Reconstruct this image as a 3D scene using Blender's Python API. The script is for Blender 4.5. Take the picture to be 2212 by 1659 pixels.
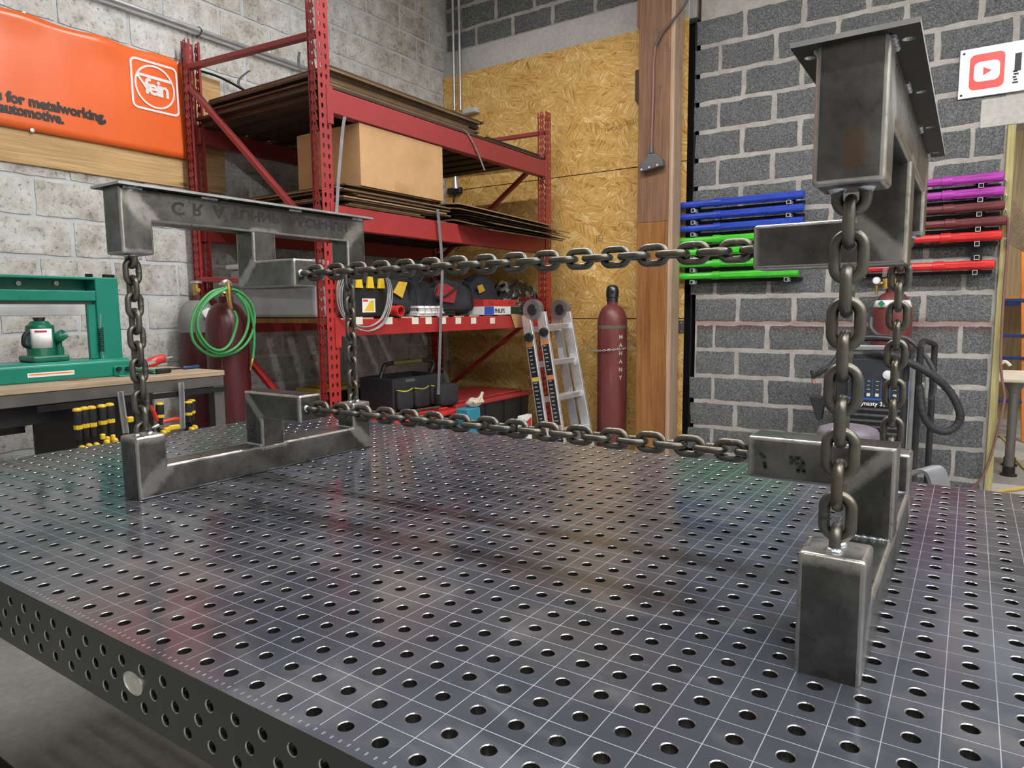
import bpy, bmesh, math, random
from mathutils import Vector, Matrix, noise
random.seed(11)
for _o in list(bpy.data.objects):
    bpy.data.objects.remove(_o)
SC = bpy.context.scene
COL = SC.collection

# ------------------------------------------------------------------ camera
TT = 0.9                      # height of the welding table top above the floor
FPX, PCX, PCY = 1485.116, 1106.0, 829.5        # focal length and centre in 2212x1659 pixels
ROW = (Vector((0.83248042, 0.55397851, -0.00917454)),
       Vector((0.05227735, -0.09502227, -0.99410153)),
       Vector((-0.55158267, 0.82709043, -0.10806471)))
CAM = Vector((0.28337782, -0.73173785, 0.44431467 + TT))
cd = bpy.data.cameras.new('camera')
cd.sensor_width = 36.0
cd.lens = FPX / 2212.0 * 36.0
cd.clip_start = 0.02
cd.clip_end = 100
cam = bpy.data.objects.new('camera', cd)
COL.objects.link(cam)
_r, _u, _b = ROW[0], -ROW[1], -ROW[2]
cam.matrix_world = Matrix(((_r.x, _u.x, _b.x, CAM.x), (_r.y, _u.y, _b.y, CAM.y), (_r.z, _u.z, _b.z, CAM.z), (0, 0, 0, 1)))
SC.camera = cam

# ------------------------------------------------------------------ world, exposure
SC.view_settings.view_transform = 'Standard'
SC.view_settings.look = 'None'
SC.view_settings.gamma = 1.0
SC.view_settings.use_curve_mapping = False
SC.view_settings.exposure = 0.0
LAMP_W = 98.0                  # emission strength of the ceiling LED diffusers
LAMP_COL = (1.0, 0.985, 0.965)
wd = bpy.data.worlds.new('world')
SC.world = wd
wd.use_nodes = True
wd.node_tree.nodes['Background'].inputs[0].default_value = (0.8, 0.85, 0.95, 1)
wd.node_tree.nodes['Background'].inputs[1].default_value = 0.15

# ------------------------------------------------------------------ pixel -> place
def ray(u, v):
    a, b = (u - PCX) / FPX, (v - PCY) / FPX
    return ROW[0] * a + ROW[1] * b + ROW[2]
def _hit(u, v, k, val):
    d = ray(u, v)
    return CAM + d * ((val - CAM[k]) / d[k])
def pX(u, v, x): return _hit(u, v, 0, x)
def pY(u, v, y): return _hit(u, v, 1, y)
def pZ(u, v, z): return _hit(u, v, 2, z)     # z is height above the floor

# ------------------------------------------------------------------ mesh helper
class MB:
    def __init__(s):
        s.v = []; s.f = []; s.m = []; s.k = 0
    def mat(s, k):
        s.k = k
        return s
    def add(s, vs, fs, M=None):
        o = len(s.v)
        for v in vs:
            v = Vector(v)
            s.v.append(M @ v if M is not None else v)
        for f in fs:
            s.f.append(tuple(i + o for i in f)); s.m.append(s.k)
        return s
    def box(s, lo, hi, M=None):
        (a, b, c), (d, e, f) = lo, hi
        if a > d: a, d = d, a
        if b > e: b, e = e, b
        if c > f: c, f = f, c
        return s.add([(a, b, c), (d, b, c), (d, e, c), (a, e, c), (a, b, f), (d, b, f), (d, e, f), (a, e, f)],
                     [(0, 3, 2, 1), (4, 5, 6, 7), (0, 1, 5, 4), (1, 2, 6, 5), (2, 3, 7, 6), (3, 0, 4, 7)], M)
    def cbox(s, c, sz, rot=(0, 0, 0)):
        M = Matrix.Translation(Vector(c)) @ Matrix.Rotation(rot[2], 4, 'Z') @ Matrix.Rotation(rot[1], 4, 'Y') @ Matrix.Rotation(rot[0], 4, 'X')
        h = [q / 2 for q in sz]
        return s.box((-h[0], -h[1], -h[2]), h, M)
    def bar(s, p0, p1, w, h, up=(0, 0, 1)):
        """rectangular bar from p0 to p1, w across, h along up"""
        p0, p1 = Vector(p0), Vector(p1)
        d = p1 - p0; L = d.length; d.normalize()
        up = Vector(up)
        sx = d.cross(up)
        if sx.length < 1e-5: sx = d.cross(Vector((1, 0, 0)))
        sx.normalize(); uz = sx.cross(d).normalized()
        vs = []
        for q in (p0, p1):
            for a, b in ((-1, -1), (1, -1), (1, 1), (-1, 1)):
                vs.append(q + sx * (a * w / 2) + uz * (b * h / 2))
        return s.add(vs, [(0, 3, 2, 1), (4, 5, 6, 7), (0, 1, 5, 4), (1, 2, 6, 5), (2, 3, 7, 6), (3, 0, 4, 7)])
    def cyl(s, p0, p1, r, seg=16, r2=None, caps=True):
        p0, p1 = Vector(p0), Vector(p1)
        r2 = r if r2 is None else r2
        d = (p1 - p0).normalized()
        a = d.orthogonal().normalized(); b = d.cross(a)
        vs = []
        for q, rr in ((p0, r), (p1, r2)):
            for i in range(seg):
                t = 2 * math.pi * i / seg
                vs.append(q + a * (rr * math.cos(t)) + b * (rr * math.sin(t)))
        fs = [(i, (i + 1) % seg, seg + (i + 1) % seg, seg + i) for i in range(seg)]
        if caps:
            fs += [tuple(reversed(range(seg))), tuple(range(seg, 2 * seg))]
        return s.add(vs, fs)
    def tube(s, path, r, seg=8, closed=False, caps=True, flat=None):
        P = [Vector(p) for p in path]
        n = len(P)
        rr = r if isinstance(r, (list, tuple)) else [r] * n
        tang = []
        for i in range(n):
            if closed: t = P[(i + 1) % n] - P[i - 1]
            else: t = P[min(i + 1, n - 1)] - P[max(i - 1, 0)]
            tang.append(t.normalized())
        a = tang[0].orthogonal().normalized()
        if flat is not None:
            a = (Vector(flat) - tang[0] * tang[0].dot(Vector(flat))).normalized()
        vs = []
        for i in range(n):
            a = (a - tang[i] * a.dot(tang[i])).normalized()
            b = tang[i].cross(a)
            for k in range(seg):
                t = 2 * math.pi * k / seg
                vs.append(P[i] + a * (rr[i] * math.cos(t)) + b * (rr[i] * math.sin(t)))
        fs = []
        for i in range(n if closed else n - 1):
            j = (i + 1) % n
            for k in range(seg):
                l = (k + 1) % seg
                fs.append((i * seg + k, i * seg + l, j * seg + l, j * seg + k))
        if caps and not closed:
            fs += [tuple(reversed(range(seg))), tuple(range((n - 1) * seg, n * seg))]
        return s.add(vs, fs)
    def ribbon(s, path, w, t):
        """flat strap along path; w is the vector across its width"""
        w = Vector(w) / 2
        P = [Vector(p) for p in path]; n = len(P)
        vs = []
        for i in range(n):
            tg = (P[min(i + 1, n - 1)] - P[max(i - 1, 0)]).normalized()
            nn = tg.cross(w).normalized() * (t / 2)
            vs += [P[i] - w - nn, P[i] + w - nn, P[i] + w + nn, P[i] - w + nn]
        fs = [(0, 1, 2, 3), (4 * n - 1, 4 * n - 2, 4 * n - 3, 4 * n - 4)]
        for i in range(n - 1):
            a, b = 4 * i, 4 * i + 4
            for k in range(4):
                l = (k + 1) % 4
                fs.append((a + k, b + k, b + l, a + l))
        return s.add(vs, fs)
    def lathe(s, prof, base=(0, 0, 0), seg=24, M=None):
        base = Vector(base); vs = []; fs = []; n = len(prof)
        for r, z in prof:
            for i in range(seg):
                t = 2 * math.pi * i / seg
                vs.append(base + Vector((r * math.cos(t), r * math.sin(t), z)))
        for j in range(n - 1):
            for i in range(seg):
                l = (i + 1) % seg
                fs.append((j * seg + i, j * seg + l, (j + 1) * seg + l, (j + 1) * seg + i))
        fs += [tuple(reversed(range(seg))), tuple(range((n - 1) * seg, n * seg))]
        return s.add(vs, fs, M)
    def prism(s, poly, vec):
        n = len(poly); vec = Vector(vec)
        vs = [Vector(p) for p in poly] + [Vector(p) + vec for p in poly]
        fs = [tuple(reversed(range(n))), tuple(range(n, 2 * n))]
        fs += [(i, (i + 1) % n, n + (i + 1) % n, n + i) for i in range(n)]
        return s.add(vs, fs)
    def lump(s, c, sz, seed=0, p=3.0, amp=0.06, taper=0.0, nu=20, nv=12, nsc=3.0):
        """soft superellipsoid with dents; c is the centre of its base"""
        c = Vector(c); vs = []; fs = []
        def se(t, e):
            return math.copysign(abs(t) ** e, t)
        e = 2.0 / p
        for j in range(nv + 1):
            ph = -math.pi / 2 + math.pi * j / nv
            for i in range(nu):
                th = 2 * math.pi * i / nu
                x = se(math.cos(ph), e) * se(math.cos(th), e); y = se(math.cos(ph), e) * se(math.sin(th), e); z = se(math.sin(ph), e)
                k = 1 - taper * (z + 1) / 2
                q = Vector((x * k, y * k, z))
                d = noise.noise(q * nsc * 0.6 + Vector((seed * 7.3, seed, 0))) * amp + noise.noise(q * nsc * 2 + Vector((seed, 3.1, seed))) * amp * 0.5
                if z < -0.9: d = min(d, 0)
                q = q * (1 + d)
                vs.append(c + Vector((q.x * sz[0] / 2, q.y * sz[1] / 2, max(0.0, (q.z + 1) * sz[2] / 2))))
        for j in range(nv):
            for i in range(nu):
                l = (i + 1) % nu
                fs.append((j * nu + i, j * nu + l, (j + 1) * nu + l, (j + 1) * nu + i))
        return s.add(vs, fs)
    def build(s, name, mats, parent=None, bevel=0.0, bseg=1, smooth=0, local=False, recalc=True):
        """make the object; coordinates are world unless local; smooth = sharp-edge angle in degrees"""
        if not isinstance(mats, (list, tuple)): mats = [mats]
        if local:
            off = Vector((0, 0, 0)); loc = Vector((0, 0, 0))
        elif parent is not None:
            off = wloc(parent); loc = Vector((0, 0, 0))
        else:
            xs = [v.x for v in s.v]; ys = [v.y for v in s.v]; zs = [v.z for v in s.v]
            off = Vector(((min(xs) + max(xs)) / 2, (min(ys) + max(ys)) / 2, min(zs))); loc = off.copy()
        me = bpy.data.meshes.new(name)
        me.from_pydata([v - off for v in s.v], [], s.f)
        for m in mats: me.materials.append(m)
        me.polygons.foreach_set('material_index', s.m)
        if bevel > 0 or recalc:
            bm = bmesh.new(); bm.from_mesh(me)
            if recalc: bmesh.ops.recalc_face_normals(bm, faces=bm.faces)
            if bevel > 0:
                ed = [e for e in bm.edges if len(e.link_faces) == 2 and e.calc_face_angle(0) > 0.6]
                bmesh.ops.bevel(bm, geom=ed, offset=bevel, segments=bseg, profile=0.5, affect='EDGES', clamp_overlap=True)
            bm.to_mesh(me); bm.free()
        if smooth:
            me.polygons.foreach_set('use_smooth', [True] * len(me.polygons))
            me.set_sharp_from_angle(angle=math.radians(smooth))
        me.update()
        o = bpy.data.objects.new(name, me)
        COL.objects.link(o)
        o.location = loc
        if parent is not None: o.parent = parent
        return o
def wloc(o):
    p = Vector((0, 0, 0))
    while o is not None:
        p = p + Vector(o.location); o = o.parent
    return p
def tag(o, label, cat, group=None):
    o['label'] = label; o['category'] = cat
    if group: o['group'] = group
    return o
def thing(name, label, cat, loc=(0, 0, 0), group=None, rz=0.0):
    o = bpy.data.objects.new(name, None)
    o.empty_display_size = 0.05
    COL.objects.link(o); o.location = loc; o.rotation_euler = (0, 0, rz)
    return tag(o, label, cat, group)
def struct(o):
    o['kind'] = 'structure'
    return o
def inst(src, name=None, parent=None, loc=(0, 0, 0), rot=(0, 0, 0), sc=(1, 1, 1)):
    o = src.copy()
    if name: o.name = name
    COL.objects.link(o)
    o.parent = parent; o.location = loc; o.rotation_euler = rot; o.scale = sc
    return o
def copy_tree(o, parent=None):
    c = o.copy(); COL.objects.link(c)
    if parent is not None: c.parent = parent
    for ch in list(o.children): copy_tree(ch, c)
    return c
def text_obj(s, name, m, parent, M, size=0.1, depth=0.0006, align='LEFT', spacing=1.0, bold=0.0):
    """printed lettering: thin mesh, M places its local XY plane in the world"""
    cu = bpy.data.curves.new(name, 'FONT')
    cu.body = s; cu.size = size; cu.extrude = depth / 2; cu.align_x = align; cu.space_character = spacing; cu.offset = bold
    cu.resolution_u = 3
    tmp = bpy.data.objects.new(name, cu); COL.objects.link(tmp)
    dg = bpy.context.evaluated_depsgraph_get()
    me = bpy.data.meshes.new_from_object(tmp.evaluated_get(dg))
    bpy.data.objects.remove(tmp); bpy.data.curves.remove(cu)
    me.name = name
    me.transform(Matrix.Translation(-wloc(parent)) @ M)
    if M.determinant() < 0: me.flip_normals()
    me.materials.clear(); me.materials.append(m)
    o = bpy.data.objects.new(name, me); COL.objects.link(o); o.parent = parent
    return o
def frame_mat(o, ex, ey):
    ex = Vector(ex).normalized(); ey = Vector(ey); ey = (ey - ex * ex.dot(ey)).normalized(); ez = ex.cross(ey)
    return Matrix(((ex.x, ey.x, ez.x, o[0]), (ex.y, ey.y, ez.y, o[1]), (ex.z, ey.z, ez.z, o[2]), (0, 0, 0, 1)))
def rrect(w, h, r, n=5):
    pts = []
    for cx, cy, a0 in ((w / 2 - r, h / 2 - r, 0), (-w / 2 + r, h / 2 - r, 90), (-w / 2 + r, -h / 2 + r, 180), (w / 2 - r, -h / 2 + r, 270)):
        for i in range(n + 1):
            a = math.radians(a0 + 90 * i / n)
            pts.append((cx + r * math.cos(a), cy + r * math.sin(a)))
    return pts
def smooth_path(P, n=6):
    P = [Vector(p) for p in P]; out = []
    for i in range(len(P) - 1):
        p0, p1, p2, p3 = P[max(i - 1, 0)], P[i], P[i + 1], P[min(i + 2, len(P) - 1)]
        for k in range(n):
            t = k / n
            out.append(0.5 * ((2 * p1) + (p2 - p0) * t + (2 * p0 - 5 * p1 + 4 * p2 - p3) * t * t + (3 * p1 - p0 - 3 * p2 + p3) * t ** 3))
    out.append(P[-1])
    return out

# ------------------------------------------------------------------ materials
def srgb(r, g, b):
    def f(c):
        c /= 255.0
        return c / 12.92 if c <= 0.04045 else ((c + 0.055) / 1.055) ** 2.4
    return (f(r), f(g), f(b))
class NT:
    def __init__(s, name):
        s.m = bpy.data.materials.new(name); s.m.use_nodes = True
        s.t = s.m.node_tree; s.b = s.t.nodes['Principled BSDF']
    def n(s, typ, **kw):
        q = s.t.nodes.new('ShaderNode' + typ)
        for k, v in kw.items():
            setattr(q, k, v)
        return q
    def l(s, a, b): s.t.links.new(a, b)
    def pos(s, world=False):
        if world: return s.n('NewGeometry').outputs['Position']
        return s.n('TexCoord').outputs['Object']
    def mapping(s, src, scale=(1, 1, 1), rot=(0, 0, 0), loc=(0, 0, 0)):
        m = s.n('Mapping'); s.l(src, m.inputs['Vector'])
        m.inputs['Scale'].default_value = scale; m.inputs['Rotation'].default_value = rot; m.inputs['Location'].default_value = loc
        return m.outputs['Vector']
    def noise(s, src, scale, detail=4, rough=0.6, dist=0.0):
        q = s.n('TexNoise'); s.l(src, q.inputs['Vector'])
        q.inputs['Scale'].default_value = scale; q.inputs['Detail'].default_value = detail
        q.inputs['Roughness'].default_value = rough; q.inputs['Distortion'].default_value = dist
        return q.outputs['Fac']
    def voro(s, src, scale, feature='F1'):
        q = s.n('TexVoronoi', feature=feature); s.l(src, q.inputs['Vector']); q.inputs['Scale'].default_value = scale
        return q
    def ramp(s, fac, stops):
        q = s.n('ValToRGB'); s.l(fac, q.inputs['Fac'])
        e = q.color_ramp.elements
        while len(e) < len(stops): e.new(0.5)
        for i, (p, c) in enumerate(stops):
            e[i].position = p
            e[i].color = (c, c, c, 1) if isinstance(c, (int, float)) else (c[0], c[1], c[2], 1)
        return q.outputs['Color']
    def mix(s, fac, a, b, mode='MIX'):
        q = s.n('Mix', data_type='RGBA', blend_type=mode)
        for sock, val in ((q.inputs['Factor'], fac), (q.inputs['A'], a), (q.inputs['B'], b)):
            if sock.name == 'Factor' and not hasattr(val, 'links'):
                sock.default_value = val
            elif hasattr(val, 'links'): s.l(val, sock)
            else: sock.default_value = (val[0], val[1], val[2], 1)
        return q.outputs['Result']
    def math(s, op, a, b=None, c=None):
        q = s.n('Math', operation=op)
        for i, val in enumerate((a, b, c)):
            if val is None: continue
            if hasattr(val, 'links'): s.l(val, q.inputs[i])
            else: q.inputs[i].default_value = val
        return q.outputs[0]
    def bump(s, h, strength=0.3, dist=0.01):
        q = s.n('Bump'); s.l(h, q.inputs['Height'])
        q.inputs['Strength'].default_value = strength; q.inputs['Distance'].default_value = dist
        s.l(q.outputs['Normal'], s.b.inputs['Normal'])
    def set(s, col=None, rough=None, metal=None, spec=None):
        for nm, val in (('Base Color', col), ('Roughness', rough), ('Metallic', metal), ('Specular IOR Level', spec)):
            if val is None: continue
            if hasattr(val, 'links'): s.l(val, s.b.inputs[nm])
            elif nm == 'Base Color': s.b.inputs[nm].default_value = (val[0], val[1], val[2], 1)
            else: s.b.inputs[nm].default_value = val
        return s.m
_PM = {}
def pm(name, col, rough=0.5, metal=0.0, var=0.15, vs=9.0, bump=0.0, bs=60.0, col2=None, world=False, spec=0.5):
    """plain procedural paint, plastic, cloth or metal with a little mottling"""
    if name in _PM: return _PM[name]
    t = NT(name); p = t.pos(world)
    f = t.noise(p, vs, 5)
    a = tuple(min(1, c * (1 - var)) for c in col)
    b = col2 if col2 else tuple(min(1, c * (1 + var)) for c in col)
    c = t.ramp(f, [(0.3, a), (0.7, b)])
    r = t.ramp(f, [(0.3, max(0.03, rough - 0.06)), (0.7, min(1, rough + 0.06))])
    t.set(c, r, metal, spec)
    if bump: t.bump(t.noise(p, bs, 4), bump, 0.004)
    _PM[name] = t.m
    return t.m
def emit(name, col, s):
    t = NT(name)
    t.b.inputs['Emission Color'].default_value = (*col, 1); t.b.inputs['Emission Strength'].default_value = s
    t.set((0.8, 0.8, 0.8), 0.5)
    return t.m
# ================================================================== ceiling lights of the shop
M_LED = emit('led_diffuser', LAMP_COL, LAMP_W)
M_HOUS = pm('white_lamp_housing', (0.8, 0.8, 0.8), 0.4)
def shop_light(cx, cy, z, L, label, along='X'):
    t = thing('ceiling_light', label, 'ceiling light', (cx, cy, z), 'linear ceiling lights of the shop')
    m = MB(); m.box((cx - L / 2, cy - 0.075, z + 0.012), (cx + L / 2, cy + 0.075, z + 0.07)); m.build('housing', M_HOUS, t, 0.006)
    m = MB(); m.box((cx - L / 2 + 0.01, cy - 0.065, z), (cx + L / 2 - 0.01, cy + 0.065, z + 0.011)); m.build('diffuser', M_LED, t)
    for sx in (-0.4, 0.4):
        m = MB(); m.cyl((cx + sx * L, cy, z + 0.07), (cx + sx * L, cy, CEIL), 0.004, 6); m.build('hanger', M_HOUS, t)
CEIL = 4.9
_n = 0
for yy, rowname in ((1.75, 'over the table'), (-1.1, 'over the camera')):
    for xx, nm in ((-1.5, 'nearest the left wall'), (1.3, 'in the middle'), (4.0, 'nearest the right wall')):
        if yy < 0 and xx < 0: continue
        shop_light(xx, yy, 4.05, 2.5, 'linear LED lamp %s, %s' % (rowname, nm))

# ================================================================== floor, walls, ceiling
XL, YB = -3.92, 4.5
def m_concrete(name, c, rough=0.75):
    t = NT(name); p = t.pos(True)
    n1 = t.noise(p, 1.3, 6); n2 = t.noise(p, 35, 6)
    a = t.ramp(n1, [(0.3, tuple(x * 0.72 for x in c)), (0.7, tuple(min(1, x * 1.15) for x in c))])
    b = t.ramp(n2, [(0.35, 0.7), (0.7, 1.0)])
    t.bump(n2, 0.25, 0.004)
    return t.set(t.mix(0.6, a, b, 'MULTIPLY'), rough, 0, 0.3)
M_FLOOR = m_concrete('concrete_floor', (0.5, 0.49, 0.46))
M_LINTEL = m_concrete('cast_concrete', (0.52, 0.51, 0.48), 0.9)
M_CEIL = pm('ceiling_white', (0.7, 0.7, 0.68), 0.8)
def m_block():
    t = NT('dark_concrete_block'); p = t.pos(True)
    inf = t.n('ObjectInfo')
    g = t.noise(p, 110, 8, 0.8); g2 = t.noise(p, 300, 3, 0.8)
    big = t.noise(p, 5, 4)
    c = t.ramp(g, [(0.34, (0.02, 0.021, 0.023)), (0.44, (0.145, 0.15, 0.155)), (0.55, (0.25, 0.255, 0.26)), (0.66, (0.52, 0.525, 0.53))])
    c = t.mix(0.75, c, t.ramp(g2, [(0.35, 0.45), (0.62, 1.0)]), 'MULTIPLY')
    c = t.mix(0.5, c, t.ramp(big, [(0.3, 0.75), (0.7, 1.0)]), 'MULTIPLY')
    c = t.mix(0.35, c, t.ramp(inf.outputs['Random'], [(0.0, 0.7), (1.0, 1.0)]), 'MULTIPLY')
    # old red paint line sprayed along one course
    z = t.n('SeparateXYZ'); t.l(p, z.inputs[0])
    zz = t.math('ADD', z.outputs[2], t.math('MULTIPLY', t.noise(p, 9, 4), 0.035))
    band = t.ramp(t.math('ABSOLUTE', t.math('SUBTRACT', zz, TT + 0.328)), [(0.0, 0.55), (0.03, 0.3), (0.055, 0.0)])
    c = t.mix(band, c, (0.09, 0.028, 0.026))
    h = t.math('ADD', g, t.math('MULTIPLY', g2, 0.6))
    t.bump(h, 0.8, 0.006)
    return t.set(c, 0.95, 0, 0.15)
def m_mortar():
    t = NT('pale_mortar'); p = t.pos(True)
    n1 = t.noise(p, 9, 6); n2 = t.noise(p, 80, 5)
    c = t.ramp(n1, [(0.3, (0.33, 0.31, 0.285)), (0.7, (0.49, 0.47, 0.44))])
    c = t.mix(0.5, c, t.ramp(n2, [(0.35, 0.72), (0.65, 1.0)]), 'MULTIPLY')
    z = t.n('SeparateXYZ'); t.l(p, z.inputs[0])
    zz = t.math('ADD', z.outputs[2], t.math('MULTIPLY', t.noise(p, 7, 4), 0.05))
    band = t.ramp(t.math('ABSOLUTE', t.math('SUBTRACT', zz, TT + 0.355)), [(0.0, 0.55), (0.02, 0.25), (0.03, 0.0)])
    c = t.mix(band, c, (0.30, 0.10, 0.09))
    t.bump(n2, 0.6, 0.008)
    return t.set(c, 0.9, 0, 0.2)
def m_painted():
    t = NT('dirty_whitewashed_block'); p = t.pos(True)
    n1 = t.noise(p, 1.7, 6, 0.65); n2 = t.noise(p, 9, 7, 0.7); n3 = t.noise(p, 45, 5, 0.7)
    c = t.ramp(n2, [(0.30, (0.27, 0.25, 0.21)), (0.44, (0.52, 0.515, 0.49)), (0.68, (0.68, 0.69, 0.69))])
    st = t.ramp(n1, [(0.40, 0.0), (0.64, 0.7)])
    c = t.mix(st, c, t.ramp(n2, [(0.35, (0.20, 0.175, 0.125)), (0.62, (0.50, 0.48, 0.42))]))
    v = t.voro(t.mapping(p, (1, 1, 0.8)), 3.2)
    spot = t.ramp(t.math('ADD', v.outputs['Distance'], t.math('MULTIPLY', n2, 0.35)), [(0.26, 0.8), (0.33, 0.0)])
    c = t.mix(spot, c, (0.30, 0.22, 0.12))
    pit = t.ramp(n3, [(0.36, 0.15), (0.44, 1.0)])
    c = t.mix(0.6, c, pit, 'MULTIPLY')
    t.bump(t.math('ADD', n3, n2), 0.6, 0.006)
    return t.set(c, 0.85, 0, 0.25)
M_BLOCK, M_MORTAR, M_PAINT = m_block(), m_mortar(), m_painted()
M_PJOINT = pm('smooth_whitewashed_joint', (0.50, 0.515, 0.535), 0.8, 0, 0.18, 5, 0.3, 60, world=True)
def m_osb():
    t = NT('osb_board'); p = t.pos(True)
    s = t.n('SeparateXYZ'); t.l(p, s.inputs[0])
    cb = t.n('CombineXYZ'); t.l(s.outputs[0], cb.inputs[0]); t.l(s.outputs[2], cb.inputs[1])
    wob = t.n('TexNoise'); t.l(cb.outputs[0], wob.inputs['Vector']); wob.inputs['Scale'].default_value = 22
    q = t.n('VectorMath', operation='MULTIPLY_ADD'); t.l(wob.outputs['Color'], q.inputs[0]); q.inputs[1].default_value = (0.05, 0.03, 0); t.l(cb.outputs[0], q.inputs[2])
    v = t.voro(t.mapping(t.mapping(q.outputs[0], (1, 1, 1), (0, 0, 0.4)), (9, 20, 1)), 1.0)
    sp = t.n('SeparateColor'); t.l(v.outputs['Color'], sp.inputs[0])
    val = None
    for k, ang in enumerate((0.2, -0.5, 0.75, 1.3, -1.0)):
        n = t.noise(t.mapping(t.mapping(cb.outputs[0], (1, 1, 1), (0, 0, ang)), (9, 75, 1), (0, 0, 0), (k * 3.1, k * 1.7, 0)), 1.0, 4, 0.6)
        if val is None: val = n
        else:
            m = t.n('Mix'); t.l(t.math('GREATER_THAN', sp.outputs[0], k * 0.2), m.inputs[0]); t.l(val, m.inputs[2]); t.l(n, m.inputs[3]); val = m.outputs[0]
    val = t.math('ADD', val, t.math('MULTIPLY', t.math('SUBTRACT', sp.outputs[1], 0.5), 0.13))
    c = t.ramp(val, [(0.28, (0.26, 0.11, 0.025)), (0.36, (0.53, 0.29, 0.075)), (0.47, (0.67, 0.40, 0.115)), (0.58, (0.75, 0.48, 0.16)), (0.67, (0.90, 0.70, 0.36))])
    big = t.noise(p, 1.4, 4)
    c = t.mix(0.6, c, t.ramp(big, [(0.3, 0.72), (0.7, 1.0)]), 'MULTIPLY')
    t.bump(val, 0.25, 0.004)
    return t.set(c, 0.6, 0, 0.35)
M_OSB = m_osb()
def m_wood(name, lo, hi, axis=2, scale=1.0, rough=0.6, knots=True):
    t = NT(name); p = t.pos(True)
    k = [26.0 * scale] * 3; k[axis] = 1.3 * scale
    n1 = t.noise(t.mapping(p, k), 1.0, 6, 0.65, 0.6)
    n2 = t.noise(p, 3.0 * scale, 3)
    k2 = [120.0 * scale] * 3; k2[axis] = 3.0 * scale
    n3 = t.noise(t.mapping(p, k2), 1.0, 3)
    c = t.ramp(n1, [(0.3, lo), (0.68, hi)])
    c = t.mix(0.6, c, t.ramp(n3, [(0.35, 0.5), (0.6, 1.0)]), 'MULTIPLY')
    c = t.mix(0.5, c, t.ramp(n2, [(0.3, 0.7), (0.7, 1.0)]), 'MULTIPLY')
    if knots:
        kk = [7.0 * scale] * 3; kk[axis] = 3.0 * scale
        v = t.voro(t.mapping(p, kk), 1.0)
        kn = t.ramp(v.outputs['Distance'], [(0.06, 0.85), (0.12, 0.0)])
        c = t.mix(kn, c, tuple(x * 0.35 for x in lo))
    t.bump(n3, 0.2, 0.003)
    return t.set(c, rough, 0, 0.3)
M_POST = m_wood('brown_timber', (0.23, 0.085, 0.024), (0.40, 0.185, 0.062), 2)
M_POST2 = m_wood('dusty_brown_timber', (0.19, 0.095, 0.055), (0.28, 0.155, 0.095), 2, knots=False)
M_POST3 = m_wood('pale_timber', (0.40, 0.27, 0.19), (0.56, 0.40, 0.29), 2)
M_PLY = m_wood('plywood_sheet', (0.48, 0.29, 0.12), (0.68, 0.46, 0.23), 1)
M_SLAT = m_wood('pale_deck_slat', (0.52, 0.42, 0.26), (0.72, 0.62, 0.42), 0, knots=False)
M_JAMB = m_wood('yellow_green_jamb', (0.40, 0.34, 0.14), (0.52, 0.46, 0.22), 2, knots=False)
M_BLACKGAP = pm('black_void', (0.004, 0.004, 0.005), 0.9)

m = MB(); m.box((-6, -6, -0.1), (6.2, 11, 0)); struct(m.build('floor', M_FLOOR))
m = MB(); m.box((-6, -6, CEIL), (6.2, 11, CEIL + 0.1)); struct(m.build('ceiling', M_CEIL))
M_SHOPW = pm('pale_shop_wall', (0.42, 0.42, 0.41), 0.85, world=True, vs=2)
m = MB(); m.box((-6, -5.2, 0), (6.2, -5.0, CEIL)); struct(m.build('wall_front', M_SHOPW))
m = MB(); m.box((5.2, -5.0, 0), (5.4, YB, CEIL)); struct(m.build('wall_right', M_SHOPW))

# block mesh variants: rough face towards -Y, centred in x and z
def block_mesh(name, L, H, D, seed, mat, jit):
    rnd = random.Random(seed); nx, nz = 8, 4
    vs = []; fs = []
    for j in range(nz + 1):
        for i in range(nx + 1):
            x = -L / 2 + L * i / nx; z = -H / 2 + H * j / nz; y = -D + rnd.uniform(-0.0012, 0.0012)
            if i in (0, nx): x += rnd.uniform(-jit, jit * 0.35) * (1 if i else -1) * 1.0
            if j in (0, nz): z += rnd.uniform(-jit, jit * 0.35) * (1 if j else -1)
            if i in (0, nx) or j in (0, nz): y += 0.003
            vs.append((x, y, z))
    W = nx + 1
    for j in range(nz):
        for i in range(nx):
            fs.append((j * W + i, j * W + i + 1, (j + 1) * W + i + 1, (j + 1) * W + i))
    ring = [i for i in range(W)] + [j * W + nx for j in range(1, nz + 1)] + [nz * W + i for i in range(nx - 1, -1, -1)] + [j * W for j in range(nz - 1, 0, -1)]
    o = len(vs)
    for r in ring: vs.append((vs[r][0], 0.0, vs[r][2]))
    n = len(ring)
    for i in range(n): fs.append((ring[i], o + i, o + (i + 1) % n, ring[(i + 1) % n]))
    me = bpy.data.meshes.new(name); me.from_pydata(vs, [], fs); me.materials.append(mat); me.update()
    return me
def add_block(parent, me, loc, rz=0.0, sx=1.0, sz=1.0):
    o = bpy.data.objects.new('block', me); COL.objects.link(o)
    o.parent = parent; o.location = Vector(loc) - wloc(parent); o.rotation_euler = (0, 0, rz); o.scale = (sx, 1, sz)
    return o
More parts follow.
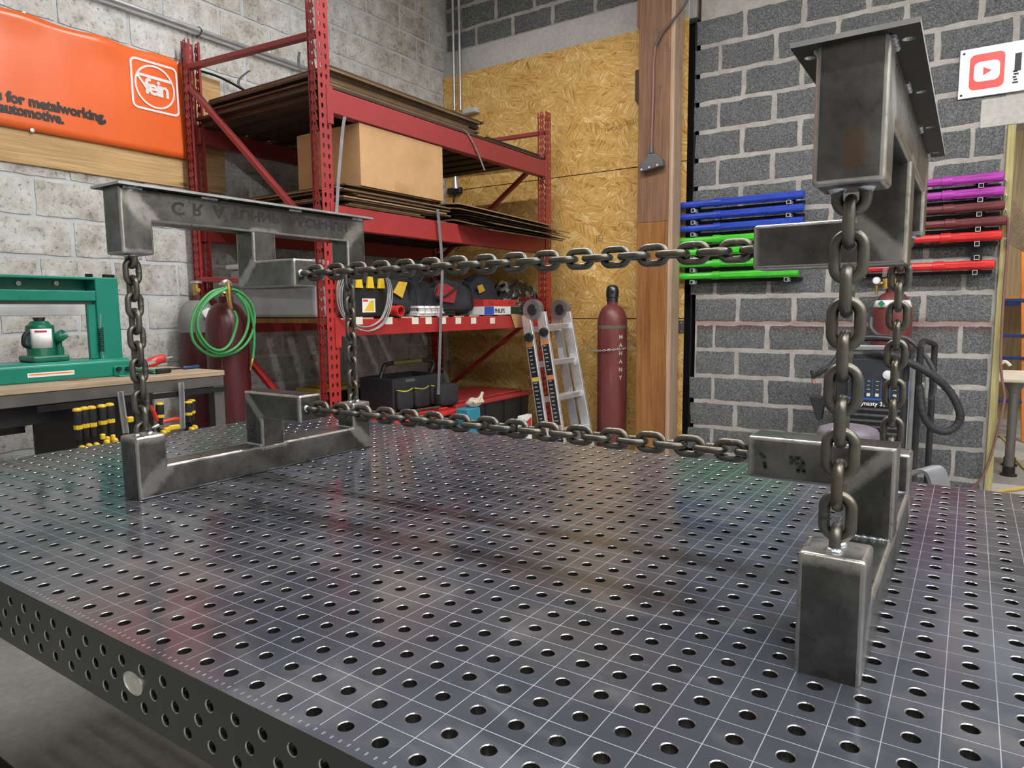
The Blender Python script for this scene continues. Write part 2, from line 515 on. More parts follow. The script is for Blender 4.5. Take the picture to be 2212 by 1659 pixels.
# ---- left wall: whitewashed blocks
m = MB(); m.box((XL - 0.2, -5.0, 0), (XL, YB + 0.2, CEIL)); WL = struct(m.build('wall_left', M_PJOINT))
LH, LLn = 0.208, 0.39
vars_l = [block_mesh('painted_block_%d' % i, LLn - 0.020, LH - 0.020, 0.008, 40 + i, M_PAINT, 0.005) for i in range(6)]
zl0 = 2.066
y1 = pX(71, 430, XL).y; y2 = pX(157, 520, XL).y
for r in range(-11, 12):
    z0 = zl0 + r * LH
    if z0 < -0.12 or z0 > 4.4: continue
    ph = y1 if r % 2 == 1 else y2
    k0 = int(math.floor((0.55 - ph) / LLn))
    for k in range(k0, k0 + 12):
        ya, yb = ph + k * LLn, ph + (k + 1) * LLn
        if yb < 0.55 or ya > YB - 0.03: continue
        yb = min(yb, YB - 0.01)
        za, zb = max(z0, 0.0), z0 + LH
        add_block(WL, random.choice(vars_l), (XL, (ya + yb) / 2, (za + zb) / 2), math.pi / 2, (yb - ya) / LLn, (zb - za) / LH)
# ---- back wall
GAP_L, GAP_R = -1.575, -1.53          # OSB ends, blockwork begins
DOOR_L, DOOR_R, DOOR_T = 0.403, 2.3, TT + 1.52
LIN_B, LIN_T = TT + 2.585, TT + 2.80
m = MB()
m.box((GAP_R + 0.035, YB, 0), (DOOR_L, YB + 0.2, CEIL)); m.box((XL, YB, LIN_B), (GAP_R, YB + 0.2, CEIL))
m.box((DOOR_L, YB, DOOR_T), (DOOR_R, YB + 0.2, CEIL)); m.box((DOOR_R, YB, 0), (5.4, YB + 0.2, CEIL))
m.mat(1).box((XL, YB + 0.10, 0), (GAP_R + 0.035, YB + 0.2, LIN_B))
WB = struct(m.build('wall_back', [M_MORTAR, M_BLACKGAP]))
BH = 0.2; BL = 0.397
vars_b = [block_mesh('dark_block_%d' % i, BL - 0.030, BH - 0.028, 0.006, 70 + i, M_BLOCK, 0.007) for i in range(8)]
zlines = [TT + 0.5235 + 0.1997 * k for k in range(-8, 0)] + [TT + 0.5235 + 0.204 * k for k in range(0, 18)]
xa = pY(1593.6, 669, YB).x; xb = pY(1541, 730, YB).x
for r in range(len(zlines) - 1):
    z0, z1 = max(zlines[r], 0.0), zlines[r + 1]
    if z1 < 0.02 or z0 > 4.35: continue
    ph = xa if (r - 8) % 2 == 1 else xb
    for k in range(-9, 6):
        x0, x1 = ph + k * BL, ph + (k + 1) * BL
        if z0 > LIN_T - 0.06: lim = (XL + 0.01, 1.2)
        elif z0 > DOOR_T + 0.15: lim = (GAP_R - 0.02, 1.2)
        else: lim = (GAP_R - 0.02, DOOR_L - 0.005)
        x0c, x1c = max(x0, lim[0] + (random.uniform(0.02, 0.07) if abs(z0 - TT - 0.2) < 0.32 else random.uniform(0, 0.015))), min(x1, lim[1])
        if x1c - x0c < 0.05: continue
        if z0 < LIN_T - 0.06 and z1 > LIN_B and x0c < -1.12 and z1 > TT + 2.36:      # mortar-smeared corner by the lintel
            continue
        zc0 = max(z0, LIN_T + 0.0) if (z0 > LIN_T - 0.06 and x0c < GAP_R) else z0
        add_block(WB, random.choice(vars_b), ((x0c + x1c) / 2, YB, (zc0 + z1) / 2), 0.0, (x1c - x0c) / BL, (z1 - zc0) / BH)
# lintel over the boarded opening and over the doorway
m = MB(); m.box((XL, YB - 0.012, LIN_B), (GAP_R - 0.05, YB, LIN_T)); m.build('lintel', M_LINTEL, WB, 0.004)
m = MB(); m.box((DOOR_L - 0.14, YB - 0.008, DOOR_T + 0.0), (DOOR_R + 0.1, YB, DOOR_T + 0.17)); m.build('lintel', M_LINTEL, WB, 0.003)
# OSB sheets boarding up the opening
for z0, z1 in ((0.0, TT + 0.3575), (TT + 0.3645, TT + 1.5465), (TT + 1.5535, LIN_B - 0.006)):
    m = MB(); m.box((XL + 0.012, YB - 0.04, z0), (GAP_L, YB - 0.028, z1)); m.build('osb_sheet', M_OSB, WB)
M_INK = pm('black_print', (0.03, 0.022, 0.015), 0.6)
M_INK2 = pm('faded_brown_print', (0.22, 0.12, 0.04), 0.7)
def bw_text(s, u, v, size, ink=M_INK, sp=1.0):
    p = pY(u, v, YB - 0.0412)
    text_obj(s, 'printed_marking', ink, WB, frame_mat(p, (1, 0, 0), (0, 0, 1)), size, 0.0004, spacing=sp)
bw_text('26/16', 1303, 274, 0.045, M_INK2); bw_text('7/16 CAT', 1297, 287, 0.045, M_INK2); bw_text('B531', 1352, 270, 0.045, M_INK2)
bw_text('|E|', 1287, 522, 0.07, M_INK2)
# jamb board of the doorway
m = MB(); m.box((DOOR_L + 0.001, YB - 0.03, 0), (DOOR_L + 0.043, YB + 0.24, DOOR_T - 0.005)); struct(m.build('trim_1', M_JAMB, None, 0.003))
# ragged dark gap and steel angle beside the boards
M_DARKST = pm('dark_steel', (0.03, 0.03, 0.033), 0.45, 0.7)
m = MB(); m.box((GAP_L + 0.03, YB + 0.02, 0), (GAP_L + 0.045, YB + 0.06, LIN_B - 0.02)); m.build('steel_angle', M_DARKST, WB)
# ================================================================== welding table
D = 0.0508
IX0, IX1, JY0, JY1 = -42, 17, -5, 24
TX0, TX1, TY0, TY1 = -42.56 * D, 17.56 * D, -5.62 * D, 24.56 * D
def m_table():
    t = NT('blued_steel_table_top'); p = t.pos()
    s = t.n('SeparateXYZ'); t.l(p, s.inputs[0])
    def line(o):
        f = t.math('FRACT', t.math('MULTIPLY', o, 1 / D))
        return t.math('LESS_THAN', t.math('ABSOLUTE', t.math('SUBTRACT', f, 0.5)), 0.011)
    inside = t.math('GREATER_THAN', s.outputs[1], TY0 + 0.018)
    ln = t.math('MULTIPLY', t.math('MAXIMUM', line(s.outputs[0]), line(s.outputs[1])), inside)
    # ruler ticks etched along the near edge
    tick = t.math('LESS_THAN', t.math('FRACT', t.math('MULTIPLY', s.outputs[0], 4 / D)), 0.22)
    te = t.math('MULTIPLY', t.math('GREATER_THAN', s.outputs[1], TY0 + 0.008), t.math('LESS_THAN', s.outputs[1], TY0 + 0.013))
    tick = t.math('MULTIPLY', tick, te)
    n1 = t.noise(p, 2.2, 5, 0.6, 0.6); n2 = t.noise(t.mapping(p, (1, 1.6, 1), (0, 0, 0.5)), 7, 6, 0.6, 0.5); n3 = t.noise(p, 160, 3)
    c = t.ramp(n1, [(0.3, (0.075, 0.084, 0.108)), (0.7, (0.14, 0.152, 0.182))])
    sw = t.ramp(n2, [(0.50, 0.0), (0.72, 0.32)])
    c = t.mix(sw, c, (0.42, 0.42, 0.43))  # pale swirls strengthened to stand in for hazy light on the top
    c = t.mix(t.math('MULTIPLY', ln, 0.5), c, (0.48, 0.49, 0.54))
    c = t.mix(t.math('MULTIPLY', tick, 0.6), c, (0.6, 0.6, 0.62))
    r = t.ramp(t.math('ADD', t.math('MULTIPLY', n1, 0.5), t.math('MULTIPLY', n2, 0.5)), [(0.35, 0.10), (0.65, 0.24)])
    r = t.mix(ln, r, (0.5, 0.5, 0.5))
    t.bump(n3, 0.03, 0.001)
    return t.set(c, r, 0.62, 0.5)
M_TABLE = m_table()
M_TSIDE = pm('blued_steel_side', (0.045, 0.047, 0.045), 0.36, 0.75, 0.2, 3)
M_BORE = pm('machined_bore', (0.10, 0.097, 0.09), 0.34, 0.9, 0.1, 20)
M_CHAM = pm('bright_chamfer', (0.40, 0.40, 0.41), 0.3, 0.9, 0.08, 20)
def holed_sheet(m, cells, r, cham, thick, seg, O, ex, ey, en):
    """flat sheet made of rectangular cells (x0,x1,y0,y1,hx,hy,r) with chamfered round holes; en points outwards"""
    O, ex, ey, en = Vector(O), Vector(ex), Vector(ey), Vector(en)
    def P(x, y, d): return O + ex * x + ey * y - en * d
    for (x0, x1, y0, y1, hx, hy, rr) in cells:
        rr = rr or r
        angs = [2 * math.pi * (i + 0.5) / seg for i in range(seg)]
        base = len(m.v)
        outer = []
        for a in angs:
            dx, dy = math.cos(a), math.sin(a)
            tx = ((x1 - hx) / dx) if dx > 1e-9 else ((x0 - hx) / dx if dx < -1e-9 else 1e9)
            ty = ((y1 - hy) / dy) if dy > 1e-9 else ((y0 - hy) / dy if dy < -1e-9 else 1e9)
            k = min(tx, ty); outer.append((hx + dx * k, hy + dy * k, tx < ty, dx, dy))
        corners = {}
        vs = [P(o[0], o[1], 0) for o in outer]
        vs += [P(hx + (rr + cham) * math.cos(a), hy + (rr + cham) * math.sin(a), 0) for a in angs]
        vs += [P(hx + rr * math.cos(a), hy + rr * math.sin(a), cham) for a in angs]
        vs += [P(hx + rr * math.cos(a), hy + rr * math.sin(a), thick) for a in angs]
        fs0 = []; fs1 = []; fs2 = []
        extra = []
        for i in range(seg):
            j = (i + 1) % seg
            if outer[i][2] != outer[j][2]:
                cxr = x1 if (outer[i][3] + outer[j][3]) > 0 else x0
                cyr = y1 if (outer[i][4] + outer[j][4]) > 0 else y0
                extra.append(P(cxr, cyr, 0)); ci = 4 * seg + len(extra) - 1
                fs0.append((i, ci, j, seg + j, seg + i))
            else:
                fs0.append((i, j, seg + j, seg + i))
            fs1.append((seg + i, seg + j, 2 * seg + j, 2 * seg + i))
            fs2.append((2 * seg + i, 2 * seg + j, 3 * seg + j, 3 * seg + i))
        m.v += vs + extra
        for k, fs in ((0, fs0), (1, fs1), (2, fs2)):
            for f in fs:
                m.f.append(tuple(q + base for q in f)); m.m.append(k)
TBL = thing('welding_table', 'dark steel welding table with a grid of round holes and scribed lines', 'table', (0, 0, 0))
cells = []
for i in range(IX0, IX1 + 1):
    for j in range(JY0, JY1 + 1):
        cells.append((TX0 if i == IX0 else (i - 0.5) * D, TX1 if i == IX1 else (i + 0.5) * D,
                      TY0 if j == JY0 else (j - 0.5) * D, TY1 if j == JY1 else (j + 0.5) * D, i * D, j * D, None))
m = MB(); holed_sheet(m, cells, 0.0090, 0.0010, 0.022, 16, (0, 0, TT), (1, 0, 0), (0, 1, 0), (0, 0, 1))
top = m.build('table_top', [M_TABLE, M_CHAM, M_BORE], TBL, recalc=False)
SH = 0.105
def side(name, O, ex, en, L, i0, i1, big=-12.45):
    cs = []
    for row, (zc, off) in enumerate(((-0.0275, 0.0), (-0.0540, 0.5), (-0.0805, 0.0))):
        za = 0.0 if row == 0 else (-0.0408 if row == 1 else -0.0672)
        zb = (-0.0408, -0.0672, -SH)[row]
        n = i0
        xs = [(k + off) for k in range(i0, i1 + 1)]
        for q, k in enumerate(xs):
            a = (k - 0.5) * D; b = (k + 0.5) * D
            if q == 0: a = (i0 - 0.56) * D
            if q == len(xs) - 1: b = (i1 + 0.56) * D + (0.0 if off == 0 else 0)
            isbig = (big is not None and row == 1 and abs(k - big) < 0.3)
            cs.append((a, b, zb, za, k * D, zc, 0.0128 if isbig else None))
    mm = MB(); holed_sheet(mm, cs, 0.0075, 0.0012, 0.012, 14, O, ex, (0, 0, 1), en)
    mm.build(name, [M_TSIDE, M_CHAM, M_BORE], TBL, recalc=False)
side('side_panel', (0, TY0, TT - 0.0005), (1, 0, 0), (0, -1, 0), 0, IX0, IX1 - 1)
m = MB(); m.box((TX1 - 0.012, TY0 + 0.001, TT - SH), (TX1, TY1, TT - 0.0005)); m.build('side_panel', M_TSIDE, TBL)
side('side_panel', (TX0, 0, TT - 0.0005), (0, 1, 0), (-1, 0, 0), 0, JY0, JY1 - 1, None)
m = MB(); m.box((TX0 + 0.014, TY0 + 0.014, TT - SH), (TX0 + 0.016, TY1 - 0.014, TT - 0.03)); m.build('inner_rib', M_TSIDE, TBL)
m = MB(); m.box((TX0, TY1 - 0.012, TT - SH), (TX1, TY1, TT - 0.0005)); m.build('side_panel', M_TSIDE, TBL)
m = MB()                                        # bright oval plug in the oversize hole
m.lathe([(0.0255, -0.0006), (0.0255, 0.0016), (0.0225, 0.0022), (0.0215, 0.0008), (0.001, 0.0006)], (0, 0, 0), 32,
        Matrix.Translation((-12.45 * D, TY0, TT - 0.0525)) @ Matrix.Rotation(math.pi / 2, 4, 'X') @ Matrix.Diagonal((0.95, 0.62, 1, 1)))
m.build('plug', pm('bright_plug', (0.55, 0.54, 0.50), 0.3, 0.8, 0.25, 40), TBL, smooth=30)
for x in (-2.05, -0.502, 0.78):
    for y in (-0.12, 1.12):
        m = MB(); m.box((x - 0.045, y - 0.045, 0.02), (x + 0.045, y + 0.045, TT - 0.012)); lg = m.build('leg', M_TSIDE, TBL, 0.004)
        m = MB(); m.cyl((x, y, 0), (x, y, 0.02), 0.055, 20); m.build('foot_pad', M_DARKST, lg)
m = MB()
for y in (-0.12, 1.12): m.box((-2.05, y - 0.03, 0.16), (0.78, y + 0.03, 0.22))
m.build('stretcher', M_TSIDE, TBL, 0.004)

# ================================================================== square-tube frames hung on chains
def m_steel(name, ground):
    t = NT(name); p = t.pos()
    at = t.n('Attribute', attribute_name='ground')
    n1 = t.noise(p, 7, 6, 0.65); n2 = t.noise(t.mapping(p, (1, 1, 1)), 38, 6, 0.7, 0.8); n3 = t.noise(p, 220, 3, 0.6)
    c = t.ramp(n1, [(0.28, (0.065, 0.064, 0.060)), (0.5, (0.16, 0.157, 0.148)), (0.72, (0.30, 0.295, 0.28))])
    c = t.mix(0.35, c, t.ramp(n2, [(0.35, 0.55), (0.65, 1.0)]), 'MULTIPLY')
    g = t.math('ADD', at.outputs['Fac'], t.math('MULTIPLY', t.math('SUBTRACT', n1, 0.5), 0.7))
    g = t.ramp(t.math('ADD', g, t.math('MULTIPLY', t.math('SUBTRACT', n2, 0.5), 0.35)), [(0.40, 0.0), (0.72, 0.85)])
    br = t.ramp(n2, [(0.3, (0.40, 0.385, 0.355)), (0.7, (0.56, 0.545, 0.51))])
    if ground: c = br
    else: c = t.mix(g, c, br)
    ra = t.n('Attribute', attribute_name='rust')
    rust = t.ramp(t.math('MULTIPLY', ra.outputs['Fac'], t.math('ADD', 0.35, n2)), [(0.36, 0.0), (0.62, 0.65)])
    c = t.mix(rust, c, (0.19, 0.10, 0.05))
    r = t.ramp(n2, [(0.3, 0.24), (0.7, 0.42)])
    t.bump(n3, 0.05, 0.001)
    return t.set(c, r, 0.92, 0.5)
M_SCALE = m_steel('mill_scale_steel', False)
M_GRIND = m_steel('ground_bright_steel', True)
M_WELD = pm('weld_bead', (0.55, 0.60, 0.66), 0.28, 0.9, 0.3, 60, 0.3, 220)
M_PLATE = pm('dark_hot_rolled_plate', (0.03, 0.029, 0.028), 0.45, 0.6, 0.35, 8)
M_PEDGE = pm('bright_plate_edge', (0.5, 0.5, 0.49), 0.4, 0.85)
def tube_piece(name, parent, poly, axis, a0, a1, openi, joints=(), rad=0.0058, rust=None):
    """mitred length of square tube: polygon swept along x or y; edges bevelled and bright except round the open (joined) ends"""
    bm = bmesh.new(); off = wloc(parent)
    def V(a, p): return bm.verts.new((Vector((a, p[0], p[1])) if axis == 0 else Vector((p[0], a, p[1]))) - off)
    n = len(poly)
    va = [V(a0, p) for p in poly]; vb = [V(a1, p) for p in poly]
    bm.faces.new(va); bm.faces.new(list(reversed(vb)))
    side = [bm.faces.new((va[i], vb[i], vb[(i + 1) % n], va[(i + 1) % n])) for i in range(n)]
    bmesh.ops.recalc_face_normals(bm, faces=bm.faces)
    skip = set()
    for i in openi:
        for e in side[i].edges: skip.add(e)
    bmesh.ops.bevel(bm, geom=[e for e in bm.edges if e not in skip], offset=rad, segments=3, profile=0.5, affect='EDGES', material=1, clamp_overlap=False)
    for ax in (0, 1, 2):
        lo = min(v.co[ax] for v in bm.verts); hi = max(v.co[ax] for v in bm.verts)
        k = lo + 0.0085
        while k < hi - 0.0085:
            co = Vector((0, 0, 0)); co[ax] = k; no = Vector((0, 0, 0)); no[ax] = 1
            bmesh.ops.bisect_plane(bm, geom=bm.verts[:] + bm.edges[:] + bm.faces[:], plane_co=co, plane_no=no)
            k += 0.0125
    me = bpy.data.meshes.new(name); bm.to_mesh(me); bm.free()
    me.materials.append(M_SCALE); me.materials.append(M_GRIND)
    me.polygons.foreach_set('use_smooth', [True] * len(me.polygons)); me.set_sharp_from_angle(angle=math.radians(40))
    w = []; ws = []
    for v in me.vertices:
        p = v.co + off; g = 0.0
        for (A, B, wd, k) in joints:
            if abs(p[k] - A[k]) > 0.0016: continue
            A, B = Vector(A), Vector(B); ab = B - A
            t = max(0, min(1, (p - A).dot(ab) / max(1e-9, ab.length_squared)))
            g = max(g, 1.0 - (p - (A + ab * t)).length / wd)
        w.append(g)
        if rust is not None:
            A_, B_, R_ = rust; ab = B_ - A_
            q = max(0, min(1, (p - A_).dot(ab) / ab.length_squared)); ws.append(max(0.0, 1.0 - (p - (A_ + ab * q)).length / R_))
    me.attributes.new('ground', 'FLOAT', 'POINT').data.foreach_set('value', w)
    if rust is not None: me.attributes.new('rust', 'FLOAT', 'POINT').data.foreach_set('value', ws)
    o = bpy.data.objects.new(name, me); COL.objects.link(o); o.parent = parent
    return o
S = 0.0745; LEGH = 0.152; TOPZ = 0.7305
def weld(parent, a, b, r=0.0035, n=None):
    a, b = Vector(a), Vector(b); L = (b - a).length; n = n or max(4, int(L / 0.004))
    mm = MB()
    P = [a.lerp(b, i / n) for i in range(n + 1)]
    rr = [r * (1 + 0.22 * math.sin(i * 2.1)) for i in range(n + 1)]
    mm.tube(P, rr, 7); mm.build('weld_bead', M_WELD, parent, smooth=60)
def lower_frame(name, label, x0, y0, ylen, ax0, ax1, yp):
    x1 = x0 + S; y1 = y0 + ylen; z = TT
    t = thing(name, label, 'frame', ((x0 + x1) / 2, (y0 + y1) / 2, z))
    J = []
    for xx in (x0, x1):
        J += [((xx, y0, z), (xx, y0 + S, z + S), 0.040, 0), ((xx, y1, z), (xx, y1 - S, z + S), 0.040, 0), ((xx, yp, z + S), (xx, yp + S, z + S), 0.026, 0), ((xx, y0, z + LEGH), (xx, y0 + S, z + LEGH), 0.034, 0), ((xx, y1, z + LEGH), (xx, y1 - S, z + LEGH), 0.034, 0)]
    J += [((x0, y0, z + LEGH), (x1, y0, z + LEGH), 0.03, 1), ((x0, y0, z + LEGH), (x1, y0 + S, z + LEGH), 0.06, 2), ((x0, y1, z + LEGH), (x1, y1 - S, z + LEGH), 0.06, 2)]
    tube_piece('beam', t, [(y0, z), (y1, z), (y1 - S, z + S), (y0 + S, z + S)], 0, x0, x1, (1, 3), J)
    tube_piece('leg', t, [(y0, z), (y0 + S, z + S), (y0 + S, z + LEGH), (y0, z + LEGH)], 0, x0, x1, (0,), J)
    tube_piece('leg', t, [(y1, z), (y1, z + LEGH), (y1 - S, z + LEGH), (y1 - S, z + S)], 0, x0, x1, (3,), J)
    az0, az1 = z + 0.150, z + 0.2235
    zs_ = z + S - 0.001
    left = ax1 > x1
    JA = []
    for yy in (yp, yp + S):
        xe_ = ax1 if left else ax0
        JA += [((xe_, yy, az0), (xe_, yy, az1), 0.022, 1), ((x1, yy, az0) if left else (x0, yy, az0), (x0, yy, az1) if left else (x1, yy, az1), 0.028, 1)]
    if left:
        tube_piece('post', t, [(x0, zs_), (x1, zs_), (x1, az0), (x0, az1)], 1, yp, yp + S, (0, 2), JA)
        tube_piece('arm', t, [(x1, az0), (ax1, az0), (ax1, az1), (x0, az1)], 1, yp, yp + S, (3,), JA)
    else:
        tube_piece('post', t, [(x0, zs_), (x1, zs_), (x1, az1), (x0, az0)], 1, yp, yp + S, (0, 2), JA)
        tube_piece('arm', t, [(ax0, az0), (x0, az0), (x1, az1), (ax0, az1)], 1, yp, yp + S, (1,), JA)
    weld(t, (x0 + 0.006, yp - 0.001, z + S + 0.001), (x1 - 0.004, yp - 0.001, z + S + 0.001))
    weld(t, (x0 + 0.006, y0 + S + 0.001, z + S), (x1 - 0.004, y0 + S + 0.001, z + S))
    weld(t, (x0 + 0.006, y1 - S - 0.001, z + S), (x1 - 0.004, y1 - S - 0.001, z + S), 0.0045)
    return t
def upper_frame(name, label, x0, y0, ylen, ax0, ax1, yp, py0, py1):
    x1 = x0 + S; y1 = y0 + ylen; zt = TT + TOPZ; z = zt - S; zb = TT + 0.579
    t = thing(name, label, 'frame', ((x0 + x1) / 2, (y0 + y1) / 2, TT + 0.506))
    J = []
    for xx in (x0, x1):
        J += [((xx, y0, zt), (xx, y0 + S, z), 0.040, 0), ((xx, y1, zt), (xx, y1 - S, z), 0.040, 0), ((xx, yp, z), (xx, yp + S, z), 0.026, 0), ((xx, y0, zb), (xx, y0 + S, zb), 0.022, 0), ((xx, y1, zb), (xx, y1 - S, zb), 0.022, 0)]
    tube_piece('beam', t, [(y0 + S, z), (y1 - S, z), (y1, zt), (y0, zt)], 0, x0, x1, (1, 3), J)
    tube_piece('leg', t, [(y0, zb), (y0 + S, zb), (y0 + S, z), (y0, zt)], 0, x0, x1, (2,), J, rust=((pY(1846, 292, y0), pY(1840, 352, y0), 0.026) if x0 > 0 else None))
    tube_piece('leg', t, [(y1 - S, zb), (y1, zb), (y1, zt), (y1 - S, z)], 0, x0, x1, (2,), J)
    az0, az1 = TT + 0.5065, TT + 0.580
    zs_ = z + 0.001
    left = ax1 > x1
    JA = []
    for yy in (yp, yp + S):
        xe_ = ax1 if left else ax0
        JA += [((xe_, yy, az0), (xe_, yy, az1), 0.02, 1), ((x0, yy, az0) if left else (x1, yy, az0), (x1, yy, az1) if left else (x0, yy, az1), 0.028, 1)]
    if left:
        tube_piece('post', t, [(x0, zs_), (x0, az0), (x1, az1), (x1, zs_)], 1, yp, yp + S, (1, 3), JA)
        tube_piece('arm', t, [(x0, az0), (ax1, az0), (ax1, az1), (x1, az1)], 1, yp, yp + S, (3,), JA)
    else:
        tube_piece('post', t, [(x1, zs_), (x0, zs_), (x0, az1), (x1, az0)], 1, yp, yp + S, (0, 2), JA)
        tube_piece('arm', t, [(x1, az0), (x0, az1), (ax0, az1), (ax0, az0)], 1, yp, yp + S, (0,), JA)
    # drilled mounting plate on top: overhang strips carry the holes
    px0, px1 = x0 - 0.0245, x1 + 0.0265
    cells = []; hy = [py0 + 0.045 + k * (py1 - py0 - 0.09) / 3 for k in range(4)]
    ys = [py0] + [(hy[k] + hy[k + 1]) / 2 for k in range(3)] + [py1]
    mm = MB()
    for (a, b) in ((px0, x0 + 0.002), (x1 - 0.002, px1)):
        cs = [(a, b, -ys[k + 1], -ys[k], (a + b) / 2 + (-0.001 if a == px0 else 0.001), -hy[k], None) for k in range(4)]
        holed_sheet(mm, cs, 0.0062, 0.0004, 0.0055, 14, (0, 0, zt), (1, 0, 0), (0, -1, 0), (0, 0, -1))
        cs = [(a, b, ys[k], ys[k + 1], (a + b) / 2 + (-0.001 if a == px0 else 0.001), hy[k], None) for k in range(4)]
        holed_sheet(mm, cs, 0.0062, 0.0004, 0.0055, 14, (0, 0, zt + 0.0058), (1, 0, 0), (0, 1, 0), (0, 0, 1))
    mm.k = 0
    mm.add([(x0 + .002, py0, zt + .0058), (x1 - .002, py0, zt + .0058), (x1 - .002, py1, zt + .0058), (x0 + .002, py1, zt + .0058)], [(0, 1, 2, 3)])
    mm.add([(x0 + .002, py0, zt), (x1 - .002, py0, zt), (x1 - .002, py1, zt), (x0 + .002, py1, zt)], [(3, 2, 1, 0)])
    mm.k = 3
    q = [(px0, py0), (px1, py0), (px1, py1), (px0, py1)]
    for k in range(4):
        (a, b), (c, d) = q[k], q[(k + 1) % 4]
        mm.add([(a, b, zt), (c, d, zt), (c, d, zt + .0058), (a, b, zt + .0058)], [(0, 1, 2, 3)])
    mm.build('mounting_plate', [M_PLATE, M_PEDGE, M_PEDGE, M_PEDGE], t, recalc=False)  # bores given the bright edge steel in place of light through the holes
    for k in range(4):
        for xx in (x0 - 0.0006, x1 + 0.0006):
            yc = py0 + (py1 - py0) * (0.03, 0.30, 0.64, 0.96)[k]
            yc = min(max(yc, y0 + 0.03), y1 - 0.03)
            weld(t, (xx, yc - 0.022, zt - 0.001), (xx, yc + 0.022, zt - 0.001), 0.0032)
    return t
LX, LY, LLEN = -1.4085, 0.101, 0.758
RX, RY, RLEN = 0.1235, 0.124, 0.755
LYP, RYP = 0.446, 0.469
LA1, RA0 = -1.173, -0.029
f_ll = lower_frame('chain_stand', 'bare steel square-tube base frame standing on the left of the table', LX, LY, LLEN, LX, LA1, LYP)
f_rl = lower_frame('chain_stand', 'bare steel square-tube base frame standing on the table nearest the camera on the right', RX, RY, RLEN, RA0, RX + S, RYP)
f_lu = upper_frame('chain_stand', 'bare steel square-tube top frame with stencilled letters, hung on the left', LX, LY, LLEN, LX, LA1, LYP, LY - 0.013, LY + LLEN + 0.013)
f_ru = upper_frame('chain_stand', 'bare steel square-tube top frame with drilled plate, hung on the right', RX, RY, RLEN, RA0, RX + S, RYP, 0.110, 0.870)
# mill stencils (seen mirrored, as on the tube)
M_STEN = pm('stencil_ink', (0.035, 0.035, 0.035), 0.5, 0.3)
for s, y, zz, sz in (('C', 0.222, 0.709, 0.042), ('R', 0.276, 0.711, 0.042), ('A', 0.333, 0.712, 0.042), ('TUHNP', 0.385, 0.712, 0.037), ('AACH-HUH', 0.567, 0.710, 0.035)):
    M = frame_mat((LX + S + 0.0004, y, TT + zz), (0, 1, 0), (0, 0, 1)) @ Matrix.Diagonal((1.15, -1, 1, 1))
    text_obj(s, 'stencil_marking', M_STEN, f_lu, M, sz, 0.0004, spacing=1.06, bold=0.0012)
M = frame_mat((LX + 0.043, LYP - 0.0006, TT + 0.082), (0, 0, 1), (-1, 0, 0)) @ Matrix.Diagonal((1, 1, 1, 1))
text_obj('TAL', 'stencil_marking', M_STEN, f_ll, M, 0.032, 0.0004, bold=0.001)
def dots(parent, pts, y, r=0.0034):
    mm = MB()
    for (u, v) in pts:
        p = pY(u, v, y); mm.cyl((p.x, y, p.z), (p.x, y - 0.0003, p.z), r, 10)
    mm.build('stencil_marking', M_STEN, parent)['kind'] = 'stuff'
zz = lambda x, y: (1600 + x / 5.53, 900 + y / 5.53)
dots(f_rl, [zz(*q) for q in ((600, 488), (665, 493), (700, 498), (740, 540), (748, 570), (715, 600), (672, 562), (635, 520), (605, 550), (685, 630), (690, 655), (750, 637), (755, 662), (275, 485), (283, 550), (288, 580), (292, 605), (245, 450))], RYP - 0.0012)

# ------------------------------------------------------------------ chains
M_CHAIN = NT('oiled_chain_steel')
def _mc():
    t = M_CHAIN; p = t.pos(True)
    n1 = t.noise(p, 25, 3); n2 = t.noise(p, 9, 3)
    c = t.ramp(n1, [(0.3, (0.125, 0.12, 0.107)), (0.7, (0.185, 0.176, 0.152))])
    c = t.mix(t.ramp(n2, [(0.45, 0.0), (0.7, 0.35)]), c, (0.20, 0.16, 0.10))
    return t.set(c, t.ramp(n1, [(0.3, 0.36), (0.7, 0.46)]), 0.92, 0.5)
M_CHAIN = _mc()
PITCH, WIRE, OUTW = 0.0382, 0.0067, 0.0435
def link_mesh(name, pitch, half=False, wire=WIRE, outw=OUTW, seg=10):
    """link lying in local XZ, long axis Z"""
    R = outw / 2 - wire                       # wire is the radius of the bar; neighbouring links just touch
    h = max(0.001, pitch / 2 + wire - R)
    P = []; rr = []
    if not half:
        for i in range(13): a = math.pi * i / 12; P.append((R * math.cos(a), 0, h + R * math.sin(a))); rr.append(wire)
        for i in range(13): a = math.pi + math.pi * i / 12; P.append((R * math.cos(a), 0, -h + R * math.sin(a))); rr.append(wire)
        # flash-weld bulge on one straight side
        a, b = Vector(P[25]), Vector(P[0])
        mids = [(R, 0, -h * 0.5), (R, 0, -0.002), (R, 0, 0.0), (R, 0, 0.002), (R, 0, h * 0.5)]
        P = P + mids; rr = rr + [wire, wire, wire * 1.1, wire, wire]
        mm = MB(); mm.tube(P, rr, seg, closed=True, flat=(0, 1, 0))
    else:
        P = [(R, 0, 0), (R, 0, h * 0.5)] + [(R * math.cos(math.pi * i / 12), 0, h + R * math.sin(math.pi * i / 12)) for i in range(13)] + [(-R, 0, h * 0.5), (-R, 0, 0)]
        mm = MB(); mm.tube(P, wire, seg, flat=(0, 1, 0))
        for sx in (-1, 1):
            mm.k = 1
            mm.lathe([(wire * 1.5, 0.0), (wire * 1.45, 0.002), (wire * 1.02, 0.005)], (sx * R, 0, 0), 12)
    return mm
_lk = {}
def get_link(pitch, half):
    k = (round(pitch, 5), half)
    if k not in _lk:
        mm = link_mesh('link', pitch, half)
        o = mm.build('link', [M_CHAIN, M_WELD], None, smooth=50, local=True)
        _lk[k] = o.data
        bpy.data.objects.remove(o)
    return _lk[k]
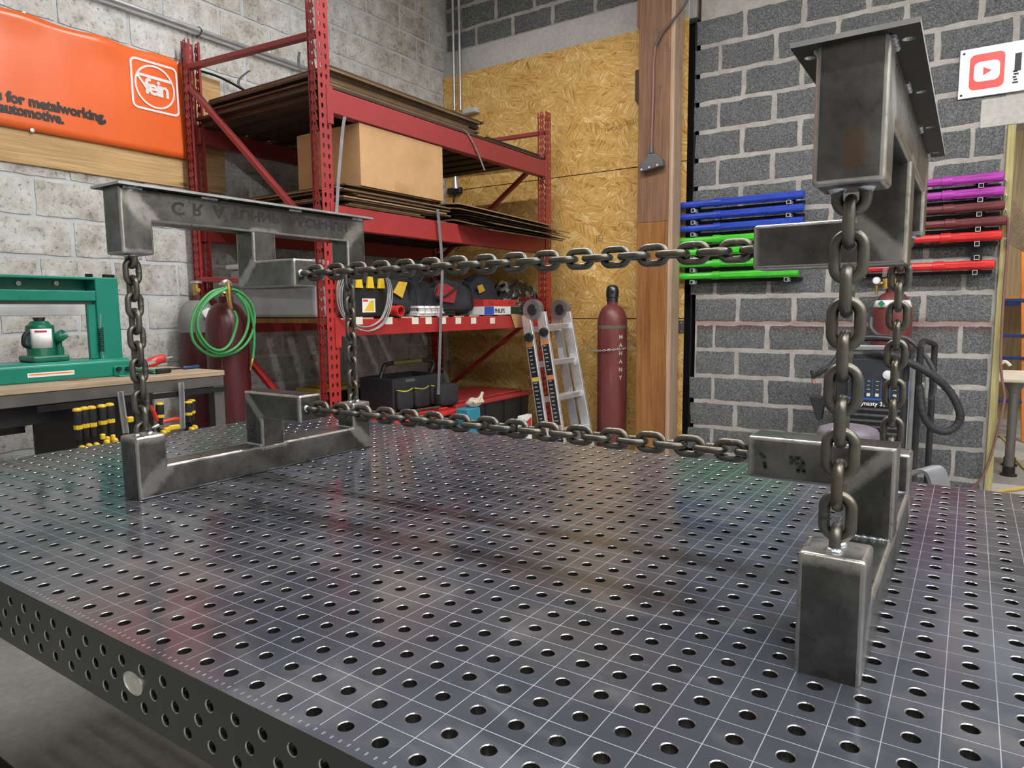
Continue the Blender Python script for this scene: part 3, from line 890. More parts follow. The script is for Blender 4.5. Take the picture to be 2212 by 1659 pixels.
def chain(label, a, b, n, first_plane, group):
    """a,b welded ends on two faces; n links counted with the two welded half links"""
    a, b = Vector(a), Vector(b); d = (b - a); L = d.length; d.normalize()
    t = thing('chain', label, 'chain', (a if a.z <= b.z else b), group)
    pitch = L / (n - 1)
    o0 = Vector(first_plane); o0 = (o0 - d * d.dot(o0)).normalized(); o1 = d.cross(o0)
    for k in range(n):
        ax = o0 if k % 2 == 0 else o1                 # in-plane width direction
        half = k in (0, n - 1)
        zd = d if k < n - 1 else -d
        me = get_link(pitch, half)
        o = bpy.data.objects.new('link', me); COL.objects.link(o); o.parent = t
        yd = zd.cross(ax)
        M = Matrix(((ax.x, yd.x, zd.x, 0), (ax.y, yd.y, zd.y, 0), (ax.z, yd.z, zd.z, 0), (0, 0, 0, 1)))
        c = a + d * (pitch * k)
        if k and k < n - 1:
            c = c + o0 * random.uniform(-0.0006, 0.0006)
            M = M @ Matrix.Rotation(random.uniform(-0.04, 0.04), 4, 'Z')
        M.translation = c - t.location
        o.matrix_local = M
    return t
hx = S / 2
G = 'steel chains welded between the tube frames'
zb, zt = TT + LEGH, TT + 0.579
lxc, rxc = LX + hx, RX + hx
chain('near vertical chain of the left frames, before the green press', (lxc, LY + hx, zb), (lxc, LY + hx, zt), 12, (0, 1, 0), G)
chain('far vertical chain of the left frames, before the red rack post', (lxc, LY + LLEN - hx, zb), (lxc, LY + LLEN - hx, zt), 12, (0, 1, 0), G)
chain('vertical steel chain nearest the camera between the two right frames', (rxc, RY + hx, zb), (rxc, RY + hx, zt), 12, (0, 1, 0), G)
chain('far vertical chain of the right frames, before the welder', (rxc, RY + RLEN - hx, zb), (rxc, RY + RLEN - hx, zt), 12, (0, 1, 0), G)
chain('long upper horizontal chain stretched between the arms of the top frames', (LA1, LYP + hx, TT + 0.5425), (RA0, RYP + hx, TT + 0.5425), 31, (0, 1, 0), G)
chain('long lower horizontal chain stretched between the arms of the base frames', (LA1, LYP + hx, TT + 0.187), (RA0, RYP + hx, TT + 0.187), 31, (0, 1, 0), G)
# ================================================================== red pallet rack
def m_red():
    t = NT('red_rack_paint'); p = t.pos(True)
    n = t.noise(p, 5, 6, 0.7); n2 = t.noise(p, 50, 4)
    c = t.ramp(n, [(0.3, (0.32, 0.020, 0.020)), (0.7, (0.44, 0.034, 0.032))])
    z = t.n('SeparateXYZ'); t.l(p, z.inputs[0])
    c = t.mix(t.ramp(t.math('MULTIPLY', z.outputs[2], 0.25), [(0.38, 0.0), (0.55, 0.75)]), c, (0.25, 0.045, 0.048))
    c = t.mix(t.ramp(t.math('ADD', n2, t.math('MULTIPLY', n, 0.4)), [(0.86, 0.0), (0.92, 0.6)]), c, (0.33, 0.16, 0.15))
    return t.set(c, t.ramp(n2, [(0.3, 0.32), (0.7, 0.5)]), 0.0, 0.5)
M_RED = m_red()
RK = thing('pallet_rack', 'tall red steel pallet rack with three loaded shelves against the left wall', 'rack', (-3.2, 3.0, 0))
XF, XK = -2.6, -3.84           # outer faces of the front and back posts
YN0, YN1 = pX(687, 192, XF).y, pX(687, 192, XF).y + 0.081
YF0 = pX(1178.5, 300, XF).y; YF1 = YF0 + 0.081
PW = 0.072
def rack_post(y0, y1, x, sgn, ztop):
    """C-channel with keyhole slots in its web; web faces sgn*X"""
    m = MB(); pitch = 0.0508; n = int(ztop / pitch)
    cells = []; tear = []
    wy = y1 - y0
    def cellq(Ofn, a0, a1, z0, z1, hx, hz, hole):
        k = len(hole)
        base = len(m.v)
        pts = []
        outer = []
        for (dx, dz) in hole:
            hh = math.hypot(dx, dz); ux, uz = dx / hh, dz / hh
            tx = ((a1 - hx) / ux) if ux > 1e-9 else ((a0 - hx) / ux if ux < -1e-9 else 1e9)
            tz = ((z1 - hz) / uz) if uz > 1e-9 else ((z0 - hz) / uz if uz < -1e-9 else 1e9)
            q = min(tx, tz); outer.append((hx + ux * q, hz + uz * q, tx < tz, ux, uz))
        for o in outer: m.v.append(Ofn(o[0], o[1]))
        for (dx, dz) in hole: m.v.append(Ofn(hx + dx, hz + dz))
        ex = 0
        for i in range(k):
            j = (i + 1) % k
            if outer[i][2] != outer[j][2]:
                m.v.append(Ofn(a1 if outer[i][3] + outer[j][3] > 0 else a0, z1 if outer[i][4] + outer[j][4] > 0 else z0))
                m.f.append((base + i, base + 2 * k + ex, base + j, base + k + j, base + k + i)); ex += 1
            else: m.f.append((base + i, base + j, base + k + j, base + k + i))
            m.m.append(0)
    tearp = [(0.0085, 0.006), (0.0045, 0.0125), (-0.0045, 0.0125), (-0.0085, 0.006), (-0.006, -0.006), (-0.003, -0.0135), (0.003, -0.0135), (0.006, -0.006)]
    sqp = [(0.0055, 0.0075), (-0.0055, 0.0075), (-0.0055, -0.0075), (0.0055, -0.0075)]
    for k in range(n):
        z0, z1 = k * pitch, (k + 1) * pitch
        for (a, b) in ((y0, y0 + wy / 2), (y0 + wy / 2, y1)):
            cellq(lambda y, z: Vector((x, y, z)), a, b, z0, z1, (a + b) / 2 + (0.003 if a == y0 else -0.003), (z0 + z1) / 2, tearp)
        for yy in (y0, y1):
            a, b = (x - PW, x) if sgn > 0 else (x, x + PW)
            cellq(lambda xx, z, yy=yy: Vector((xx, yy, z)), a, b, z0, z1, (a + b) / 2, (z0 + z1) / 2 + 0.01, sqp)
    xi = x - sgn * PW
    for yy, dy in ((y0, 0.014), (y1, -0.014)):
        m.add([(xi, yy, 0), (xi, yy + dy, 0), (xi, yy + dy, n * pitch), (xi, yy, n * pitch)], [(0, 1, 2, 3)])
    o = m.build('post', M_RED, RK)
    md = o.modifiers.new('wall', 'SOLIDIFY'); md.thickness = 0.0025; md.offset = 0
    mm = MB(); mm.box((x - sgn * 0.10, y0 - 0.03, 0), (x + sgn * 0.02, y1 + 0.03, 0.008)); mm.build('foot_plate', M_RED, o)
    return o
ZTOP = 3.01
rack_post(YN0, YN1, XF, 1, ZTOP); rack_post(YF0, YF1, XF, 1, 2.93)
rack_post(YN0 + 0.02, YN1 + 0.02, XK, -1, 3.01); rack_post(YF0 + 0.02, YF1 + 0.02, XK, -1, 2.93)
def brace(p0, p1):
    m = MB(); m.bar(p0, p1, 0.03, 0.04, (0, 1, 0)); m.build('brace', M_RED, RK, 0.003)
yn = (YN0 + YN1) / 2; yf = (YF0 + YF1) / 2
xi0, xi1 = XK + 0.03, XF - 0.03
def zat(u, v, y): return pY(u, v, y).z
def br(y, pa, pb):
    a, b = pY(pa[0], pa[1], y), pY(pb[0], pb[1], y)
    k = (b.z - a.z) / (b.x - a.x)
    return a.z + k * (xi0 - a.x), a.z + k * (xi1 - a.x)
for y, pa, pb in ((yn, (430, 140), (665, 78)), (yn, (425, 205), (620, 432)), (yn, (450, 604), (525, 606)),
                  (yf, (1060, 304), (1175, 287))):
    z0, z1 = br(y, pa, pb)
    brace((xi0, y, z0), (xi1, y, max(0.06, z1)))
z0, z1 = br(yn, (545, 752), (597, 850)); z0 = min(z0, 1.45)
brace((xi0, yn, 1.42), (xi1, yn, 0.50))
brace((xi0, yf, 1.75), (xi1, yf, zat(1176, 335, yf)))
brace((xi0, yf, 1.45), (xi1, yf, 1.42)); brace((xi0, yf, 0.55), (xi1, yf, 1.36))
brace((xi0, yf, 0.30), (xi1, yf, 0.30)); brace((xi0, yn, 0.30), (xi1, yn, 0.30))
LEV = ((TT + 1.490, TT + 1.612), (TT + 0.888, TT + 1.012), (TT + 0.303, TT + 0.397))
for (z0, z1) in LEV:
    for x0, x1, sg in ((XF - 0.055, XF + 0.002, 1), (XK - 0.002, XK + 0.055, -1)):
        m = MB()
        if sg > 0: poly = [(x1, 0, z0), (x1, 0, z1), (x1 - 0.028, 0, z1), (x1 - 0.028, 0, z1 - 0.022), (x0, 0, z1 - 0.022), (x0, 0, z0)]
        else: poly = [(x0, 0, z0), (x0, 0, z1), (x0 + 0.028, 0, z1), (x0 + 0.028, 0, z1 - 0.022), (x1, 0, z1 - 0.022), (x1, 0, z0)]
        m.prism([(a, YN1 - 0.004, c) for a, b, c in poly], (0, YF0 - YN1 + 0.008, 0))
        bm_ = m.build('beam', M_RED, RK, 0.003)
        for ya, yb in ((YN1 - 0.03, YN1 + 0.012), (YF0 - 0.012, YF0 + 0.03)):
            xx = XF + 0.0025 if sg > 0 else XK - 0.0025
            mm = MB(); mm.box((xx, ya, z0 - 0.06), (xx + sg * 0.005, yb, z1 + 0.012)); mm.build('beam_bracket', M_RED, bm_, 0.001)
M_DKWOOD_SHADE = m_wood('dark_sheet_and_slat_shade', (0.05, 0.03, 0.02), (0.10, 0.062, 0.04), 1, knots=False)
# pale-ended slats in the beam steps; shade beneath is painted as dark bodies
for li, (z0, z1) in enumerate(LEV):
    n = 13
    for k in range(n):
        y = YN1 + 0.07 + k * (YF0 - YN1 - 0.14) / (n - 1)
        m = MB(); m.box((XK + 0.032, y - 0.055, z1 - 0.021), (XF - 0.034, y + 0.055, z1 + 0.006 + 0.002 * (k % 2))); m.mat(1).box((XF - 0.034, y - 0.055, z1 - 0.021), (XF - 0.03, y + 0.055, z1 + 0.006 + 0.002 * (k % 2))); m.build('deck_slat', [M_POST if (li == 2 and k == 0) else M_DKWOOD_SHADE, M_SLAT], RK)
M_PAPER = pm('paper_label', (0.72, 0.69, 0.60), 0.7)
zl = LEV[2]
for u in (775, 840, 897, 926, 957, 990, 1023, 1064):
    p = pX(u, 693, XF + 0.0025)
    m = MB(); m.box((XF + 0.002, p.y - 0.03, p.z - 0.02), (XF + 0.0032, p.y + 0.03, p.z + 0.022)); m.build('paper_label', M_PAPER, RK)
# ---- top shelf: plywood deck, dark sheets, rails
M_CARD = NT('brown_cardboard')
def _card(name, lo, hi):
    t = NT(name); p = t.pos()
    n = t.noise(p, 4, 5); n2 = t.noise(t.mapping(p, (2, 60, 60)), 1.0, 3)
    c = t.mix(0.25, t.ramp(n, [(0.3, lo), (0.7, hi)]), t.ramp(n2, [(0.3, 0.7), (0.7, 1.0)]), 'MULTIPLY')
    return t.set(c, 0.8, 0, 0.2)
bpy.data.materials.remove(M_CARD.m)
M_CARD = _card('box_cardboard', (0.44, 0.26, 0.125), (0.54, 0.33, 0.17))
M_CARD2 = _card('old_dark_cardboard', (0.10, 0.062, 0.036), (0.20, 0.13, 0.075))
M_CARD3 = _card('mid_brown_cardboard', (0.26, 0.165, 0.09), (0.36, 0.24, 0.14))
zs = LEV[0][1] + 0.009
yA = YN1 + 0.02
m = MB(); m.box((XK + 0.06, yA - 0.05, zs), (XF - 0.01, YF0 - 0.02, zs + 0.016)); tag(m.build('plywood_sheet', M_DKWOOD_SHADE), 'grey-edged brown plywood sheet decking the top shelf of the red rack', 'sheet')
z = zs + 0.0165
rnd = random.Random(5)
for k in range(10):
    x0 = XK + 0.07 + rnd.uniform(0, 0.06); x1 = XF - 0.075 + rnd.uniform(-0.03, 0.015)
    ya_ = yA + 0.0 + rnd.uniform(0, 0.05); yb_ = 3.3 + rnd.uniform(-0.1, 0.06)
    m = MB(); m.box((x0, ya_, z), (x1, yb_, z + 0.0115)); o = m.build('flat_cardboard', M_CARD2 if k % 3 else M_DKWOOD_SHADE)
    tag(o, 'dark brown flat sheet in the pile on the top rack shelf', 'cardboard', 'dark sheets piled on the top rack shelf'); z += 0.0124
M_BLKRAIL = pm('black_rail', (0.02, 0.02, 0.022), 0.4, 0.4)
for k, (xa_, yb_) in enumerate(((XF - 0.035, 4.05), (XF - 0.075, 3.95))):
    m = MB(); m.box((xa_ - 0.012, 3.34, zs + 0.0165), (xa_ + 0.012, yb_, zs + 0.034)); tag(m.build('metal_rail', M_BLKRAIL if k == 0 else pm('grey_rail', (0.3, 0.31, 0.32), 0.4, 0.6)), ('slim black' if k == 0 else 'slim grey') + ' metal rail lying along the top shelf of the red rack', 'rail')
# ---- middle shelf: piles of flattened boxes, open carton
zm = LEV[1][1] + 0.009
z = zm
bx0 = pX(780, 400, XF - 0.01)
for k in range(13):
    th = 0.0095
    x0 = XK + 0.10 + rnd.uniform(0, 0.10); x1 = XF + rnd.uniform(-0.035, 0.03)
    if k > 8: x1 = XF - 0.03 + rnd.uniform(-0.03, 0.02)
    ya_ = YN1 + 0.05 + rnd.uniform(0, 0.12); yb_ = 2.72 + rnd.uniform(-0.12, 0.16)
    m = MB()
    nseg = 8; pts = []
    sag = rnd.uniform(-0.002, 0.004)
    mat_ = (M_CARD2, M_CARD3, M_CARD2)[k % 3]
    m.box((x0, ya_, z), (x1, yb_, z + th * 0.8)); o = m.build('flat_cardboard', mat_)
    tag(o, 'flattened brown cardboard box in the pile under the open carton', 'cardboard', 'flattened boxes under the carton'); z += th
zbox = z
z = zm
for k in range(9):
    th = 0.010
    ya_ = 2.98 + rnd.uniform(-0.06, 0.08); yb_ = 4.12 + rnd.uniform(-0.10, 0.06)
    x0 = XK + 0.3 + rnd.uniform(0, 0.2); x1 = XF + 0.10 + rnd.uniform(-0.09, 0.14)
    m = MB(); NSEG = 10; vs = []; fs = []
    for i in range(NSEG + 1):                       # sheets droop where they overhang the beam
        x = x0 + (x1 - x0) * i / NSEG
        dz = 0.0 if x < XF - 0.02 else -(x - XF + 0.02) * 0.25
        dz += 0.02 * math.sin((x - x0) * 2.2) * (k / 9)
        for (y, h) in ((ya_, 0), (yb_, 0), (yb_, th * 0.75), (ya_, th * 0.75)):
            vs.append((x, y, z + dz + h + (0.035 * (k / 9) * (1 - (y - ya_) / (yb_ - ya_)))))
    for i in range(NSEG):
        for q in range(4):
            l = (q + 1) % 4; fs.append((4 * i + q, 4 * i + l, 4 * i + 4 + l, 4 * i + 4 + q))
    fs += [(3, 2, 1, 0), tuple(4 * NSEG + q for q in range(4))]
    m.add(vs, fs); o = m.build('flat_cardboard', M_CARD3 if k in (4, 8) else M_CARD2)
    tag(o, 'flattened brown cardboard sheet drooping over the rack beam beside the far post', 'cardboard', 'flattened boxes beside the far rack post'); z += th
bl = pY(645, 388, bx0.y); zt_ = pX(780, 267, XF - 0.01).z; yb_ = pX(955, 305, XF - 0.01).y
xb0, xb1, yb0, yb1 = bl.x, XF - 0.01, bx0.y, yb_
t = thing('cardboard_carton', 'large open cardboard carton standing on flattened boxes on the rack', 'box', ((xb0 + xb1) / 2, (yb0 + yb1) / 2, zbox))
m = MB(); w = 0.005
zt_ = max(zt_, zbox + 0.3)
for lo, hi in (((xb0, yb0, zbox), (xb1, yb0 + w, zt_)), ((xb0, yb1 - w, zbox), (xb1, yb1, zt_)), ((xb0, yb0 + w, zbox), (xb0 + w, yb1 - w, zt_)), ((xb1 - w, yb0 + w, zbox), (xb1, yb1 - w, zt_)), ((xb0 + w, yb0 + w, zbox), (xb1 - w, yb1 - w, zbox + w))):
    m.box(lo, hi)
m.build('body', M_CARD, t)
m = MB(); m.prism([(xb0, yb0 + 0.002, zt_), (xb1, yb0 + 0.002, zt_), (xb1 - 0.05, yb0 + 0.17, zt_ + 0.035), (xb0 + 0.08, yb0 + 0.17, zt_ + 0.07)], (0, 0, 0.004)); m.build('flap', M_CARD, t)
m = MB(); m.prism([(xb1 - 0.002, yb0, zt_), (xb1 - 0.002, yb1, zt_), (xb1 - 0.14, yb1 - 0.04, zt_ + 0.02), (xb1 - 0.14, yb0 + 0.05, zt_ + 0.04)], (0, 0, 0.004)); m.build('flap', M_CARD, t)
p = pX(868, 407, xb1)
m = MB(); m.box((xb1, p.y - 0.06, zbox + 0.0), (xb1 + 0.0008, p.y + 0.06, p.z + 0.03)); m.build('tape', pm('packing_tape', (0.42, 0.25, 0.11), 0.35), t)
p = pY(722, 330, yb0)
m = MB(); m.box((p.x - 0.02, yb0 - 0.0008, zbox + 0.002), (p.x + 0.02, yb0, zt_ - 0.002)); m.build('tape', pm('packing_tape', (0.42, 0.25, 0.11), 0.35), t)
# ---- loose steel strapping hanging from the shelves
M_STRAP = pm('bright_strap', (0.55, 0.56, 0.58), 0.3, 0.8)
M_STRAPD = pm('dull_strap', (0.16, 0.16, 0.165), 0.4, 0.7)
def strap(label, pix, xs, w, mat):
    P = [pX(u, v, x) for (u, v), x in zip(pix, xs)]
    m = MB(); m.ribbon(smooth_path(P, 5), w, 0.0012)
    tag(m.build('steel_strap', mat, recalc=True), label, 'strap', 'loose steel straps on the rack')
xs_ = XF + 0.015
strap('bright steel strap hanging in front of the open carton', [(745, 252), (741, 275), (736, 330), (731, 390), (727, 462)], [xs_] * 5, (0, 0.022, 0), M_STRAP)
strap('short bright strap end drooping over the top beam near the far post', [(1000, 278), (1012, 290), (1030, 325), (1047, 368)], [xs_] * 4, (0, 0.02, 0), M_STRAP)
strap('long grey strap hanging from the middle shelf down towards the black tool bag', [(945, 452), (950, 500), (955, 580), (953, 660), (950, 760), (947, 852)], [xs_ + 0.02] * 6, (0.01, 0.016, 0), M_STRAPD)
strap('bent strap end standing up on the top shelf by the near post', [(668, 166), (648, 150), (645, 128), (647, 112)], [-3.0] * 4, (0, 0.018, 0), M_STRAPD)
strap('bent strap end standing up on the top shelf beside the left wall', [(528, 192), (515, 182), (520, 168), (540, 152)], [-3.6] * 4, (0, 0.018, 0), M_STRAPD)
strap('curled bright strap end on the dark pile of the top shelf', [(830, 205), (815, 178), (795, 160), (770, 149)], [-2.75] * 4, (0, 0.018, 0), M_STRAP)
strap('thin dark strap hanging down the near side of the open carton', [(676, 256), (673, 275), (677, 300), (684, 318)], [-2.95] * 4, (0, 0.008, 0), M_STRAPD)
# ---- bottom shelf goods
zd = LEV[2][1] + 0.009
M_BLKPL = pm('black_plastic', (0.018, 0.018, 0.02), 0.42, 0, 0.25, 20)
M_BLKCL = pm('black_bag_cloth', (0.022, 0.023, 0.028), 0.8, 0, 0.35, 30, 0.4, 300)
M_YEL = pm('yellow_plastic', (0.75, 0.50, 0.03), 0.4)
M_YELCL = pm('yellow_bag_cloth', (0.62, 0.40, 0.04), 0.75, 0, 0.15, 30, 0.3, 300)
M_GREYPL = pm('grey_plastic', (0.36, 0.38, 0.40), 0.45)
M_WHITE = pm('white_paint', (0.78, 0.78, 0.77), 0.45)
M_REDPL = pm('red_plastic', (0.55, 0.035, 0.03), 0.38)
M_DKREDPL = pm('dull_red_plastic', (0.36, 0.035, 0.035), 0.45)
M_ORANGE = pm('orange_plastic', (0.75, 0.22, 0.03), 0.45)
def fbox(u0, u1, vt, x, dep, zb=None):
    zb = zd if zb is None else zb
    y0 = pX(u0, vt, x).y; y1 = pX(u1, vt, x).y
    return Vector((x - dep, y0, zb)), Vector((x, y1, pX((u0 + u1) / 2, vt, x).z))
t = thing('storage_bin', 'pale grey plastic bin with lid at the near end of the bottom rack shelf', 'bin', (-3.2, 2.1, zd))
lo, hi = Vector((-3.6, YN1 + 0.03, zd)), Vector((-2.82, YN1 + 0.36, zd + 0.30))
m = MB(); m.box(lo, hi); m.build('body', M_GREYPL, t, 0.02, 2)
m = MB(); m.box((lo.x - 0.02, lo.y - 0.015, hi.z - 0.002), (hi.x + 0.02, hi.y + 0.015, hi.z + 0.03)); m.build('lid', pm('white_lid', (0.6, 0.61, 0.62), 0.4), t, 0.01, 2)
lo, hi = fbox(752, 838, 596, XF - 0.03, 0.22)
t = thing('tool_case', 'black plastic tool case with yellow latches and a yellow-white sticker', 'tool box', ((lo.x + hi.x) / 2, (lo.y + hi.y) / 2, zd))
m = MB(); m.box(lo, (hi.x, hi.y, hi.z - 0.05)); m.build('body', M_BLKPL, t, 0.012, 2)
m = MB(); m.box((lo.x, lo.y - 0.004, hi.z - 0.05), (hi.x + 0.006, hi.y + 0.004, hi.z)); m.build('lid', M_BLKPL, t, 0.012, 2)
for ya, yb in ((0.12, 0.3), (0.4, 0.58), (0.68, 0.86)):
    y0 = lo.y + (hi.y - lo.y) * ya; y1 = lo.y + (hi.y - lo.y) * yb
    m = MB(); m.prism([(hi.x + 0.006, y0, hi.z - 0.07), (hi.x + 0.006, y1, hi.z - 0.07), (hi.x + 0.006, y1 - 0.012, hi.z - 0.005), (hi.x + 0.006, y0 + 0.012, hi.z - 0.005)], (0.012, 0, 0)); m.build('latch', M_YEL, t)
a, b = pX(783, 675, hi.x), pX(810, 645, hi.x)
m = MB(); m.box((hi.x, a.y, a.z), (hi.x + 0.001, b.y, b.z)); st = m.build('sticker', M_WHITE, t)
m = MB(); m.prism([(hi.x + 0.001, a.y + 0.01, a.z + 0.008), (hi.x + 0.001, b.y - 0.012, a.z + 0.008), (hi.x + 0.001, b.y - 0.012, b.z - 0.012), (hi.x + 0.001, b.y - 0.035, b.z - 0.012)], (0.0006, 0, 0)); m.build('sticker_print', M_YEL, st)
m = MB(); m.box((hi.x + 0.001, a.y + 0.006, b.z - 0.018), (hi.x + 0.0016, a.y + 0.045, b.z - 0.006)); m.build('sticker_print', M_REDPL, st)
# grey cable looped over the case
P = [pX(u, v, XF + 0.03) for u, v in ((742, 590), (733, 620), (735, 660), (750, 690), (775, 705), (800, 706), (825, 690), (838, 660), (842, 625), (836, 596))]
t = thing('grey_cable', 'bundle of grey cable looped down over the rack beam by the tool case', 'cable', (P[4].x, P[4].y, P[4].z))
M_CABLE = pm('grey_cable_sheath', (0.28, 0.28, 0.28), 0.5)
for k in range(4):
    m = MB(); m.tube(smooth_path([q + Vector((0.004 * (k % 2), 0.010 * (k - 1.5), -0.006 * k + 0.01 * math.sin(k * 2))) for q in P], 5), 0.0042, 6); m.build('strand', M_CABLE, t, smooth=60)
p = pX(853, 672, XF - 0.03)
t = thing('pipe_coupling', 'bright red plastic pipe coupling lying beside the tool case', 'coupling', (p.x, p.y, zd))
m = MB(); MM = Matrix.Translation((p.x - 0.03, p.y, zd + 0.034)) @ Matrix.Rotation(math.pi / 2, 4, 'Y') @ Matrix.Rotation(0.0, 4, 'X')
m.lathe([(0.024, 0.08), (0.024, 0.0), (0.033, 0.0), (0.033, 0.025), (0.029, 0.027), (0.029, 0.05), (0.034, 0.052), (0.034, 0.08), (0.026, 0.08), (0.026, 0.02)], (0, 0, 0), 24, MM); m.f = m.f[:-2]; m.m = m.m[:-2]; m.build('ring', M_REDPL, t, smooth=40)
def bag(name, label, u0, u1, vt, x, dep, mats, seed, p=2.9, taper=0.35, zb=None, amp=0.15):
    lo, hi = fbox(u0, u1, vt, x, dep, zb)
    t = thing(name, label, 'bag', ((lo.x + hi.x) / 2, (lo.y + hi.y) / 2, lo.z))
    m = MB(); m.lump(((lo.x + hi.x) / 2, (lo.y + hi.y) / 2, lo.z), (hi.x - lo.x, hi.y - lo.y, hi.z - lo.z), seed, p, amp, taper, 40, 26, 4.5); m.build('bag_body', mats[0], t, smooth=180)
    return t, lo, hi
def panel_on(t, name, pix, x, mat, th=0.004):
    P = [pX(u, v, x) for u, v in pix]
    m = MB(); m.prism(P, (th, 0, 0)); return m.build(name, mat, t, 0.001)
def strap_on(t, name, pix, x, r, mat, closed=False):
    P = [pX(u, v, xx) for (u, v), xx in zip(pix, x if isinstance(x, (list, tuple)) else [x] * len(pix))]
    m = MB(); m.tube(smooth_path(P, 5), r, 7); return m.build(name, mat, t, smooth=60)
t, lo, hi = bag('tool_bag', 'black tool bag with a slanted yellow panel on the bottom rack shelf', 838, 908, 604, XF - 0.03, 0.26, [M_BLKCL], 3, taper=0.45)
panel_on(t, 'yellow_panel', ((848, 632), (861, 608), (878, 610), (867, 644)), XF - 0.055, M_YELCL, 0.01)
strap_on(t, 'zipper', ((868, 606), (885, 606), (896, 622), (901, 655), (902, 676)), XF - 0.045, 0.005, M_BLKPL)
t, lo, hi = bag('tool_bag', 'plain black tool bag squeezed between the yellow and red bags', 898, 948, 600, XF - 0.14, 0.22, [M_BLKCL], 9, taper=0.3)
strap_on(t, 'handle', ((905, 612), (918, 596), (935, 600), (940, 622)), XF - 0.13, 0.008, M_BLKPL)
t, lo, hi = bag('tool_bag', 'red and black tool bag with dark carrying straps on the rack', 938, 1046, 604, XF - 0.04, 0.26, [M_BLKCL], 14, taper=0.4)
panel_on(t, 'red_panel', ((938, 640), (946, 612), (962, 614), (985, 626), (978, 655), (955, 652)), XF - 0.062, pm('red_bag_cloth', (0.30, 0.02, 0.03), 0.7), 0.012)
strap_on(t, 'handle', ((944, 618), (938, 632), (945, 642), (962, 640), (985, 622), (1000, 606)), XF - 0.045, 0.007, M_BLKPL)
strap_on(t, 'zipper', ((975, 606), (1005, 608), (1018, 625), (1022, 655)), XF - 0.05, 0.005, M_BLKPL)
t, lo, hi = bag('tool_bag', 'dark slate tool bag with a yellow patch at the back of the shelf', 1022, 1098, 594, XF - 0.14, 0.25, [pm('slate_cloth', (0.028, 0.033, 0.045), 0.8, 0, 0.3, 20, 0.3, 200)], 21, taper=0.4)
panel_on(t, 'yellow_patch', ((1030, 618), (1040, 614), (1046, 628), (1034, 634)), XF - 0.16, M_YELCL, 0.01)
# crumpled silver-black plastic
lo, hi = fbox(1096, 1184, 606, XF - 0.25, 0.3)
M_FOIL = NT('crumpled_dark_film')
def _foil():
    t = M_FOIL; p = t.pos(); n = t.noise(p, 9, 4, 0.6, 1.5); n2 = t.noise(p, 16, 3)
    t.bump(t.math('ADD', n, n2), 0.9, 0.03)
    return t.set(t.ramp(n2, [(0.50, (0.03, 0.03, 0.032)), (0.62, (0.45, 0.45, 0.44))]), 0.25, 0.2, 0.6)
M_FOIL = _foil()
m = MB(); m.lump(((lo.x + hi.x) / 2, (lo.y + hi.y) / 2, zd), (0.3, hi.y - lo.y, hi.z - zd), 31, 2.3, 0.22, 0.2, 30, 20, 5)
tag(m.build('plastic_wrap', M_FOIL, smooth=25), 'crumpled silver and black plastic wrap heaped at the far end of the shelf', 'plastic wrap')
# white trays
for k in range(4):
    lo, hi = fbox(902 + k * 2 % 5, 952 + (k * 7) % 9, 680 - k * 6, XF - 0.03, 0.3)
    z0 = zd + k * 0.0165
    m = MB(); m.box((lo.x, lo.y, z0), (hi.x + 0.008 * (k % 2), hi.y, z0 + 0.004)); m.box((hi.x - 0.006, lo.y, z0 + 0.003), (hi.x, hi.y, z0 + 0.0155)); m.box((lo.x, lo.y, z0 + 0.003), (lo.x + 0.006, hi.y, z0 + 0.0155))
    for q in range(5):
        yy = lo.y + (hi.y - lo.y) * q / 4; m.box((lo.x, yy - 0.003, z0 + 0.003), (hi.x, yy + 0.003, z0 + 0.0155))
    tag(m.build('white_tray', M_WHITE), 'thin white ribbed tray in the pile before the black bags', 'tray', 'pile of white trays on the rack')
for k in range(3):
    lo, hi = fbox(957, 984, 680, XF - 0.03, 0.25)
    z0 = zd + k * 0.018
    m = MB(); m.box((lo.x, lo.y, z0), (hi.x, hi.y, z0 + 0.016)); tag(m.build('black_case', M_BLKPL, None, 0.003), 'slim flat black case in the pile beside the white trays', 'case', 'pile of slim black cases on the rack')
# lamp carton with PHILIPS lettering
lo, hi = fbox(1046, 1122, 662, XF - 0.01, 0.22)
hz = max(hi.z, zd + 0.055)
t = thing('lamp_carton', 'white and blue lamp carton lettered PHILIPS with its brown end flap hanging', 'box', ((lo.x + hi.x) / 2, (lo.y + hi.y) / 2, zd))
ys_ = pX(1067, 668, hi.x).y; ye_ = pX(1103, 668, hi.x).y
m = MB(); m.box(lo, (hi.x, hi.y, hz)); m.build('body', M_WHITE, t, 0.001)
m = MB(); m.box((hi.x, lo.y + 0.001, zd + 0.002), (hi.x + 0.0008, ys_, hz - 0.001)); m.build('blue_panel', pm('blue_print', (0.03, 0.08, 0.42), 0.4), t)
m = MB(); m.box((hi.x, ye_, zd + 0.002), (hi.x + 0.0008, hi.y - 0.001, hz - 0.001)); m.build('green_panel', pm('dark_green_print', (0.01, 0.05, 0.025), 0.4), t)
text_obj('PHILIPS', 'lettering', M_INK, t, frame_mat((hi.x + 0.0006, ys_ + 0.008, zd + 0.014), (0, 1, 0), (0, 0, 1)), 0.043, 0.0006, bold=0.0012, spacing=0.95)
P = [(1103, 678), (1126, 680), (1132, 706), (1112, 708)]
m = MB(); m.prism([pX(u, v, XF + 0.01) for u, v in P], (0.003, 0, 0)); m.build('flap', M_CARD, t)
lo, hi = fbox(1046, 1116, 645, XF - 0.02, 0.2, hz + 0.002)
t = thing('red_case', 'flat bright red plastic case lying on the lamp carton', 'case', ((lo.x + hi.x) / 2, (lo.y + hi.y) / 2, hz + 0.002))
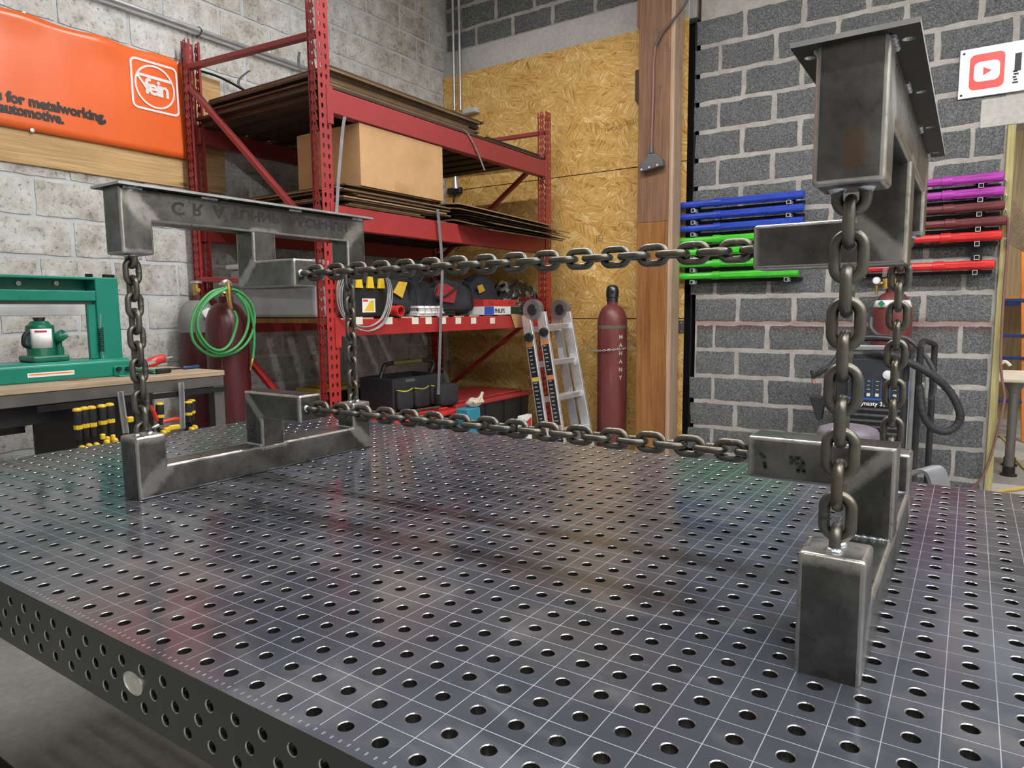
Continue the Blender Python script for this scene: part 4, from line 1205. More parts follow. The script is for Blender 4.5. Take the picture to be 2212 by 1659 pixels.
m = MB(); m.box((lo.x, lo.y, hz + 0.002), (hi.x, hi.y, hz + 0.05)); m.build('body', M_REDPL, t, 0.006, 2)
for yy in (0.15, 0.75):
    y = lo.y + (hi.y - lo.y) * yy
    m = MB(); m.box((hi.x, y, hz + 0.018), (hi.x + 0.006, y + 0.04, hz + 0.04)); m.build('latch', M_DKREDPL, t)
# ---- goods on the floor below
def tote(label, x0, x1, y0, y1, h, lidm, name='tote', zb=0.0, rib=True):
    t = thing(name, label, 'tote', ((x0 + x1) / 2, (y0 + y1) / 2, zb))
    m = MB(); ti = 0.04
    m.add([(x0 + ti, y0 + ti, zb), (x1 - ti, y0 + ti, zb), (x1 - ti, y1 - ti, zb), (x0 + ti, y1 - ti, zb), (x0 + .01, y0 + .01, zb + h), (x1 - .01, y0 + .01, zb + h), (x1 - .01, y1 - .01, zb + h), (x0 + .01, y1 - .01, zb + h)],
          [(3, 2, 1, 0), (4, 5, 6, 7), (0, 1, 5, 4), (1, 2, 6, 5), (2, 3, 7, 6), (3, 0, 4, 7)])
    m.build('body', M_BLKPL, t, 0.012, 2)
    m = MB(); m.box((x0 - 0.012, y0 - 0.012, zb + h - 0.012), (x1 + 0.012, y1 + 0.012, zb + h + 0.018)); l = m.build('lid', lidm, t, 0.008, 2)
    m = MB(); m.box((x0 + 0.05, y0 + 0.05, zb + h + 0.018), (x1 - 0.05, y1 - 0.05, zb + h + 0.032)); m.build('lid_panel', lidm, l, 0.006)
    if rib:
        for q in range(4):
            yy = y0 + (y1 - y0) * (q + 0.5) / 4
            m = MB(); m.box((x1 - 0.025, yy - 0.012, zb + 0.06), (x1 - 0.004, yy + 0.012, zb + h - 0.02)); m.build('rib', M_BLKPL, t)
    return t
a = pX(985, 850, -2.68); b = pX(1150, 850, -2.68)
tote('big black tote with a dull red lid behind the aluminium ladder', -3.25, -2.68, a.y, b.y - 0.02, pX(1070, 858, -2.68).z - 0.02, M_DKREDPL)
tote('black tote with a red lid at the back beneath the rack', -3.75, -3.33, a.y + 0.05, b.y + 0.05, pX(1090, 835, -3.33).z - 0.02, M_DKREDPL)
a = pX(800, 890, -2.62); b = pX(1012, 880, -2.62)
hr = pX(1000, 880, -2.62).z - 0.02
tote('black tote with a bright red lid under the black tool carrier', -3.3, -2.62, a.y, min(b.y, pX(985, 850, -2.68).y - 0.045), hr, M_REDPL)
a = pX(742, 840, -3.1); b = pX(842, 840, -3.1)
tote('black tote with a dusty yellow lid beside the tool carrier', -3.55, -3.1 - 0.25, a.y + 0.0, b.y, pX(790, 838, -3.1).z - 0.02, pm('dusty_yellow', (0.42, 0.30, 0.05), 0.55))
# tool carrier
zc = hr + 0.035
xF_ = -2.78
lo, hi = fbox(848, 960, 812, xF_, 0.3, zc)
t = thing('tool_carrier', 'open black tool carrier with yellow piping and a long tubular handle', 'bag', ((lo.x + hi.x) / 2, (lo.y + hi.y) / 2, zc))
m = MB(); w = 0.02
for l_, h_ in (((lo.x, lo.y, zc), (hi.x, lo.y + w, hi.z)), ((lo.x, hi.y - w, zc), (hi.x, hi.y, hi.z)), ((lo.x, lo.y + w, zc), (lo.x + w, hi.y - w, hi.z)), ((hi.x - w, lo.y + w, zc), (hi.x, hi.y - w, hi.z)), ((lo.x, lo.y, zc), (hi.x, hi.y, zc + 0.02))): m.box(l_, h_)
m.build('bag_body', M_BLKCL, t, 0.008, 2)
for q in range(3):
    y0 = lo.y + (hi.y - lo.y) * (q * 0.32 + 0.03); y1 = y0 + (hi.y - lo.y) * 0.28
    m = MB(); m.lump((hi.x + 0.01, (y0 + y1) / 2, zc + 0.01), (0.05, y1 - y0, (hi.z - zc) * 0.62), q + 40, 5, 0.04, 0.0, 20, 10); m.build('pocket', M_BLKCL, t, smooth=60)
    m = MB(); zt2 = zc + 0.01 + (hi.z - zc) * 0.62
    m.tube(smooth_path([(hi.x + 0.02, y0, zt2), (hi.x + 0.034, (y0 + y1) / 2, zt2 - 0.012), (hi.x + 0.02, y1, zt2)], 5), 0.004, 6); m.build('piping', pm('yellow_piping', (0.55, 0.50, 0.06), 0.6), t)
m = MB(); mid = (lo.x + hi.x) / 2
m.tube(smooth_path([(mid, lo.y + 0.02, hi.z - 0.05), (mid, lo.y + 0.07, hi.z + 0.05), (mid, lo.y + 0.13, hi.z + 0.085), (mid, hi.y - 0.02, hi.z + 0.085), (mid, hi.y + 0.06, hi.z + 0.05), (mid, hi.y + 0.0, hi.z - 0.04)], 6), 0.014, 10); m.build('handle', M_BLKPL, t, smooth=60)
m = MB(); m.cyl((mid, lo.y + 0.16, hi.z + 0.086), (mid, hi.y - 0.08, hi.z + 0.086), 0.0165, 12); m.build('grip', pm('olive_grip', (0.16, 0.15, 0.04), 0.6), t, smooth=40)
a, b = pX(876, 826, hi.x + 0.001), pX(896, 817, hi.x + 0.001)
m = MB(); m.box((hi.x, a.y, a.z), (hi.x + 0.002, b.y, b.z)); m.build('badge', pm('badge_grey', (0.12, 0.12, 0.12), 0.4), t)
a, b = pX(950, 865, hi.x + 0.09), pX(990, 825, hi.x + 0.09)
m = MB(); m.lump((hi.x + 0.06, (a.y + b.y) / 2, zc), (0.09, b.y - a.y, b.z - zc), 55, 5, 0.03, 0.05, 20, 12); m.build('side_pouch', M_BLKCL, t, smooth=60)
# bits beside the totes
lo, hi = fbox(1010, 1038, 882, -2.47, 0.1, 0.0)
m = MB(); m.box((lo.x, lo.y, 0), hi); tag(m.build('blue_block', pm('teal_blue_paint', (0.03, 0.22, 0.32), 0.5), None, 0.006), 'teal blue upright box beside the red lidded tote', 'box')
p = pX(1028, 884, -2.5)
t = thing('work_glove', 'pale worn work glove lying on the teal blue box', 'glove', (-2.52, p.y, hi.z))
m = MB(); m.lump((-2.52, p.y, hi.z), (0.1, 0.12, 0.06), 61, 2.4, 0.25, 0.2, 22, 14, 4); 
gm = pm('pale_leather', (0.52, 0.47, 0.38), 0.8)
m.build('palm', gm, t, smooth=180)
for q in range(4):
    m = MB(); y = p.y - 0.045 + q * 0.026
    m.tube([(-2.505, y, hi.z + 0.03), (-2.48, y, hi.z + 0.045 + 0.006 * q), (-2.465, y + 0.006, hi.z + 0.03)], [0.012, 0.013, 0.009], 8); m.build('finger', gm, t, smooth=60)
m = MB(); m.tube([(-2.52, p.y + 0.04, hi.z + 0.03), (-2.51, p.y + 0.075, hi.z + 0.06), (-2.50, p.y + 0.08, hi.z + 0.095)], [0.016, 0.014, 0.010], 8); m.build('thumb', gm, t, smooth=60)

# loose brown cable on the bright red lid, and a packet by the ladder foot
zl_ = hr + 0.034
t = thing('loose_cable', 'loose brown cable lying on the bright red tote lid', 'cable', (-2.66, pX(890, 885, -2.64).y, zl_))
for k in range(3):
    P = [Vector((-2.66 - 0.012 * k + 0.02 * math.sin(q * 1.3 + k), pX(845 + q * 22, 882, -2.64).y, zl_ + 0.007 + 0.004 * k)) for q in range(6)]
    m = MB(); m.tube(smooth_path(P, 4), 0.0055, 6); m.build('strand', pm('brown_cable', (0.075, 0.05, 0.04), 0.5), t, smooth=60)
lo, hi = fbox(1128, 1149, 897, -2.40, 0.04, 0.0)
t = thing('packet', 'small red and white packet standing by the ladder foot', 'packet', (-2.42, (lo.y + hi.y) / 2, 0))
m = MB(); m.box((-2.44, lo.y, 0), (-2.40, hi.y, hi.z)); m.build('carton', M_WHITE, t, 0.002)
m = MB(); m.prism([(-2.3995, lo.y + 0.01, hi.z - 0.14), (-2.3995, hi.y - 0.01, hi.z - 0.10), (-2.3995, hi.y - 0.01, hi.z - 0.02), (-2.3995, lo.y + 0.04, hi.z - 0.05)], (0.0006, 0, 0)); m.build('print', M_REDPL, t)
# ================================================================== left wall: banner, plywood, conduit
xw = XL + 0.02
q0, q1 = pX(0, 342, xw), pX(412, 410, xw)
m = MB(); m.box((XL + 0.010, -0.1, TT + 1.225), (xw, pX(482, 300, xw).y, pX(478, 176, xw).z)); tag(m.build('plywood_backing', M_PLY, None, 0.002), 'knotty plywood board fixed to the left wall behind the orange banner', 'board')
M_BAN = pm('orange_vinyl', (0.78, 0.135, 0.028), 0.33, 0, 0.06, 2)
xb_ = xw + 0.012
bt, bb = TT + 1.995, TT + 1.400
y0b, y1b = -0.35, pX(398, 240, xb_).y + 0.02
t = thing('banner', 'orange vinyl banner with a white logo and black lettering on the left wall', 'banner', (xb_, (y0b + y1b) / 2, bb))
m = MB(); ny, nz = 60, 14; vs = []; fs = []
def ban_x(y, z):
    e = max(0.0, 1 - (bt - z) / 0.12)
    return xb_ + 0.0008 * math.sin(y * 23) + 0.0015 * math.sin(y * 9 + z * 5) + 0.012 * e * (0.5 + 0.5 * math.sin(y * 14.5 + 0.6)) + 0.012 * max(0, 1 - (y1b - y) / 0.12) * math.sin(z * 6)
for j in range(nz + 1):
    for i in range(ny + 1):
        y = y0b + (y1b - y0b) * i / ny; z = bb + (bt - bb) * j / nz
        sag = 0.012 * math.sin((y * 9.2) % math.pi) if j == nz else 0
        vs.append((ban_x(y, z), y, z - sag))
W = ny + 1
for j in range(nz):
    for i in range(ny): fs.append((j * W + i, j * W + i + 1, (j + 1) * W + i + 1, (j + 1) * W + i))
m.add(vs, fs); o = m.build('vinyl_sheet', M_BAN, t, smooth=180)
md = o.modifiers.new('thick', 'SOLIDIFY'); md.thickness = 0.0015
M_BLKINK = pm('black_ink', (0.012, 0.012, 0.012), 0.5)
M_WHTINK = pm('white_ink', (0.80, 0.74, 0.74), 0.4)
xt = xb_ + 0.0
def ban_text(s, u, v, size, mat, bold=0.0, align='RIGHT', sx=1.0):
    p = pX(u, v, xt); return text_obj(s, 'lettering', mat, t, frame_mat(p, (0, 1, 0), (0, 0, 1)) @ Matrix.Diagonal((sx, 1, 1, 1)), size, 0.001, align, bold=bold)

ban_text('s for metalworking,', 229, 264, 0.073, M_BLKINK, 0.0034, sx=0.93)
ban_text('automotive.', 138, 268, 0.073, M_BLKINK, 0.0034, sx=0.86)
# logo: rounded square outline , ring, bar, wedge and script letters
a, b, c_, d_ = pX(280, 122, xt), pX(380, 158, xt), pX(284, 228, xt), pX(384, 253, xt)
ly, lz = (a.y + b.y) / 2, (a.z + c_.z) / 2
lw = b.y - a.y; lh = a.z - c_.z
def loop_tube(name, pts, wid, closed=True):
    """flat painted stroke along a closed outline"""
    n = len(pts); mm = MB(); vs = []
    for i, (y, z) in enumerate(pts):
        p0, p1 = Vector(pts[i - 1]), Vector(pts[(i + 1) % n])
        tg = (p1 - p0).normalized(); nn = Vector((-tg.y, tg.x)) * wid / 2
        for s in (1, -1): vs += [(xt, ly + y + nn.x * s, lz + z + nn.y * s), (xt + 0.001, ly + y + nn.x * s, lz + z + nn.y * s)]
    fs = []
    for i in range(n):
        j = (i + 1) % n; A, B = 4 * i, 4 * j
        for q in ((1, 3), (3, 2), (2, 0), (0, 1)): fs.append((A + q[0], A + q[1], B + q[1], B + q[0]))
    mm.add(vs, fs); return mm.build(name, M_WHTINK, t)
loop_tube('logo_frame', rrect(lw, lh, 0.03, 5), 0.013)
RR = min(lw, lh) * 0.43
loop_tube('logo_ring', [(RR * math.cos(2 * math.pi * i / 40), RR * math.sin(2 * math.pi * i / 40)) for i in range(40)], 0.011)
def flat(name, pts):
    mm = MB(); mm.prism([(xt, ly + y, lz + z) for y, z in pts], (0.001, 0, 0)); mm.build(name, M_WHTINK, t)
flat('logo_bar', [(-RR * 0.93, RR * 0.38), (RR * 0.93, RR * 0.38), (RR * 0.86, RR * 0.52), (-RR * 0.86, RR * 0.52)])
flat('logo_stroke', [(-RR * 0.95, RR * 0.40), (-RR * 0.80, RR * 0.40), (-RR * 0.25, -RR * 0.30), (-RR * 0.40, -RR * 0.30)])
text_obj('fein', 'lettering', M_WHTINK, t, frame_mat((xt, ly - RR * 0.55, lz - RR * 0.38), (0, 1, 0), (0, 0.0, 1)) @ Matrix.Shear('XY', 4, (0.18, 0)), RR * 1.05, 0.001, bold=0.0035, spacing=0.85)
for (u, v) in ((52, 30), (386, 138), (400, 338), (70, 282)):
    p = pX(u, v, xt + 0.004); m = MB(); m.lathe([(0.011, 0), (0.011, 0.002), (0.006, 0.003)], (0, 0, 0), 14, Matrix.Translation(p) @ Matrix.Rotation(math.pi / 2, 4, 'Y')); m.build('grommet', M_PEDGE, t)
for o_ in list(t.children):
    if o_.name.startswith(('lettering', 'logo')):
        L_ = wloc(t)
        for v_ in o_.data.vertices:
            v_.co.x += ban_x(v_.co.y + L_.y, v_.co.z + L_.z) - xb_ + 0.005
M_COND = pm('galvanised_conduit', (0.55, 0.56, 0.58), 0.35, 0.7)
a, b = pX(250, 0, XL + 0.05), pX(660, 150, XL + 0.05)
t = thing('conduit', 'long grey metal conduit running along the left wall above the banner', 'conduit', (XL + 0.05, 2.0, a.z - 0.02))
zc_ = (a.z + b.z) / 2
m = MB(); m.cyl((XL + 0.05, -0.5, zc_), (XL + 0.05, 4.35, zc_), 0.017, 14); m.build('pipe', M_COND, t, smooth=50)
for y in (0.4, 1.98, 3.5):
    m = MB(); m.tube([(XL + 0.01, y, zc_ + 0.03), (XL + 0.05, y, zc_ + 0.022), (XL + 0.072, y, zc_), (XL + 0.05, y, zc_ - 0.022), (XL + 0.01, y, zc_ - 0.03)], 0.006, 6); m.build('clip', M_STRAPD, t)
P = [pX(u, v, XL + 0.06) for u, v in ((428, 152), (470, 165), (510, 185), (560, 215))]
m = MB(); m.tube(smooth_path(P, 5), 0.008, 8); tag(m.build('wall_cable', M_BLKRAIL, smooth=60), 'black cable drooping on the wall behind the rack', 'cable')

# ================================================================== bench with green press
ZB = TT + 0.160
XBF, XBB, YBE = -2.75, -3.45, 1.28
M_BTOP = m_wood('bench_top_ply', (0.40, 0.29, 0.19), (0.56, 0.43, 0.30), 1, knots=False)
M_ANGLE = pm('raw_angle_steel', (0.16, 0.15, 0.14), 0.45, 0.6)
BN = thing('workbench', 'plywood-topped steel workbench carrying the green press', 'workbench', ((XBF + XBB) / 2, 0.3, 0))
m = MB(); m.box((XBB, -0.9, ZB - 0.024), (XBF, YBE, ZB)); m.build('bench_top', M_BTOP, BN, 0.002)
for lo, hi in (((XBF - 0.05, -0.9, ZB - 0.074), (XBF - 0.004, YBE - 0.004, ZB - 0.0245)), ((XBB, -0.9, ZB - 0.074), (XBB + 0.05, YBE - 0.004, ZB - 0.0245)), ((XBB + 0.05, YBE - 0.05, ZB - 0.074), (XBF - 0.05, YBE - 0.004, ZB - 0.0245))):
    m = MB(); m.box(lo, hi); m.build('rail', M_ANGLE, BN, 0.002)
for x in (XBF - 0.029, XBB + 0.029):
    for y in (YBE - 0.032, -0.85):
        m = MB(); m.box((x - 0.027, y - 0.027, 0), (x + 0.025, y + 0.027, ZB - 0.074)); m.build('leg', M_ANGLE, BN, 0.002)
a = pX(0, 905, XBB + 0.06)
m = MB(); m.box((XBB + 0.05, -0.8, ZB - 0.27), (XBB + 0.066, 0.65, ZB - 0.075)); m.build('shade_panel', M_BLKPL, BN)  # black sheet added for the drawers and shadow under the bench
m = MB(); m.box((XBB + 0.12, 0.66, ZB - 0.62), (XBB + 0.136, YBE - 0.06, ZB - 0.075)); m.build('shade_panel', M_BLKPL, BN)  # deeper black sheet added for the darkness behind the clamps
m = MB(); m.box((XBF - 0.10, -0.8, ZB - 0.16), (XBF - 0.088, YBE - 0.4, ZB - 0.075)); m.build('apron', M_BLKPL, BN)
# --- press
M_GRN = pm('green_machine_paint', (0.006, 0.20, 0.135), 0.32, 0, 0.12, 4)
XP_ = -2.92                                         # front plane of the press
pr = thing('hydraulic_press', 'green steel bench press frame with springs, standing on the workbench', 'press', (XP_ - 0.1, 0.4, ZB))
zb1 = pX(150, 798, XP_).z                            # top front edge of the base beam
zb1 = ZB + 0.080
ye = pX(283, 790, XP_).y
m = MB(); m.prism([(XP_, -0.7, ZB), (XP_, -0.7, zb1 - 0.012), (XP_ - 0.02, -0.7, zb1), (XP_ - 0.2, -0.7, zb1), (XP_ - 0.2, -0.7, ZB)], (0, ye + 0.7, 0)); m.build('base_beam', M_GRN, pr, 0.006, 2)
ua, ub = pX(216, 690, XP_ - 0.06).y, pX(258, 690, XP_ - 0.06).y
ztp = pX(240, 600, XP_ - 0.06).z
m = MB(); m.box((XP_ - 0.16, ub - 0.10, zb1 - 0.01), (XP_ - 0.05, ub, ztp)); m.build('upright', M_GRN, pr, 0.005, 2)
m = MB(); m.box((XP_ - 0.16, -0.70, zb1 - 0.01), (XP_ - 0.05, -0.60, ztp)); m.build('upright', M_GRN, pr, 0.005, 2)
m = MB(); m.box((XP_ - 0.075, ub - 0.135, zb1), (XP_ - 0.06, ub - 0.09, ztp - 0.12)); m.build('guide_plate', M_GRN, pr, 0.003)
zlow = pX(100, 650, XP_ - 0.06).z
m = MB(); m.box((XP_ - 0.16, -0.7, zlow + 0.02), (XP_ - 0.145, ub - 0.1, ztp)); m.box((XP_ - 0.16, -0.7, ztp - 0.012), (XP_ - 0.05, ub - 0.1, ztp)); m.box((XP_ - 0.16, -0.7, zlow), (XP_ - 0.05, ub - 0.1, zlow + 0.045))
m.build('top_beam', M_GRN, pr, 0.003)
m = MB(); m.box((XP_ - 0.11, -0.7, zlow - 0.014), (XP_ - 0.075, ub - 0.11, zlow - 0.001)); m.build('blade_bar', M_ANGLE, pr)
for u in (38, 120, 195):
    p = pX(u, 612, XP_ - 0.144); m = MB(); m.cyl((XP_ - 0.145, p.y, p.z), (XP_ - 0.135, p.y, p.z), 0.011, 6); m.build('bolt', M_COND, pr)
for u in (225, 234, 243, 188, 196):
    p = pX(u, 596, XP_ - 0.1); m = MB(); m.cyl((XP_ - 0.1, p.y, ztp), (XP_ - 0.1, p.y, ztp + 0.016), 0.009, 6); m.build('bolt', M_DARKST, pr)
m = MB(); m.box((-3.33, -0.7, pX(100, 682, -3.33).z), (-3.315, pX(213, 660, -3.33).y, pX(100, 646, -3.33).z)); m.build('press_plate', pm('pale_grey_plate', (0.62, 0.62, 0.64), 0.4, 0.1), pr, 0.002)
# label, bracket, springs
a, b = pX(60, 818, XP_), pX(160, 797, XP_)
m = MB(); m.box((XP_, a.y, a.z + 0.003), (XP_ + 0.0008, b.y, b.z - 0.005)); lb = m.build('warning_label', M_WHITE, pr)
m = MB(); m.box((XP_ + 0.0008, a.y + 0.004, b.z - 0.015), (XP_ + 0.0014, b.y - 0.004, b.z - 0.010)); m.build('label_stripe', M_ORANGE, lb)
a, b = pX(246, 812, XP_ + 0.004), pX(282, 789, XP_ + 0.004)
m = MB(); m.box((XP_, a.y, ZB + 0.004), (XP_ + 0.008, b.y, b.z)); bk = m.build('bracket', M_GRN, pr, 0.002)
m = MB(); m.box((XP_, a.y, ZB), (XP_ + 0.05, b.y, ZB + 0.006)); m.build('bracket', M_GRN, pr, 0.002)
for u in (256, 275):
    p = pX(u, 797, XP_ + 0.01); m = MB(); m.cyl((XP_ + 0.008, p.y, p.z), (XP_ + 0.02, p.y, p.z), 0.011, 6); m.build('bolt', M_DARKST, bk)
a, b = pX(217, 708, XP_ - 0.05), pX(220, 760, XP_ - 0.05)
m = MB(); P = []
for i in range(90):
    f = i / 89; P.append((XP_ - 0.05 + 0.010 * math.cos(i * 0.9), a.y + (b.y - a.y) * f + 0.010 * math.sin(i * 0.9), a.z + (b.z - a.z) * f))
m.tube(P, 0.0022, 5); m.build('spring', M_DARKST, pr, smooth=60)
for za, zb_ in ((a.z, a.z + 0.06), (b.z, b.z - 0.04)):
    m = MB(); m.tube([(XP_ - 0.05, a.y, za), (XP_ - 0.05, a.y + 0.004, zb_), (XP_ - 0.06, a.y + 0.012, zb_ + 0.005)], 0.003, 6); m.build('spring_hook', M_COND, pr)
# --- bottle jack on the base beam
pj_ = pX(92, 783, XP_ - 0.1)
jx, jy, jz = XP_ - 0.10, pj_.y, zb1
jk = thing('bottle_jack', 'green bottle jack with a white label standing on the press base', 'jack', (jx, jy, jz))
sc_ = pX(92, 690, jx).z - jz
r0 = 0.054
prof = [(r0 * 1.0, 0.0), (r0 * 1.0, 0.08), (r0 * 0.98, 0.10), (r0 * 0.98, 0.80), (r0 * 0.93, 0.86), (r0 * 0.80, 0.88), (r0 * 0.62, 0.955), (r0 * 0.60, 0.96)]
m = MB(); m.lathe([(r, z * sc_) for r, z in prof], (jx, jy, jz), 28); m.build('body', pm('dark_green_paint', (0.006, 0.13, 0.075), 0.3), jk, smooth=40)
m = MB(); m.box((jx - 0.075, jy - r0 * 1.15, jz), (jx + 0.075, jy + r0 * 1.45, jz + 0.028)); m.build('base_plate', pm('dark_green_paint', (0.006, 0.13, 0.075), 0.3), jk, 0.008, 2)
m = MB(); m.lathe([(r0 * 0.36, 0.96 * sc_), (r0 * 0.36, 1.0 * sc_), (r0 * 0.42, 1.005 * sc_), (r0 * 0.42, 1.05 * sc_)], (jx, jy, jz), 20); m.build('ram_saddle', M_BLKPL, jk, smooth=40)
m = MB(); vs = []; fs = []; n = 8
for i in range(n + 1):
    a_ = math.radians(-62 + 90 * i / n)          # label wraps the side facing the camera
    for zf in (0.33, 0.78): vs.append((jx + (r0 * 0.985 + 0.001) * math.cos(a_), jy + (r0 * 0.985 + 0.001) * math.sin(a_), jz + zf * sc_))
for i in range(n): fs.append((2 * i, 2 * i + 2, 2 * i + 3, 2 * i + 1))
m.add(vs, fs); lbo = m.build('label', M_WHITE, jk, smooth=60, recalc=False)
lbo.modifiers.new('t', 'SOLIDIFY').thickness = 0.0006
m = MB(); vs = []; fs = []
for i in range(n + 1):
    a_ = math.radians(-42 + 46 * i / n)
    for zf in (0.70, 0.745): vs.append((jx + (r0 * 0.985 + 0.002) * math.cos(a_), jy + (r0 * 0.985 + 0.002) * math.sin(a_), jz + zf * sc_))
for i in range(n): fs.append((2 * i, 2 * i + 2, 2 * i + 3, 2 * i + 1))
m.add(vs, fs); m.build('label_print', pm('red_print', (0.45, 0.04, 0.05), 0.5), lbo, recalc=False).modifiers.new('t', 'SOLIDIFY').thickness = 0.0004
m = MB(); py = jy + r0 * 1.12
m.cyl((jx + 0.02, py, jz + 0.02), (jx + 0.02, py, jz + sc_ * 0.34), 0.018, 14); m.cyl((jx + 0.02, py, jz + sc_ * 0.34), (jx + 0.02, py, jz + sc_ * 0.52), 0.012, 12); m.build('pump', pm('dark_green_paint', (0.006, 0.13, 0.075), 0.3), jk, smooth=40)
m = MB(); m.tube([(jx + 0.02, py - 0.015, jz + sc_ * 0.5), (jx + 0.05, py + 0.012, jz + sc_ * 0.66)], 0.022, 12, caps=False); m.build('lever_socket', pm('dark_green_paint', (0.006, 0.13, 0.075), 0.3), jk, smooth=40).modifiers.new('t', 'SOLIDIFY').thickness = 0.004
m = MB(); m.tube(smooth_path([(jx + 0.02, jy - r0 * 0.97, jz + sc_ * 0.72), (jx + 0.03, jy - r0 * 1.35, jz + sc_ * 0.62), (jx + 0.03, jy - r0 * 1.40, jz + sc_ * 0.42), (jx + 0.02, jy - r0 * 0.97, jz + sc_ * 0.36)], 5), 0.008, 8); m.build('carry_handle', M_DARKST, jk, smooth=60)
# --- small things on the bench
p = pZ(158, 820, ZB)
m = MB(); m.lathe([(0.011, 0), (0.062, 0.0), (0.0625, 0.003), (0.02, 0.004), (0.011, 0.003)], (p.x, p.y, ZB), 32); tag(m.build('grinding_disc', pm('brown_abrasive', (0.18, 0.075, 0.05), 0.8, 0, 0.2, 60), None, smooth=30), 'thin red-brown grinding disc lying on the bench edge', 'grinding disc')
p = pZ(342, 792, ZB)
t = thing('utility_knife', 'red curved tool with a metal tip lying on the bench', 'tool', (p.x, p.y, ZB), rz=0.0)
m = MB(); P = [pX(u, v, p.x - 0.02) for u, v in ((312, 789), (325, 784), (342, 777), (356, 774))]
m.tube(smooth_path(P, 4), [0.022] * 4 + [0.026] * 4 + [0.024] * 4 + [0.016], 10); m.build('handle', M_REDPL, t, smooth=60)
a, b = pX(356, 774, p.x - 0.02), pX(372, 771, p.x - 0.02)
m = MB(); m.cyl(a, b, 0.004, 8); m.build('tip', M_COND, t)
a, b = pX(312, 787, p.x + 0.004), pX(336, 781, p.x + 0.004)
m = MB(); m.bar(a, b, 0.004, 0.016); m.build('metal_insert', M_COND, t)
p0_, p1_ = pZ(288, 798, ZB + 0.012), pZ(336, 803, ZB + 0.012)
t = thing('jack_lever', 'green jack lever with a black grip lying on the bench', 'lever', (p0_.x, p0_.y, ZB))
m = MB(); m.cyl(p0_, p1_, 0.011, 12); m.build('rod', M_GRN, t, smooth=40)
p2_ = pZ(366, 800, ZB + 0.012)
m = MB(); m.cyl(p1_, p2_, 0.013, 12); m.build('grip', M_BLKPL, t, smooth=40)
p0_, p1_ = pZ(370, 797, ZB + 0.008), pZ(430, 792, ZB + 0.008)
t = thing('screwdriver', 'dark blue handled screwdriver lying at the far end of the bench', 'screwdriver', (p0_.x, p0_.y, ZB))
m = MB(); m.cyl(p0_, p0_.lerp(p1_, 0.4), 0.004, 8); m.build('shaft', M_DARKST, t)
m = MB(); m.tube([p0_.lerp(p1_, k) for k in (0.4, 0.45, 0.6, 0.95, 1.0)], [0.006, 0.010, 0.0085, 0.0105, 0.007], 10); m.build('handle', pm('dark_blue_grip', (0.01, 0.05, 0.12), 0.5), t, smooth=60)

# ================================================================== clamps hanging under the bench front
XC = -2.70
rail_z = pX(200, 862, XC).z
HG = 'black and yellow bar clamps hanging under the bench'
m = MB(); m.box((XC - 0.035, 0.45, ZB - 0.10), (XC - 0.028, 1.27, ZB - 0.076)); hr_ = m.build('hanging_rail', M_DARKST, BN)
def clamp(label, u, vt, vb, x=XC, tilt=0.0):
    a, b = pX(u, vt, x), pX(u + tilt, vb, x)
    L = a.z - b.z; r = 0.0155
    t = thing('bar_clamp', label, 'clamp', (b.x, b.y, b.z - 0.05), HG)
    d = (a - b)
    def P(k): return b + d * k
    m = MB(); m.tube([P(k) for k in (0.0, 0.02, 0.3, 0.55, 0.88, 0.93)], [0.011, 0.013, 0.014, 0.0175, 0.0175, 0.0165], 12); m.build('handle', M_BLKPL, t, smooth=60)
    m = MB(); m.tube([P(k) for k in (0.90, 0.93, 0.97, 0.995, 1.0)], [0.0173, 0.0177, 0.0155, 0.009, 0.002], 12); m.build('cap', M_YEL, t, smooth=60)
    m = MB(); m.tube([P(k) for k in (0.32, 0.34, 0.46, 0.48)], [0.015, 0.0172, 0.0172, 0.015], 8); m.build('collar', M_YEL, t)
    m = MB(); m.bar(P(0.05) - Vector((0.02, 0, 0)), P(0.05) - Vector((0.02, 0, 0.12)), 0.005, 0.016, (1, 0, 0)); m.build('bar', M_DARKST, t)
    m = MB(); m.lump((b.x + 0.03, b.y - 0.004, b.z - 0.045), (0.034, 0.022, 0.026), int(u), 2.6, 0.05, 0, 12, 8); m.build('jaw_pad', M_YEL, t, smooth=60)
    m = MB(); m.bar((b.x - 0.02, b.y, b.z - 0.03), (b.x + 0.02, b.y, b.z - 0.03), 0.016, 0.022); m.build('jaw', M_BLKPL, t, 0.003)
    return t
names = ('leftmost', 'second from the left', 'third from the left', 'fourth from the left', 'fifth from the left')
for k, (u, vt, vb) in enumerate(((166, 881, 950), (181, 878, 946), (197, 876, 944), (219, 873, 938), (236, 870, 934))):
    clamp('black and yellow bar clamp, %s in the row under the bench' % names[k], u, vt, vb, XC, 5)
clamp('single black and yellow bar clamp beside the red plier handles', 345, 869, 918, XC, 1)
clamp('black and yellow bar clamp nearest the bench leg, front of two', 407, 866, 912, XC, 0)
clamp('black and yellow bar clamp nearest the bench leg, rear of two', 414, 862, 908, XC - 0.05, 0)
for lab, (u0, v0), (u1, v1) in (('narrow galvanised bar standing under the bench beside the chain', (259, 846), (272, 935)), ('narrow galvanised bar standing under the bench near the bench leg', (391, 826), (394, 925))):
    a, b = pX(u0, v0, XC - 0.02), pX(u1, v1, XC - 0.02)
    m = MB(); m.bar(b, a, 0.026, 0.006, (1, 0, 0)); m.bar(b + Vector((0.012, 0, 0)), a + Vector((0.012, 0, 0)), 0.004, 0.02, (1, 0, 0)); tag(m.build('steel_bar', M_COND), lab, 'bar', 'galvanised bars under the bench')
t = thing('pliers', 'open red-handled pliers hanging under the bench', 'pliers', pX(350, 905, XC))
